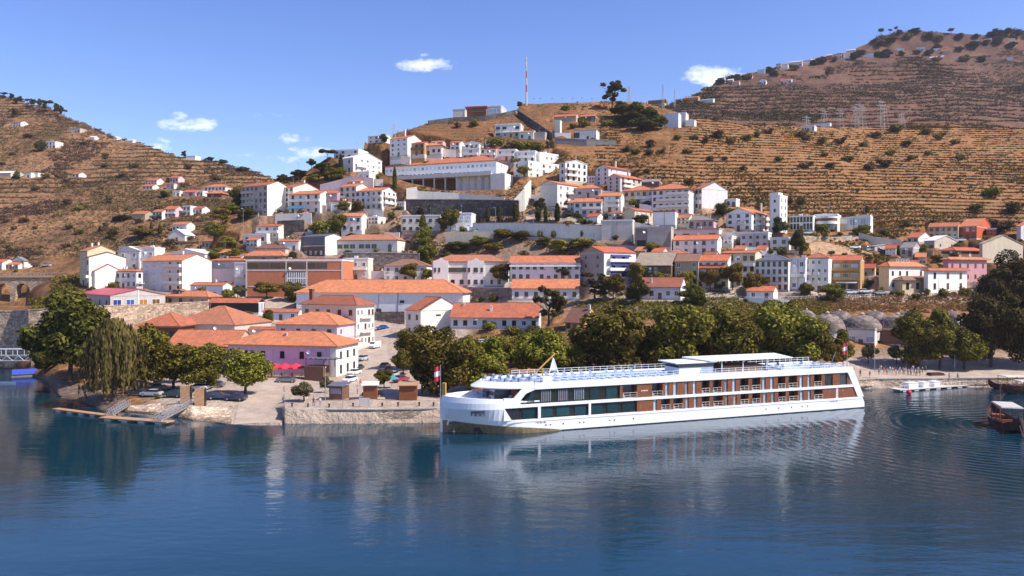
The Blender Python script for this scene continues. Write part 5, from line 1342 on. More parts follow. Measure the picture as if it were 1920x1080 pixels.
def tree(kind, px, pyb, pyt, wpx, label, sheet=town, group=None, cat='tree'):
    g = sheet.at(px, pyb)
    o = stamp('tree_' + kind, lambda: make_tree(kind), g, random.uniform(0, 6.28), None, label, cat, group)
    H, W = SPECIES[kind]
    s = g.y / F
    sz = (pyb - pyt) * s / H; sx = wpx * s / W
    o.scale = (sx, sx, sz)
    return o
def plant_trees():
    T = tree
    T('dark4', 132, 718, 546, 152, 'largest broad leafy tree at the river mouth, left of the weeping willow')
    T('willow', 214, 752, 592, 108, 'weeping willow trailing pale strands down to the river bank')
    T('broad2', 272, 722, 610, 98, 'dark leafy tree squeezed directly behind the weeping willow')
    T('broad3', 325, 730, 636, 86, 'leafy tree over the parked cars beside the willow')
    T('broad1', 374, 732, 640, 90, 'leafy tree over the twin timber screens at the jetty')
    T('tall1', 345, 715, 650, 40, 'slender tree between two car park crowns near the timber screens')
    T('broad3', 460, 742, 652, 92, 'round-headed tree standing alone at the top of the slipway')
    T('dark2', 150, 640, 566, 92, 'leafy tree peeping over the back of the largest river mouth tree')
    T('dark1', 84, 700, 640, 50, 'low leafy crown at the water end of the old stone wall')
    T('broad3', 772, 692, 606, 62, 'dark round tree at the upper end of the street, below the white gabled house')
    T('broad1', 828, 742, 604, 118, 'tall leafy tree in front of the white gable, beside the flagpole')
    T('tall1', 792, 738, 650, 56, 'pointed tree leaning over the wooden stalls')
    T('broad2', 880, 734, 640, 84, 'leafy tree right behind the ship bow')
    T('tall2', 925, 726, 636, 66, 'yellowish upright tree behind the curved bow roof')
    T('broad3', 756, 700, 650, 44, 'small olive-brown tree by the street corner parking')
    T('broad3', 1012, 716, 612, 100, 'leafy tree behind the deck crane of the ship')
    T('broad1', 1068, 716, 640, 66, 'lower crown between the deck crane tree and the tall avenue')
    T('gum1', 1030, 622, 536, 74, 'open airy tree rising over the lodge roof')
    T('broad2', 1148, 712, 574, 134, 'first tall avenue tree beside the brown-roofed cottage')
    T('broad1', 1264, 708, 563, 126, 'second tall avenue tree, below the white house with four windows')
    T('broad3', 1368, 704, 572, 112, 'third tall avenue tree, just over the ship wheelhouse')
    T('broad1', 1474, 700, 555, 126, 'fourth and highest avenue tree, over the stern end of the deck canopy')
    T('broad3', 1524, 698, 585, 70, 'last avenue tree with thin yellow top beside the clay domes')
    T('gum2', 1115, 565, 508, 66, 'loose brownish tree in front of the navy awnings')
    T('plane2', 1150, 562, 512, 46, 'yellow-green tree right below the navy awnings')
    T('dark1', 1196, 568, 520, 44, 'dark bushy tree left of the four-windowed white house')
    T('dark2', 1302, 572, 532, 56, 'dark round tree between the four-windowed house and the white railings')
    T('broad1', 1562, 566, 530, 40, 'small leafy tree below the ochre loggias')
    T('broad2', 1512, 556, 530, 26, 'little round tree at the foot of the bright white house')
    T('plane1', 768, 530, 494, 40, 'yellow-green plane tree before the weathered brown hip roof')
    T('plane2', 804, 532, 505, 26, 'thin pale young tree beside the plane tree of the brown hip roof')
    T('plane2', 890, 538, 504, 30, 'ochre-tinged plane tree in front of the manor verandah')
    T('plane1', 938, 538, 494, 46, 'big round plane tree at the right end of the manor')
    T('plane2', 1022, 528, 492, 44, 'plane tree in front of the left half of the station')
    T('dark1', 1058, 528, 496, 36, 'darker tree in front of the right half of the station')
    for k, (px, b, t, w, l) in enumerate(((1196, 540, 496, 36, 'plane tree at the corner of the grey gable house'), (1240, 540, 498, 42, 'plane tree in front of the sagging tan roof house'), (1286, 542, 498, 38, 'plane tree in front of the yellow old house'),
                                          (1332, 547, 504, 40, 'plane tree in front of the two-tiered red roof house'), (1374, 547, 497, 46, 'plane tree left of the gap by the cream-sided house'), (1417, 547, 496, 48, 'fullest plane tree, at the corner of the slate-roofed guesthouse'))):
        T(('plane1', 'plane2')[k % 2], px, b, t, w, l)
    T('dark3', 1493, 478, 430, 28, 'tall dark fir beside the shed of four windows')
    T('round1', 1505, 478, 452, 26, 'round dark tree touching the tall dark fir')
    T('dark2', 1458, 436, 406, 24, 'dark tree at the foot of the drill tower')
    T('round1', 1540, 438, 420, 20, 'small round tree in front of the rounded school terrace')
    T('olive', 1500, 390, 366, 22, 'bare-limbed olive tree right of the tower top')
    T('olive', 1427, 390, 373, 20, 'dry olive tree left of the tower top')
    T('pine1', 1530, 402, 386, 26, 'dark spreading pine above the school wing')
    T('tall1', 1625, 402, 386, 12, 'small dark conifer over the gymnasium roof')
    # domes and promenade
    T('olive', 1628, 682, 644, 34, 'small round olive tree nearest the moored ship stern')
    T('olive', 1681, 684, 650, 32, 'small round olive tree in front of the brown hall wall')
    T('tall2', 1580, 690, 618, 44, 'leafy tree in front of the white tank wall by the red banner')
    T('plane1', 1560, 694, 645, 42, 'low tree at the ship stern beside the red banner')
    T('tall1', 1706, 682, 642, 22, 'thin reddish young tree right of the brown hall')
    T('broad2', 1722, 690, 586, 92, 'bright green leafy tree in front of the clay domes')
    T('tall2', 1762, 692, 582, 66, 'upright leafy tree with pointed crown on the promenade')
    T('broad3', 1808, 692, 612, 72, 'low broad tree right of the pointed promenade tree')
    for px, b, t, w, k in ((880, 668, 628, 50, 'broad3'), (930, 676, 632, 54, 'plane1'), (965, 690, 640, 56, 'broad2'), (1040, 690, 650, 52, 'broad3'), (1095, 690, 634, 50, 'broad1'), (1150, 692, 630, 56, 'broad2'), (1210, 692, 625, 60, 'broad3'), (1270, 690, 624, 60, 'broad1'), (1330, 688, 620, 60, 'broad2'), (1395, 688, 620, 60, 'broad3'), (1450, 686, 615, 60, 'broad1'), (1505, 682, 620, 56, 'broad2')):
        T(k, px, b, t, w, 'shadowy leafy tree in the rear row of the riverside avenue, seen between the front trunks', group='rear row of the riverside avenue')
    T('brownish1', 1858, 690, 530, 108, 'huge dark evergreen towering over the promenade')
    T('brownish2', 1904, 640, 478, 120, 'darkest giant tree hiding the pink villa end')
    T('brownish1', 1925, 692, 560, 92, 'dark giant tree cut by the picture frame at the promenade')
    T('dark1', 1882, 560, 500, 70, 'dark crown below the blank beige barn')
    T('brownish2', 1965, 690, 500, 120, 'giant dark tree outside the picture frame', )
    # street
    T('round2', 720, 728, 694, 36, 'mushroom-shaped clipped tree at the street mouth')
    T('olive', 570, 752, 716, 50, 'straggly yellowish bush tree at the slipway edge')
    T('olive', 610, 735, 705, 30, 'thin leafy sapling next to the first wooden stall')
    T('plane2', 500, 560, 528, 52, 'rusty yellow tree against the salmon brick wall')
    T('broad1', 552, 565, 526, 44, 'dark green fig-like tree at the right of the rusty yellow tree')
    T('olive', 446, 556, 532, 28, 'grey-green bush tree by the narrow white house')
    T('shrub1', 622, 520, 512, 22, 'small bush above the long orange warehouse ridge', cat='shrub')
    T('shrub2', 463, 592, 580, 30, 'dark bush by the striped white shed end', cat='shrub')
    # slopes above
    T('round1', 612, 436, 388, 54, 'big round clipped tree left of the arcaded cottage')
    T('round2', 634, 436, 396, 36, 'second round tree merging with the big clipped one')
    T('round2', 707, 436, 398, 32, 'round clipped tree right of the arcaded cottage')
    T('round1', 735, 412, 396, 18, 'small dark round tree below the stone wall end')
    T('round1', 845, 440, 394, 30, 'leaning green tree between the two clinic blocks')
    T('tall1', 832, 446, 412, 24, 'green tree just left below the leaning tree')
    T('tall2', 793, 446, 408, 20, 'slim tree in front of the clinic boxes')
    T('broad2', 803, 478, 436, 36, 'bright green weeping tree under the clinic')
    T('broad1', 795, 462, 424, 28, 'light green tree beside the tall white pole')
    T('plane1', 1066, 440, 413, 24, 'round tree alone on the long white wall')
    T('pine1', 708, 348, 300, 34, 'dark pine in front of the left end of the school')
    T('tall1', 703, 352, 330, 18, 'yellowish small conifer under the dark pine')
    for px, b, t, w, l in ((740, 350, 303, 8, 'tallest slim cypress at the left end of the school front'), (639, 338, 288, 9, 'slim cypress beside the cream shaded hillside house'), (611, 340, 306, 9, 'slim cypress in the pine grove of the hill shoulder'),
                           (789, 402, 383, 13, 'short dark cypress at the left of the stone wall foot'), (808, 402, 380, 8, 'thin cypress second from the left below the stone wall'), (854, 402, 380, 7, 'thin cypress above the leaning clinic tree'),
                           (896, 415, 386, 9, 'cypress right of the square-bay clinic'), (914, 415, 389, 9, 'cypress between its two neighbours in the middle of the wall foot'), (936, 415, 383, 8, 'narrow cypress before the last one of the wall foot'),
                           (967, 415, 381, 13, 'fattest cypress, at the right end of the dark stone wall'), (1009, 413, 388, 12, 'olive-tinged cypress right of the stone stair'), (1023, 416, 385, 7, 'pencil cypress on the road bend'),
                           (1045, 416, 381, 11, 'dark cypress nearest the hedge of the glazed house'), (829, 402, 393, 6, 'tiny cypress in the middle of the dark stone wall')):
        T('cypress', px, b, t, w, l)
    for px, b, t, w, k, l in ((614, 310, 280, 30, 'umbrella', 'spreading umbrella pine on the skyline of the hill shoulder'), (584, 318, 298, 20, 'pine2', 'round dark pine lowest on the hill shoulder skyline'), (606, 330, 305, 40, 'pine1', 'dark pine under the spreading umbrella pine'),
                              (560, 336, 318, 40, 'pine2', 'dark pines end tree above the grey apartment roof'), (630, 340, 312, 34, 'broad1', 'leafy tree below the flat-topped shoulder villa'), (590, 338, 318, 26, 'plane1', 'olive green bush tree in the pine grove'),
                              (530, 340, 326, 26, 'pine1', 'low dark tree directly on the roofline of the apartment block'), (495, 350, 334, 24, 'pine2', 'low dark tree left of the apartment block roof'), (684, 266, 252, 20, 'pine2', 'dark skyline tree left of the white skyline house'),
                              (708, 288, 262, 22, 'plane1', 'ochre-brown tree left of the tall chimney house'), (720, 270, 252, 16, 'dark1', 'dark tree close beside the tall chimney house')):
        T(k, px, b, t, w, l)
    for i, (px, b, t, w, k) in enumerate(((432, 392, 372, 34, 'broad1'), (445, 384, 352, 32, 'broad2'), (418, 420, 392, 36, 'plane1'), (402, 440, 408, 40, 'broad3'), (430, 440, 412, 40, 'plane2'), (392, 470, 440, 34, 'broad2'), (425, 466, 440, 44, 'broad1'), (440, 478, 452, 40, 'broad3'), (408, 482, 458, 36, 'broad1'), (462, 412, 388, 34, 'dark1'), (500, 414, 394, 34, 'dark2'), (530, 412, 396, 36, 'broad1'), (452, 470, 446, 26, 'plane1'), (470, 432, 415, 24, 'broad2'))):
        T(k, px, b, t, w, 'leafy tree in the thicket on the steep bank under the grey apartment block', group='thicket trees on the steep bank')
    for i, (px, b, t, w, k) in enumerate(((855, 470, 450, 44, 'broad1'), (900, 462, 442, 40, 'broad3'), (940, 452, 430, 34, 'plane1'), (975, 452, 434, 40, 'broad2'), (925, 478, 456, 40, 'plane2'), (1050, 478, 450, 44, 'plane1'), (1090, 470, 446, 46, 'plane2'), (1020, 462, 444, 30, 'broad1'), (1125, 478, 458, 30, 'plane1'), (840, 488, 470, 30, 'olive'), (985, 486, 470, 26, 'olive'))):
        T(k, px, b, t, w, 'bushy yellow-green tree on the waste slope below the long white wall', group='trees on the waste slope')
    # crest and mountain
    T('gum3', 1148, 205, 152, 54, 'tall ragged eucalyptus standing out on the crest against the sky')
    for px, b, t, w in ((1165, 222, 186, 40), (1190, 228, 190, 46), (1214, 232, 200, 44), (1232, 242, 212, 36), (1178, 236, 206, 50), (1206, 246, 218, 50)):
        T('dark1', px, b, t, w, 'big dark bush of the clump beside the crest eucalyptus', group='dark bushes on the crest')
    T('pine1', 974, 202, 188, 12, 'dark little tree at the foot of the tall mast')
    for px, b, t, w, k, l in ((1652, 76, 57, 14, 'umbrella', 'first umbrella pine left on the mountain skyline'), (1669, 68, 56, 9, 'umbrella', 'thin umbrella pine between two others on the mountain skyline'), (1680, 66, 52, 9, 'umbrella', 'tallest thin umbrella pine on the mountain skyline'),
                              (1686, 68, 56, 14, 'pine1', 'leaning dark pine beside the thin umbrella pines'), (1714, 66, 54, 28, 'pine2', 'broad dark crown on the mountain skyline right of the pines'), (1783, 64, 54, 16, 'umbrella', 'lone umbrella pine in the middle of the mountain ridge'),
                              (1866, 74, 55, 32, 'pine1', 'dark broad tree over the mountain top barn'), (1890, 70, 52, 26, 'pine2', 'highest dark tree near the end of the mountain ridge'), (1908, 72, 54, 20, 'pine1', 'last dark tree of the mountain ridge at the picture edge'), (1640, 84, 74, 14, 'pine2', 'low dark tree where the mountain village ends')):
        T(k, px, b, t, w, l, sheet=far)
    for i, (px, b, t, w) in enumerate(((8, 182, 172, 16), (22, 186, 172, 12), (38, 192, 176, 13), (52, 196, 180, 12), (62, 200, 185, 14), (74, 204, 186, 14), (90, 214, 190, 20), (106, 218, 194, 12), (114, 220, 196, 10), (121, 222, 202, 9), (84, 210, 194, 12), (30, 190, 178, 12))):
        T(('umbrella', 'pine1', 'pine2')[i % 3], px, b, t, w, 'dark pine in the ragged line along the valley skyline', sheet=left, group='pines along the valley skyline')
    for px, b, t, w, k, l in ((345, 296, 280, 12, 'pine1', 'lone dark tree standing up from the valley skyline'), (393, 304, 294, 20, 'pine2', 'dark bush tree on the lower valley skyline'), (418, 309, 297, 20, 'pine1', 'second dark bush tree on the lower valley skyline'), (455, 322, 310, 24, 'dark1', 'dark bush at the low end of the valley skyline'),
                              (28, 222, 203, 16, 'pine1', 'dark pointed tree above the red-roofed valley house'), (76, 284, 262, 22, 'brownish1', 'brownish tree beside the white cube house'), (218, 256, 250, 12, 'dark1', 'small dark tree at the pointed white cottage'), (32, 332, 316, 16, 'dark2', 'dark tree behind the pale tin barn'),
                              (228, 412, 398, 32, 'dark1', 'dark bush beside the lone brown-walled house'), (308, 370, 358, 22, 'dark2', 'dark green tree under the rose-pink house'), (265, 450, 430, 44, 'plane1', 'yellow autumn tree above the town roofs'), (210, 450, 430, 18, 'dark1', 'dark green bush on the field terrace'), (300, 446, 424, 8, 'cypress', 'dark cypress left of the chapel-like gable'), (284, 442, 418, 6, 'cypress', 'thin cypress by the yellow autumn tree')):
        T(k, px, b, t, w, l, sheet=left)
    rng = random.Random(5)
    for i in range(70):
        px, py = rng.uniform(0, 420), rng.uniform(260, 475)
        if py < np.interp(px, [0, 430], [215, 335]): continue
        w = rng.uniform(10, 24)
        T(rng.choice(['scrub1', 'scrub2', 'scrub3', 'shrub1']), px, py, py - w * .55, w, 'rounded scrub bush dotted on the dry valley slope', sheet=left, group='scrub bushes of the valley slope', cat='shrub')
    for px, py, w in ((1222, 276, 26), (1302, 262, 20), (1322, 268, 22), (1350, 258, 30), (1372, 268, 26), (1400, 262, 26), (1418, 256, 20), (1440, 250, 22), (1270, 262, 20), (1500, 258, 26), (1510, 264, 20), (1460, 302, 22), (1510, 314, 26), (1556, 316, 24), (1630, 318, 30), (1660, 312, 30), (1590, 302, 22), (1645, 258, 26), (1680, 246, 34), (1735, 252, 28), (1760, 262, 24), (1790, 270, 20), (1800, 300, 22),
                      (1175, 285, 22), (1192, 290, 24), (1215, 292, 22), (1240, 288, 18), (1132, 270, 20), (1110, 268, 20), (1150, 265, 18), (1288, 286, 22), (1332, 300, 22), (1360, 298, 14), (1340, 348, 16), (1290, 346, 26), (1212, 324, 20), (1396, 318, 18), (1440, 322, 16), (1482, 380, 16), (1860, 370, 40), (1895, 400, 46), (1830, 398, 36), (1880, 425, 46), (1700, 425, 24), (1660, 440, 30), (1720, 440, 26), (1640, 446, 26), (1540, 270, 26), (1575, 268, 24), (1620, 274, 22), (1700, 274, 24), (1710, 300, 20), (1740, 290, 20), (1670, 290, 20), (1545, 292, 16)):
        T(rng.choice(['scrub1', 'scrub2', 'scrub3', 'shrub2']), px, py, py - w * .6, w, 'dark rounded bush on the dry vineyard terraces', group='bushes of the vineyard terraces', cat='shrub')
    for px, py, w in ((785, 262, 30), (800, 254, 26), (860, 238, 18), (888, 236, 26), (920, 262, 30), (930, 274, 34), (960, 276, 30), (985, 278, 34), (1010, 284, 36), (1030, 276, 24), (1060, 206, 20), (1105, 222, 28), (1075, 240, 20), (1040, 246, 20), (1095, 236, 30), (1140, 236, 24), (1000, 296, 24), (965, 300, 22), (945, 292, 18), (990, 318, 24), (1025, 360, 24), (1000, 356, 16), (1250, 390, 20), (1340, 378, 34), (1355, 388, 28), (1368, 398, 22)):
        T(rng.choice(['shrub1', 'shrub2', 'scrub3']), px, py, py - w * .6, w, 'green and brown garden bush among the upper hillside houses', group='garden bushes of the upper hillside', cat='shrub')
    for px, py, w in ((1090, 416, 18), (1105, 420, 16), (1150, 402, 20), (1165, 412, 26), (1185, 385, 20), (1215, 386, 26), (1240, 388, 24), (1290, 392, 18), (1375, 436, 26), (1395, 440, 22), (1350, 432, 20), (1560, 432, 14), (1640, 452, 16), (1560, 476, 14), (1585, 480, 14), (1610, 474, 12), (1640, 496, 26), (1625, 518, 30), (1612, 530, 26), (1650, 548, 20), (1690, 556, 22), (1720, 562, 26), (1770, 558, 30), (1810, 556, 30),
                      (868, 440, 18), (770, 480, 16), (600, 470, 18), (560, 455, 20), (520, 452, 18), (470, 488, 20), (730, 398, 14), (750, 392, 18), (662, 398, 14), (1120, 520, 16), (900, 564, 22), (925, 566, 26), (968, 572, 20), (1000, 628, 30), (960, 630, 34), (920, 628, 32), (985, 640, 34), (1040, 640, 34), (610, 602, 18), (330, 738, 16), (295, 748, 16)):
        T(rng.choice(['shrub1', 'shrub2', 'shrub3']), px, py, py - w * .65, w, 'low green bush growing between the houses of the town', group='low bushes between the houses', cat='shrub')
    G = random.Random(21)
    for px, py in ((470, 505), (548, 498), (655, 480), (705, 500), (745, 500), (655, 440), (690, 436), (740, 440), (600, 412), (520, 392), (640, 396), (670, 396), (1010, 396), (1060, 376), (1075, 344), (1120, 356), (1140, 404), (1205, 420), (1240, 430), (1305, 428), (1350, 404), (1388, 402), (1430, 440), (1470, 440), (1200, 478), (1225, 470), (1370, 478), (1400, 468), (1430, 470), (1465, 480), (1520, 446), (1550, 440), (1620, 440), (1680, 470), (1725, 470), (1755, 490), (760, 300), (800, 292), (835, 284), (860, 288), (905, 292), (930, 300), (700, 344), (725, 352), (980, 332), (560, 404), (585, 396), (330, 492), (355, 470), (300, 488), (250, 486), (215, 546), (300, 566), (430, 560), (380, 560), (345, 592), (500, 604)):
        w = G.uniform(16, 30)
        T(G.choice(['shrub1', 'shrub2', 'shrub3', 'broad1', 'plane2', 'olive', 'dark2']), px + G.uniform(-4, 4), py, py - w * G.uniform(.7, 1.0), w, 'small garden tree or bush filling a gap between town houses', group='garden greenery between town houses', cat='shrub')
    for x0, x1, yb in HOMES:
        if 395 < yb < 566 and G.random() < .75:
            px = x0 - G.uniform(0, 4) if G.random() < .5 else G.uniform(x0, x1); w = G.uniform(8, 17)
            T(G.choice(['shrub1', 'shrub2', 'shrub3', 'olive', 'broad2', 'plane1']), px, yb + G.uniform(3, 7), yb + 5 - w * G.uniform(.6, .95), w, 'small garden tree or bush filling a gap between town houses', group='garden greenery between town houses', cat='shrub')
    for px in (955, 985, 1012, 1038, 1092, 1118): T('shrub2', px, 446, 426, 12, 'green creeper tuft growing up the long white road wall', group='creepers on the long white wall', cat='shrub')
    for i, (px, py) in enumerate(((1352, 158), (1380, 154), (1400, 150), (1442, 136), (1452, 146), (1490, 132), (1526, 122), (1540, 120), (1564, 116), (1600, 112), (1612, 106), (1644, 106), (1660, 108), (1690, 104), (1720, 102), (1742, 104), (1758, 92), (1800, 96), (1826, 90), (1850, 84), (1872, 84), (1756, 116), (1808, 116), (1840, 116), (1896, 90), (1700, 74), (1740, 74), (1760, 78), (1800, 74), (1830, 72), (1650, 88), (1670, 82))):
        w = G.uniform(14, 26); T(G.choice(['dark1', 'dark2', 'brownish1', 'scrub1']), px, py, py - w * .6, w, 'dark tree between the houses of the far mountain village', sheet=far, group='trees of the far mountain village')
    T('flower', 1494, 512, 498, 26, 'magenta bougainvillea spilling over the lilac-white terrace', cat='shrub')

def scatter(name, mat, sheet, cand, n, rng, rmin, rmax, per, size, squash=.7):
    """uncountable low growth as one object"""
    i = rng.choice(len(cand[0]), n)
    c = np.stack([sheet.X[cand][i], sheet.Y[cand][i], sheet.Z[cand][i]], 1)
    r = rng.uniform(rmin, rmax, n) * (c[:, 1] / 500) ** .5
    d = rng.normal(0, 1, (n, per, 3)); d /= np.linalg.norm(d, axis=2)[:, :, None]
    d[:, :, 2] = np.abs(d[:, :, 2]) * squash
    P = c[:, None, :] + d * (r[:, None, None] * rng.uniform(.4, 1, (n, per, 1)))
    P[:, :, 0] += rng.normal(0, .8, n)[:, None]
    me = leaves_mesh(name, mat, P.reshape(-1, 3), d.reshape(-1, 3), size, rng)
    o = link(name, me); o['kind'] = 'stuff'
    return o

def low_growth():
    rng = np.random.default_rng(3)
    nz = lambda s, sc, sd: fbm(s.X / sc, s.Y / sc, 3, sd)
    vis = (left.PX > -100)[:, None] & (left.PY < 500)
    q = np.where((nz(left, 45, 4) > .40) & vis & (left.prot < .1))
    scatter('scrub', 'leaf_scrub', left, q, 7500, rng, .8, 2.4, 15, .33)
    scatter('scrub', 'leaf_scrub', left, np.where(vis & (left.PY > 200) & (left.prot < .1)), 9000, rng, .5, 1.7, 10, .28)
    e = vis & (left.tmask > .3) & ((left.phase > .94) | (left.phase < .05)) & (left.prot < .1)
    scatter('scrub', 'leaf_far', left, np.where(e), 9000, rng, .5, 1.3, 9, .3)
    scatter('scrub', 'leaf_far', left, np.where(vis & (nz(left, 70, 51) > .52) & (left.prot < .1)), 4200, rng, .9, 2.8, 15, .36)
    q = np.where((nz(far, 80, 14) > .38) & (far.PX < 2150)[:, None] & (far.prot < .1))
    scatter('scrub', 'leaf_far', far, q, 15000, rng, 1.0, 3.2, 12, .5)
    e = (far.PX < 2150)[:, None] & (far.tmask > .4) & ((far.phase > .92) | (far.phase < .06)) & (far.prot < .1)
    scatter('scrub', 'leaf_far', far, np.where(e), 9000, rng, .8, 2.0, 9, .5)
    q = np.where((nz(far, 50, 61) > .56) & (far.PX < 2150)[:, None] & (far.prot < .1))
    scatter('scrub', 'leaf_brownish', far, q, 3500, rng, 1.2, 4.2, 14, .6)
    m = town.tmask
    q = np.where((m > .5) & ((town.phase > .92) | (town.phase < .06)) & (town.prot < .1))
    scatter('vines', 'leaf_scrub', town, q, 21000, rng, .35, .85, 8, .30)
    q = np.where((m > .5) & (town.phase > .36) & (town.phase < .46) & (town.prot < .1))
    scatter('vines', 'leaf_vine', town, q, 8000, rng, .3, .65, 6, .28)
    q = np.where((m > .5) & ((town.phase < .34) | (nz(town, 30, 8) > .5)) & (nz(town, 70, 28) > .40) & (town.prot < .1))
    scatter('vines', 'leaf_vine', town, q, 16000, rng, .3, .8, 6, .26)
    scatter('scrub', 'leaf_scrub', town, q, 9000, rng, .3, .9, 7, .24)
    q = np.where((m > .4) & (nz(town, 36, 91) > .53) & (town.prot < .1))
    scatter('scrub', 'leaf_brownish', town, q, 2200, rng, .5, 1.7, 14, .28)
    q = np.where((far.PX > 1600)[:, None] & (far.PX < 2150)[:, None] & (far.PY < 125) & (far.prot < .7))
    scatter('scrub', 'leaf_far', far, q, 3200, rng, .9, 3.0, 12, .5)
    q = np.where((m > .3) & (nz(town, 40, 24) > .50) & (town.prot < .1))
    scatter('scrub', 'leaf_scrub', town, q, 1500, rng, .5, 1.5, 14, .3)
    bare = (m < .3) & (town.prot < .15) & (town.PY < 555) & (nz(town, 22, 31) > .46) & (town.PX > 380)[:, None]
    scatter('ground_cover', 'leaf_scrub', town, np.where(bare), 5000, rng, .25, .9, 12, .2)
    scatter('ground_cover', 'leaf_green', town, np.where(bare & (nz(town, 12, 77) > .48)), 2200, rng, .3, 1.1, 14, .2)
    q = np.where((m < .3) & (town.prot < .05) & (town.PY < 470) & (nz(town, 16, 41) > .5) & (town.PX > 380)[:, None])
    scatter('grass', 'leaf_vine', town, q, 3500, rng, .2, .6, 8, .2)
    pxm = np.repeat(town.PX[:, None], town.nt, 1)
    q = np.where((pxm > 1470) & (pxm < 2250) & (town.PY > 556) & (town.PY < 586))
    o = scatter('reeds', 'leaf_dryred', town, q, 3600, rng, .5, 1.3, 14, .17, 1.5)
    q = np.where((pxm > 1080) & (pxm < 1560) & (town.PY > 560) & (town.PY < 600) & (town.prot < .1))
    scatter('undergrowth', 'leaf_green', town, q, 2600, rng, .5, 1.4, 14, .2, 1.2)
    q = np.where((pxm > 890) & (pxm < 1100) & (town.PY > 622) & (town.PY < 668) & (town.prot < .1))
    scatter('undergrowth', 'leaf_green', town, q, 700, rng, .5, 1.2, 14, .22, 1.0)
    q = np.where((pxm > 60) & (pxm < 330) & (town.PY > 560) & (town.PY < 600) & (town.prot < .1) | (pxm > 99) & (pxm < 150) & (town.PY > 520) & (town.PY < 576))
    scatter('undergrowth', 'leaf_green', town, q, 900, rng, .8, 2.0, 16, .3, 1.1)
# ---------------------------------------------------------------- cars
def make_car(kind, paint):
    rt = thing('van' if kind == 'van' else 'parked_car', 'car', 'car')
    m = MB()
    w = .88
    if kind == 'van':
        prof = [(-2.3, .35), (2.3, .35), (2.35, .9), (2.05, 1.15), (1.45, 1.95), (1.2, 2.05), (-2.2, 2.1), (-2.32, 1.2)]
    else:
        prof = [(-2.1, .32), (2.1, .32), (2.18, .6), (2.05, .82), (1.1, .95), (-1.75, .98), (-2.12, .9), (-2.18, .6)]
    n = len(prof); i = len(m.v)
    rows = ((-w, .94), (-w * .97, 1.0), (w * .97, 1.0), (w, .94))
    for y, s in rows:
        m.v += [(x * s, y, z if abs(y) < w * .99 else .35 + (z - .35) * .97) for x, z in prof]
    for r in range(3):
        for k in range(n):
            m.f.append((i + r * n + k, i + r * n + (k + 1) % n, i + (r + 1) * n + (k + 1) % n, i + (r + 1) * n + k)); m.m.append(0)
    m.f.append(tuple(i + k for k in reversed(range(n)))); m.m.append(0)
    m.f.append(tuple(i + 3 * n + k for k in range(n))); m.m.append(0)
    m.build('body', paint, rt)
    g = MB()
    if kind == 'van':
        g.hexa(((1.42, -.8, 1.22), (2.02, -.8, 1.17), (2.02, .8, 1.17), (1.42, .8, 1.22), (1.30, -.72, 1.93), (1.50, -.72, 1.93), (1.50, .72, 1.93), (1.30, .72, 1.93)))
        for y in (-.86, .84): g.box(-1.9, 1.25, y, y + .03, 1.3, 1.85)
        g.box(-2.33, -2.25, -.7, .7, 1.3, 1.9)
        g.build('windows', 'glass', rt)
    else:
        g.hexa(((-1.75, -.80, .96), (1.12, -.80, .94), (1.12, .80, .94), (-1.75, .80, .96), (-1.15, -.62, 1.40), (.35, -.62, 1.42), (.35, .62, 1.42), (-1.15, .62, 1.40)))
        g.build('glasshouse', 'glass', rt)
        t = MB(); t.hexa(((-1.17, -.64, 1.403), (.37, -.64, 1.423), (.37, .64, 1.423), (-1.17, .64, 1.403), (-1.05, -.56, 1.46), (.25, -.56, 1.475), (.25, .56, 1.475), (-1.05, .56, 1.46))); t.build('car_roof', paint, rt)
    wm = MB(); wm.tube((0, -.1, 0), (0, .1, 0), .32, None, 14, 0); wm.tube((0, -.115, 0), (0, .115, 0), .19, None, 10, 1)
    wme = wm.mesh('wheel', ['rubber', 'metal'])
    for x in (-1.32, 1.35):
        for y in (-.80, .80): link('wheel', wme, rt, (x, y, .32))
    lm = MB(); lm.box(-.06, .06, -.2, .2, -.07, .07); l1 = lm.mesh('headlight', ['lamp_glass']); l2 = lm.mesh('tail_light', ['car_red'])
    for y in (-.58, .58): link('headlight', l1, rt, (2.08, y, .68)); link('tail_light', l2, rt, (-2.10, y, .72))
    return rt

def car(px, py, paint, head, label, kind='car', group=None):
    g = town.at(px, py)
    o = stamp('car_' + kind + paint, lambda: make_car(kind, 'car_' + paint), (g.x, g.y, g.z + .03), R(head), None, label, 'van' if kind == 'van' else 'car', group)
    e = town.at(px + 3, py); 
    return o

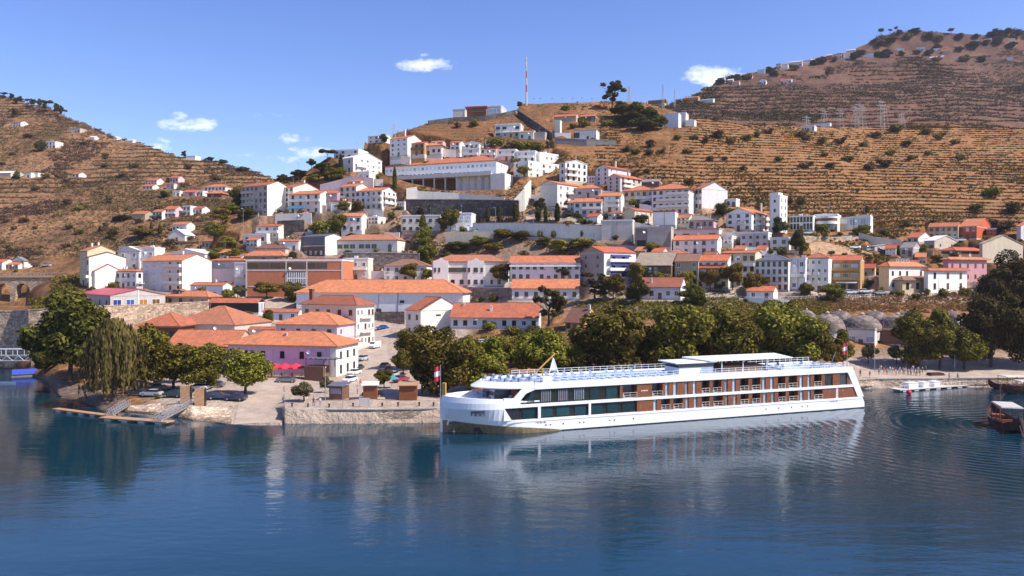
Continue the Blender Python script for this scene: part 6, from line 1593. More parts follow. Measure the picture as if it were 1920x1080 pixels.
def cars():
    car(258, 742, 'dark', 160, 'dark car nosed under the willow edge of the riverside car park')
    car(284, 744, 'silver', 172, 'silver car seen clear beside the willow strands')
    car(326, 745, 'green', 168, 'very dark green car between silver car and timber screens')
    car(243, 736, 'red', 165, 'maroon car at the far left of the riverside car park'); car(300, 732, 'grey', 10, 'grey car in the row behind the silver one'); car(372, 733, 'white', 172, 'white car in the shade behind the second timber screen')
    car(410, 748, 'navy', 10, 'navy car just right of the timber screens')
    car(442, 750, 'navy', 170, 'navy car under the round-headed slipway tree')
    car(402, 728, 'grey', 175, 'grey car in the back row behind the timber screens')
    car(537, 717, 'grey', 8, 'dark grey saloon parked alone below the red canopies')
    for px, py, c, hd, l in ((656, 716, 'white', 250, 'white car nearest the river in the left street row'), (664, 702, 'white', 252, 'white car second up the left street row'), (670, 690, 'dark', 252, 'black car between two white cars and a pale one in the street row'), (680, 679, 'silver', 252, 'pale silver car at the upper end of the left street row'),
                          (717, 618, 'blue', 205, 'bright blue car parked across the top of the street'), (718, 700, 'dark', 80, 'black car in the shade on the right side of the street'), (722, 690, 'dark', 80, 'black car behind the first one on the shaded street side'), (738, 706, 'silver', 80, 'silver car at the shaded street corner'),
                          (752, 716, 'red', 60, 'maroon car half under the pointed tree'), (700, 744, 'dark', 0, 'dark low car beneath the clipped mushroom tree')):
        car(px, py, c, hd, l)
    car(703, 652, 'white', 252, 'white van driving down the middle of the street', 'van')
    car(905, 646, 'white', 20, 'white car glimpsed through trees beside the lodge'); car(927, 642, 'white', 160, 'second white car behind the bow trees near the lodge')
    car(880, 436, 'white', 10, 'white pickup-like van outside the square-bay clinic', 'van'); car(898, 436, 'silver', 5, 'silver car behind the white van at the clinic')
    car(1205, 466, 'silver', 185, 'silver car inside the concrete garage mouth'); car(1240, 466, 'white', 15, 'white car on the ramp beside the concrete garage'); car(1256, 467, 'white', 170, 'white car next to the long red-roofed house')
    for px, c, l in ((1602, 'white', 'white car first in the row on the bare slope'), (1616, 'dark', 'black car second in the row on the bare slope'), (1628, 'silver', 'silver car in the middle of the row on the bare slope'), (1641, 'navy', 'navy car second from the end of the row on the bare slope'), (1653, 'grey', 'grey car at the end of the row on the bare slope')):
        car(px, 467, c, 184, l)
    for px, py, c, l in ((1517, 438, 'white', 'white car in front of the school wing'), (1540, 450, 'dark', 'dark car on the upper school car park edge'), (1556, 449, 'grey', 'grey car second on the upper school car park'), (1586, 446, 'white', 'white car by the tan stair of the gymnasium'), (1596, 447, 'silver', 'silver car at the end of the upper school car park')):
        car(px, py, c, 175, l)
    car(1800, 450, 'silver', 190, 'silver car in front of the orange-red house')
    for px, c, l in ((1592, 'white', 'white car below the ochre loggias'), (1622, 'white', 'white car by the steps of the grand white house'), (1652, 'silver', 'silver car in front of the grand white house')):
        car(px, 552, c, 5, l)
    car(68, 500, 'dark', 10, 'dark car on the valley road'); car(87, 499, 'silver', 175, 'pale car on the valley road')

# ---------------------------------------------------------------- people
def make_person(var):
    rt = thing('person', 'person', 'person')
    step = (.10, .22, .04, .0)[var]
    V = [(0, 0, .95), (0, 0, 1.15), (0, 0, 1.40), (0, 0.01, 1.52), (0, .03, 1.64), (0, .02, 1.74),
         (.10, 0, .90), (.11, step, .50), (.11, step * .6, .09), (.11, step * .6 + .16, .04),
         (-.10, 0, .90), (-.11, -step, .50), (-.11, -step * 1.4, .09), (-.11, -step * 1.4 + .16, .04),
         (.19, 0, 1.40), (.25, -step * .6, 1.13), (.25, step * .3 + .1, .90), (.25, step * .3 + .15, .80),
         (-.19, 0, 1.40), (-.25, step * .6, 1.13), (-.25, step + .12, .92), (-.25, step + .17, .82)]
    E = [(0, 1), (1, 2), (2, 3), (3, 4), (4, 5), (0, 6), (6, 7), (7, 8), (8, 9), (0, 10), (10, 11), (11, 12), (12, 13), (2, 14), (14, 15), (15, 16), (16, 17), (2, 18), (18, 19), (19, 20), (20, 21)]
    rad = [.15, .135, .16, .06, .10, .075, .10, .065, .045, .04, .10, .065, .045, .04, .065, .048, .036, .03, .065, .048, .036, .03]
    me = bpy.data.meshes.new('person'); me.from_pydata(V, E, []); me.update()
    o = bpy.data.objects.new('tmp', me); COL.objects.link(o)
    sk = o.modifiers.new('s', 'SKIN'); o.modifiers.new('u', 'SUBSURF').levels = 1
    for i, r in enumerate(rad):
        me.skin_vertices[0].data[i].radius = (r, r * .8)
    me.skin_vertices[0].data[0].use_root = True
    dg = bpy.context.evaluated_depsgraph_get()
    bm = bpy.data.meshes.new_from_object(o.evaluated_get(dg))
    bpy.data.objects.remove(o)
    shirt, legs = (('slate', 'darkframe'), ('dusty', 'cushionblue'), ('redwall', 'beige'), ('mauve', 'slate'))[var]
    bm.materials.clear()
    for s in ('skin', shirt, legs, 'black'): bm.materials.append(MATS[s])
    for p in bm.polygons:
        z = p.center.z; x = abs(p.center.x)
        p.material_index = 3 if z < .1 else (2 if z < .96 and not (x > .19 and z > .7) else (1 if z < 1.47 and not (x > .2 and z < 1.2) else 0))
        p.use_smooth = True
    body = link('body', bm, rt)
    h = MB(); h.lathe([(.098, 1.66), (.108, 1.72), (.085, 1.79), (.03, 1.825), (.0, 1.83)], 10, (0, -.005, 0)); h.build('hair', 'hair', rt, smooth=True)
    return rt

def people():
    def P(px, py, var, rot, label, group=None):
        g = town.at(px, py)
        stamp('person%d' % var, lambda: make_person(var), g, R(rot), None, label, 'person', group)
    P(588, 762, 0, 170, 'person in dark blue top standing at the quay edge by the slipway'); P(600, 762, 1, 200, 'person in white top beside the one in dark blue at the quay edge')
    P(676, 726, 2, 20, 'person in red walking at the street mouth'); P(800, 728, 1, 120, 'person in white walking in tree shade near the flagpole')
    P(654, 740, 3, 90, 'person in mauve top beside the first wooden stall'); P(670, 740, 3, 270, 'person in mauve top crossing between two wooden stalls')
    rng = random.Random(2)
    for i in range(26):
        px = 1646 + i * 3.5 + rng.uniform(-2, 2); py = 700 + rng.uniform(-4, 3)
        P(px, py, rng.randrange(4), rng.uniform(0, 360), 'person in the crowd queueing on the promenade behind the pontoon', 'crowd queueing on the promenade')
    for px, py, v, l in ((1613, 708, 0, 'person in dark clothes leaning by the ship stern steps'), (1631, 716, 2, 'person in red at the quay edge right of the ship stern'), (1780, 716, 1, 'person in white boarding the pontoon'), (1796, 716, 3, 'person in mauve boarding behind the one in white')):
        P(px, py, v, 150, l)

# ---------------------------------------------------------------- river ship
def loft(m, stations, mat=0, close=False):
    n = len(stations[0]); i = len(m.v)
    for s in stations: m.v += [tuple(p) for p in s]
    for a in range(len(stations) - 1):
        for k in range(n if close else n - 1):
            m.f.append((i + a * n + k, i + a * n + (k + 1) % n, i + (a + 1) * n + (k + 1) % n, i + (a + 1) * n + k)); m.m.append(mat)

def ship():
    Yb, Ys = water_Y(824), water_Y(764)
    B = Vector((kx(830, 824) * Yb, Yb, 0)); S = Vector((kx(1624, 764) * Ys, Ys, 0))
    d = (S - B); L = d.length; rz = math.atan2(d.y, d.x); e = d.normalized()
    rt = thing('river_cruise_ship', 'long white river cruise ship with brown cabin decks moored at the quay', 'ship', B, rz)
    def sx(px, py=770):
        k = kx(px, py); return (k * B.y - B.x) / (e.x - k * e.y)
    W = 11.4; C = W / 2
    def hw(x, z):
        """half breadth of the hull"""
        fl = min(1, max(0, (z + .8) / 5.0))
        x0 = 1.2 + (1 - fl) * 2.6; x1 = 10.5 + (1 - fl) * 7
        if x >= x1: return C
        if x <= x0: return 0.02
        return C * (1 - ((x1 - x) / (x1 - x0)) ** 2.3)
    ZS = [-.8, .25, 1.1, 2.25]
    X = [1.25, 1.35, 1.6, 1.9, 2.3, 2.7, 3.2, 3.7, 4.2, 4.8, 5.4, 6, 6.7, 7.4, 8.1, 8.9, 9.7, 10.5, 11.5, 12.6, 14, 16, 18, 40, 70, 84, 87.3]
    m = MB()
    for sgn in (-1, 1):
        st = []
        for x in X:
            st.append([(x + (-.6 if x > 87 and z > 1.5 else 0), C + sgn * hw(x, z), z) for z in ZS])
        loft(m, st)
    # stern plate and main deck
    m.quad((87.3, 0, -.8), (87.3, W, -.8), (86.7, W, 2.25), (86.7, 0, 2.25))
    for a, b in zip(X[:-1], X[1:]):
        m.quad((a, C - hw(a, 2.25), 2.25), (b, C - hw(b, 2.25), 2.25), (b, C + hw(b, 2.25), 2.25), (a, C + hw(a, 2.25), 2.25))
    m.build('hull', 'whitepaint', rt)
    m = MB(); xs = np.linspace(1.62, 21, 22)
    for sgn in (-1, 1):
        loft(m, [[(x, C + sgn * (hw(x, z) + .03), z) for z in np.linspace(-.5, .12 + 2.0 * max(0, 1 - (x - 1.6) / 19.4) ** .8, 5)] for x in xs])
    m.build('bow_reflection_band', 'bow_reflection_tan', rt)  # wedge over the white hull, with the golden reflection put into its colour
    m = MB(); m.box(18, 87.25, -.02, .0, -.5, .16); m.box(18, 87.25, W, W + .02, -.5, .16); m.build('boot_stripe', 'darkframe', rt)
    # high bow with bulwark
    m = MB()
    XB = [x for x in X if x <= 11]
    top = lambda x: 6.25 - .04 * min(x, 12)
    for sgn in (-1, 1):
        st = []
        for x in XB:
            xx = min(x, 10.5)
            st.append([(xx, C + sgn * hw(xx, 2.252), 2.252), (xx - .0, C + sgn * hw(xx, 4.2), 4.2), (xx, C + sgn * hw(xx, 5.2), 5.2), (xx + .25, C + sgn * (hw(xx + .1, 5.4) - .1), top(x)), (xx + .4, C + sgn * max(hw(xx, 5.2) - .45, .01), top(x)), (xx + .4, C + sgn * max(hw(xx, 5.2) - .5, .01), 5.3)])
        loft(m, st)
        y = 0 if sgn < 0 else W - .3
        m.prism([(10.5, 2.252), (11.9, 2.252), (10.6, 4.3), (13.3, 4.3), (13.7, 4.8), (13.2, 5.2), (14.4, 6.6), (16.1, 7.2), (16.1, 8.2), (13.6, 7.3), (12.2, 5.9), (10.5, 6.0)], y, y + .3)
    for a, b in zip(XB[:-1], XB[1:]):
        a2, b2 = min(a, 10.5), min(b, 10.5)
        m.quad((a2, C - hw(a2, 5) + .3, 5.3), (b2, C - hw(b2, 5) + .3, 5.3), (b2, C + hw(b2, 5) - .3, 5.3), (a2, C + hw(a2, 5) - .3, 5.3))
    m.box(10.4, 17, .3, W - .3, 5.1, 5.298)
    m.build('bow', 'whitepaint', rt)
    # rub rails, floor strip, roof fascia, stern frame
    m = MB(); m.box(11, 86.6, -.06, -.002, 1.86, 2.0); m.build('rub_rail', 'bluewhite', rt)
    m = MB(); m.box(12.0, 84.4, -.02, 1.1, 4.3, 4.78); m.box(12.0, 84.4, W - 1.1, W + .02, 4.3, 4.78); m.build('floor_strip', 'cream' if False else 'whitepaint', rt)
    m = MB(); m.box(16.0, 83.6, -.05, W + .05, 7.22, 8.05); m.box(16.0, 83.6, -.05, .15, 8.052, 8.35); m.box(16.0, 83.6, W - .15, W + .05, 8.052, 8.35); m.build('sun_deck', 'whitepaint', rt)
    m = MB()
    for y in (-.04, W - .3):
        m.prism([(82.0, 7.221), (83.602, 7.221), (83.602, 8.3), (84.2, 8.3), (87.1, 2.252), (85.6, 2.252), (83.0, 7.219), (82.0, 7.219)], y, y + .34)
    m.box(83.61, 84.0, .31, W - .31, 2.252, 8.2); m.build('stern_frame', 'whitepaint', rt)
    # curved roof over the bow terrace
    m = MB(); n = 14
    arc = [(16.05 - 9.3 * math.sin(t), C - (C + .05) * math.cos(t)) for t in np.linspace(0, PI, 25)]
    inner = [(16.05 - 7.6 * math.sin(t), C - (C - .8) * math.cos(t)) for t in np.linspace(0, PI, 25)]
    m.plan(arc, 7.42, 7.6); 
    for k in range(24):
        a, b, c, d2 = arc[k], arc[k + 1], inner[k + 1], inner[k]
        m.quad((a[0], a[1], 7.602), (b[0], b[1], 7.602), (c[0], c[1], 8.45), (d2[0], d2[1], 8.45)); m.quad((d2[0], d2[1], 8.45), (c[0], c[1], 8.45), (c[0], c[1], 7.6), (d2[0], d2[1], 7.6))
    m.plan(inner, 7.602, 8.0); m.build('bow_roof', 'whitepaint', rt)
    m = MB(); m.box(16.1, 83.5, .2, W - .2, 8.053, 8.07); m.plan([(x + .15, C + (y - C) * .97) for x, y in inner], 8.002, 8.03); m.build('deck_floor', 'deckblue', rt)
    # core and terrace front
    m = MB(); m.box(17.0, 83.5, 1.25, W - 1.25, 2.252, 7.218); m.box(13.6, 16.99, 1.25, W - 1.25, 2.252, 5.09); m.build('core', 'black', rt)
    m = MB(); m.box(14.6, 16.95, .9, W - .9, 5.3, 7.21, 0)
    for y in (1.2, 3.2, 5.2, 7.2, 9.0): m.box(14.5, 14.598, y, y + 1.5, 5.35, 7.0, 1)
    m.box(9.8, 12.6, 2.6, 8.8, 5.3, 7.2, 1); m.box(12.7, 13.6, 1.6, 9.8, 5.3, 7.2, 0)
    m.box(14.6, 16.5, .82, .898, 5.35, 7.1, 1); m.build('terrace_front', ['woodbrown', 'glass'], rt)
    # glazing of saloon and lounge
    def panel(x0, x1, z0, z1, mat, y=.3, t=.1, name='window', sl=0.0):
        m = MB(); m.hexa(((x0, y, z0), (x1, y, z0), (x1, y + t, z0), (x0, y + t, z0), (x0 + sl, y, z1), (x1, y, z1), (x1, y + t, z1), (x0 + sl, y + t, z1)))
        return m.build(name, mat, rt)
    panel(11.8, sx(1195), 2.26, 4.29, 'darkframe', .40, .8, 'glazing_frame', -1.1)
    panel(13.75, sx(1163), 4.79, 7.21, 'darkframe', .40, .8, 'glazing_frame', 2.3)
    panel(sx(1163), sx(1168), 4.79, 7.21, 'woodbrown', .12, 1.1, 'cladding')
    for p0, p1 in ((981, 1004), (1015, 1037), (1045, 1069), (1079, 1100), (1110, 1131), (1140, 1160), (1168, 1190)):
        panel(sx(p0), sx(p1), 2.5, 3.95, 'teal', .3, .09)
    panel(sx(951) + .7, sx(975), 2.5, 3.95, 'glass', .3, .09, 'window', -.6)
    for i, (p0, p1) in enumerate(((988, 1003), (1015, 1036), (1047, 1067), (1077, 1098), (1108, 1124), (1138, 1158))):
        o = panel(sx(p0), sx(p1), 5.0, 6.95, 'teal', .3, .09, 'window', 1.0 if i == 0 else 0)
        if 0 < i < 4:
            m = MB()
            for k in range(5):
                x = sx(p0) + .15 + (sx(p1) - sx(p0) - .5) * k / 4
                m.box(x, x + .1, .27, .299, 5.05, 6.9)
            m.build('curtain', 'mauve', o)
    for p0, p1 in ((1009, 1014), (1104, 1108)):
        panel(sx(p0), sx(p1), 2.253, 4.299, 'whitepaint', -.01, .3, 'pillar')
    up = dict(b=[(1168, 1195), (1223, 1243), (1316, 1331), (1337, 1353), (1388, 1404), (1410, 1426), (1459, 1473), (1479, 1495), (1527, 1541)],
              w=[(1248, 1254), (1263, 1270), (1285, 1291), (1300, 1306), (1359, 1365), (1374, 1380), (1430, 1436), (1445, 1451), (1500, 1506), (1515, 1520), (1547, 1562), (1575, 1589)])
    lo = dict(b=[(1240, 1257), (1263, 1281), (1316, 1331), (1338, 1356), (1389, 1404), (1411, 1426), (1460, 1474), (1480, 1497), (1527, 1543)],
              w=[(1226, 1232), (1286, 1292), (1302, 1308), (1361, 1366), (1376, 1382), (1432, 1438), (1447, 1453), (1501, 1507), (1516, 1521)])
    for D, z0, z1, s0 in ((up, 4.79, 7.21, 1168), (lo, 2.26, 4.29, 1195)):
        ops = sorted([(p, 'b') for p in D['b']] + [(p, 'w') for p in D['w']])
        cur = sx(s0)
        end = 84.2 if z0 > 4 else 85.4
        for (p0, p1), t in ops:
            a, b = sx(p0), sx(p1)
            if a - cur > .02: panel(cur, a, z0, z1, 'woodbrown', .12, 1.1, 'cladding')
            cur = b
            if t == 'w':
                big = p1 - p0 > 10
                panel(a, b, z0 + .02, z1 - .02, 'glass' if big else 'paleglass', .3, .1)
            else:
                r = MB(); zr = z0 + .02
                r.box(a, b, .02, .10, zr + .88, zr + .96); r.box(a, b, .03, .09, zr + .46, zr + .52); r.box(a, b, .03, .09, zr + .1, zr + .16)
                for f in (0, .5, 1): r.box(a + (b - a - .08) * f, a + (b - a - .08) * f + .08, .031, .089, zr, zr + .849)
                o = r.build('balcony_railing', 'dusty', rt)
                c = MB(); c.box(a + .15, a + .75, .6, 1.1, zr, zr + .42); c.box(a + .15, a + .75, 1.0, 1.1, zr + .422, zr + .8); c.build('balcony_chair', 'mauve', o)
                panel(a, b, z0 + .02, z1 - .02, 'glass', 1.18, .06, 'window')
        sl = 0
        m = MB(); e1 = end - (z1 - 2.3) * .48; e0 = end - (z0 - 2.3) * .48
        m.hexa(((cur, .12, z0), (e0 + .8, .12, z0), (e0 + .8, 1.2, z0), (cur, 1.2, z0), (cur, .12, z1), (e1 + .8, .12, z1), (e1 + .8, 1.2, z1), (cur, 1.2, z1))); m.build('cladding', 'woodbrown', rt)
    # portholes and emblem
    pm = MB(); pm.tube((0, -.03, 0), (0, .03, 0), .16, None, 14, 0); pm.tube((0, -.045, 0), (0, .02, 0), .12, None, 14, 1); pme = pm.mesh('porthole', ['bluewhite', 'glass'])
    for p in (1023.6, 1032, 1056, 1087, 1094.6, 1143.5, 1152, 1187.6, 1436, 1460, 1484, 1504, 1514): link('porthole', pme, rt, (sx(p, 785), -.002, 1.15))
    for p in (1556, 1581): link('porthole', pme, rt, (sx(p, 735), .118, 3.65))
    panel(sx(1568), sx(1572), 2.27, 4.28, 'bluewhite', .09, .03, 'stripe')
    m = MB()
    for k in range(12):
        x0 = 5.3 + k * .17; ph = (k % 4)
        zb = 3.15 if k in (0, 3, 4, 7, 8, 11) else 3.6
        y = [C - hw(x, 4.2) + (hw(x, 4.2) - hw(x, 3.4)) * .4 for x in (x0, x0 + .17)]
        y = [C - hw(x, 3.8) - .05 for x in (x0, x0 + .17)]
        m.quad((x0, y[0], zb), (x0 + .17, y[1], zb), (x0 + .17, y[1] - .05, 4.25), (x0, y[0] - .05, 4.25))
    m.build('emblem', 'mauve' if False else 'slate', rt)
    for x0, z in ((sx(1005, 790), 1.55), (sx(1556, 750), 1.62)):
        m = MB()
        for k, (hh, ww) in enumerate(((.3, .05), (.22, .16), (.3, .05), (.22, .18), (.16, .16), (.24, .05), (.22, .2), (.16, .14))):
            m.box(x0 + k * .24, x0 + k * .24 + ww, -.075, -.062, z, z + hh)
        m.build('hull_lettering', 'mauve', rt)
    m = MB()
    for k in range(5): m.box(sx(1203) + k * .28, sx(1203) + k * .28 + .16, .10, .118, 5.85, 6.05)
    m.build('cabin_lettering', 'whitepaint', rt)
    m = MB()
    m.plan([(1.5, C - .1), (2.0, C - .5), (2.3, C), (2.0, C + .5)], 6.2, 8.3); m.build('jack_staff', 'yellowwood', rt)
    m = MB(); m.box(6.3, 7.5, -.02, .12, .15, 1.2)
    y0 = C - hw(6.9, .7); m2 = MB(); m2.box(6.3, 7.7, y0 - .22, y0 + .25, .1, 1.05); m2.build('hawse_opening', 'black', rt)
    # sun deck fittings: railings, wheelhouse, canopy, crane
    r = MB()
    for y in (.1, W - .1):
        for z in (8.75, 9.15): r.box(16.2, 83.4, y - .03, y + .03, z, z + .06)
        for k in range(46): r.box(16.2 + k * 1.49, 16.26 + k * 1.49, y - .029, y + .029, 8.352, 9.15)
    r.build('deck_railing', 'whitepaint', rt)
    w = MB(); w.box(46.5, 54, 3.6, 8.6, 8.052, 9.2, 1); w.hexa(((46.3, 3.5, 9.2), (54, 3.5, 9.2), (54, 8.7, 9.2), (46.3, 8.7, 9.2), (46.0, 3.3, 10.0), (54, 3.3, 10.0), (54, 8.9, 10.0), (46.0, 8.9, 10.0)), 0); w.box(45.4, 54.5, 3.0, 9.2, 10.002, 10.2, 2)
    w.build('wheelhouse', ['glass', 'whitepaint', 'whitepaint'], rt)
    cp = MB(); cp.hexa(((52.5, 2.2, 10.3), (71.5, 2.2, 10.3), (73.0, 9.6, 10.3), (51.0, 9.6, 10.3), (52.5, 2.2, 10.42), (71.5, 2.2, 10.42), (73.0, 9.6, 10.6), (51.0, 9.6, 10.6)))
    c = cp.build('canopy', 'whitepaint', rt)
    for x in (55.2, 60, 65.5, 71):
        for y in (2.6, 9.2):
            q = MB(); q.box(x, x + .12, y, y + .12, 8.075, 10.298); q.build('canopy_post', 'whitepaint', c)
    b = MB(); b.box(56, 65, 3.2, 8.2, 8.052, 9.1); b.box(55.8, 65.2, 3.0, 8.4, 9.102, 9.2); b.build('bar_counter', 'brown', rt)
    cr = MB(); cr.tube((21.5, 9.5, 8.05), (21.5, 9.5, 9.6), .16); cr.bar((20.2, 9.5, 8.9), (24.0, 9.5, 12.2), .22); cr.build('deck_crane', 'yellowwood', rt)
    tr = MB(); tr.bar((22.4, 9.0, 8.06), (23.4, 9.0, 11.4), .14); tr.bar((24.6, 9.0, 8.06), (23.4, 9.0, 11.4), .14); tr.box(22.9, 24.1, 8.95, 9.05, 9.4, 9.52); tr.tri((22.75, 9.0, 9.2), (24.25, 9.0, 9.2), (23.4, 9.0, 11.2)); tr.build('mast', 'whitepaint', rt)
    mm = MB()
    for k in range(9): mm.box(25 + k * 2.3, 25.9 + k * 2.3, 8.6, 9.5, 8.052, 8.9)
    mm2 = MB(); mm2.box(30, 44, 5.1, 6.3, 8.052, 8.5); mm2.box(30.2, 43.8, 5.3, 6.1, 8.502, 8.75); mm2.build('skylight', 'paleglass', rt)
    bx = MB(); bx.box(18, 19.6, 1.2, 2.6, 8.052, 9.0); bx.build('deck_locker', 'whitepaint', rt)
    fl = MB(); fl.tube((84.1, C, 8.2), (85.3, C, 10.8), .05); fl.build('stern_staff', 'metal', rt)
    # loose furniture standing on the decks
    def lounger():
        t = thing('sun_lounger', 'l', 'sun lounger'); f = MB(); f.box(-.95, .5, -.32, .32, .28, .36)
        for x in (-.85, .4):
            for y in (-.27, .27): f.box(x - .03, x + .03, y - .03, y + .03, 0, .279)
        f.build('frame', 'whitepaint', t); q = MB(); q.box(-.93, .45, -.3, .3, .362, .42); q.hexa(((.46, -.3, .362), (.54, -.3, .30), (.54, .3, .30), (.46, .3, .362), (.95, -.3, .85), (1.02, -.3, .80), (1.02, .3, .80), (.95, .3, .85))); q.build('cushion', 'cushionblue', t)
        return t
    M = Matrix.Translation(B) @ Matrix.Rotation(rz, 4, 'Z')
    lab = 'white sun lounger with pale cushion on the open ship deck'
    for k in range(14):
        for y in (1.3, 3.6, 7.6):
            if k in (7,) or (y > 5 and k > 11): continue
            x = 20 + k * 1.75
            stamp('lounger', lounger, M @ Vector((x, y + (k % 3) * .1, 8.072)), rz + PI / 2 + (.2 if k % 4 == 0 else 0), None, lab, 'sun lounger', 'sun loungers on the ship deck')
    def table_set():
        t = thing('deck_table', 'l', 'table'); q = MB(); q.lathe([(0, .74), (.42, .74), (.42, .70), (0.05, .69)], 14); q.build('table_top', 'whitepaint', t, smooth=False)
        q = MB(); q.tube((0, 0, 0), (0, 0, .7), .04); q.lathe([(0, .04), (.25, .03), (.25, 0)], 12); q.build('pedestal', 'metal', t)
        return t
    def chair():
        t = thing('deck_chair', 'l', 'chair'); q = MB(); q.box(-.25, .25, -.25, .25, .42, .47); q.build('seat', 'cushionblue', t); q = MB(); q.box(-.25, .25, .22, .27, .472, .9); q.build('backrest', 'cushionblue', t)
        lg = MB(); lg.box(-.02, .02, -.02, .02, 0, .419); lm = lg.mesh('leg', ['metal'])
        for x in (-.22, .22):
            for y in (-.22, .22): link('leg', lm, t, (x, y, 0))
        return t
    for x, y in ((66, 3.2), (69, 3.0), (67.5, 6), (70.5, 6.2), (76, 2.5), (78.5, 3), (77, 7), (80.5, 2.4), (81, 6)):
        stamp('dtable', table_set, M @ Vector((x, y, 8.072)), 0, None, 'small round deck table at the stern end of the ship', 'table', 'tables on the ship deck')
        for a in (0.4, 2.5, 4.6):
            stamp('dchair', chair, M @ Vector((x + .75 * math.cos(a), y + .75 * math.sin(a), 8.072)), rz + a - PI / 2, None, 'blue chair around a round deck table at the stern end', 'chair', 'chairs on the ship deck')
    for x, y in ((10.5, 4), (10.3, 7), (12.5, 2.6), (12.6, 5.6), (12.4, 8.6), (14.8, 2.2), (14.9, 4.8), (14.8, 7.4), (17.3, 3.4), (17.2, 6.4)):
        stamp('dtable', table_set, M @ Vector((x, y, 8.07)), 0, None, 'round table on the open deck above the bow terrace', 'table', 'tables above the bow terrace')
        for a in (0.4, 1.9, 3.4, 4.9):
            stamp('dchair', chair, M @ Vector((x + .78 * math.cos(a), y + .78 * math.sin(a), 8.07)), rz + a - PI / 2, None, 'blue chair on the open deck above the bow terrace', 'chair', 'chairs above the bow terrace')
    for x, y in ((9.5, 3.5), (10.5, 5.8), (9.6, 8.0), (12.5, 3.0), (12.6, 6.2)):
        stamp('dtable', table_set, M @ Vector((x, y, 5.3)), 0, None, 'round table on the sheltered bow terrace', 'table', 'tables on the bow terrace')
        for a in (0.4, 2.5, 4.6):
            stamp('dchair', chair, M @ Vector((x + .75 * math.cos(a), y + .75 * math.sin(a), 5.3)), rz + a - PI / 2, None, 'blue chair on the sheltered bow terrace', 'chair', 'chairs on the bow terrace')
    return rt

# ---------------------------------------------------------------- small boats and river furniture
def wooden_boat():
    rt = thing('wooden_boat', 'b', 'boat')
    m = MB(); st = []
    for x, w, zb, zt in ((-8, .15, 1.6, 2.6), (-7, .8, .5, 1.7), (-5, 1.5, -.2, 1.15), (-2, 1.9, -.4, .9), (2, 1.9, -.4, .9), (5, 1.4, -.1, 1.1), (7, .7, .7, 1.6), (8.2, .08, 1.9, 2.3)):
        st.append([(x, -w * .75, zb), (x, -w, zt), (x, -w + .1 * min(1, w), zt), (x, -w * .7, zb + .25 * min(1, w)), (x, w * .7, zb + .25 * min(1, w)), (x, w - .1 * min(1, w), zt), (x, w, zt), (x, w * .75, zb)])
    loft(m, st, close=True); m.build('hull', 'wooddark', rt)
    m = MB(); m.box(-4.6, 3.4, -1.3, 1.3, -.15, .25); m.build('deck', 'woodbrown', rt)
    c = MB(); c.hexa(((-4.2, -1.55, 3.2), (1.8, -1.55, 3.2), (1.8, 1.55, 3.2), (-4.2, 1.55, 3.2), (-4.1, -1.4, 3.36), (1.7, -1.4, 3.36), (1.7, 1.4, 3.36), (-4.1, 1.4, 3.36))); cc = c.build('canopy', 'dusty', rt)
    for x in (-4, -1.2, 1.6):
        for y in (-1.45, 1.45): q = MB(); q.box(x - .05, x + .05, y - .05, y + .05, .6, 3.19); q.build('canopy_post', 'woodbrown', cc)
    for x in (-3.2, -1.8, -.4, 1.0): q = MB(); q.box(x - .2, x + .2, -1.25, 1.25, .26, .7); q.build('bench', 'woodbrown', rt)
    q = MB(); q.tube((2.8, 0, .2), (2.8, 0, 6.2), .09, .05); q.build('mast', 'woodbrown', rt); q = MB(); q.bar((-6.5, 0, 2.2), (-10.5, .2, -.2), .14, .1); q.box(-11.3, -10.2, .1, .3, -.5, .1); q.build('steering_oar', 'wooddark', rt)
    q = MB(); q.box(3.6, 5.0, -.9, .9, .6, 1.0); q.build('foredeck', 'woodbrown', rt)
    return rt

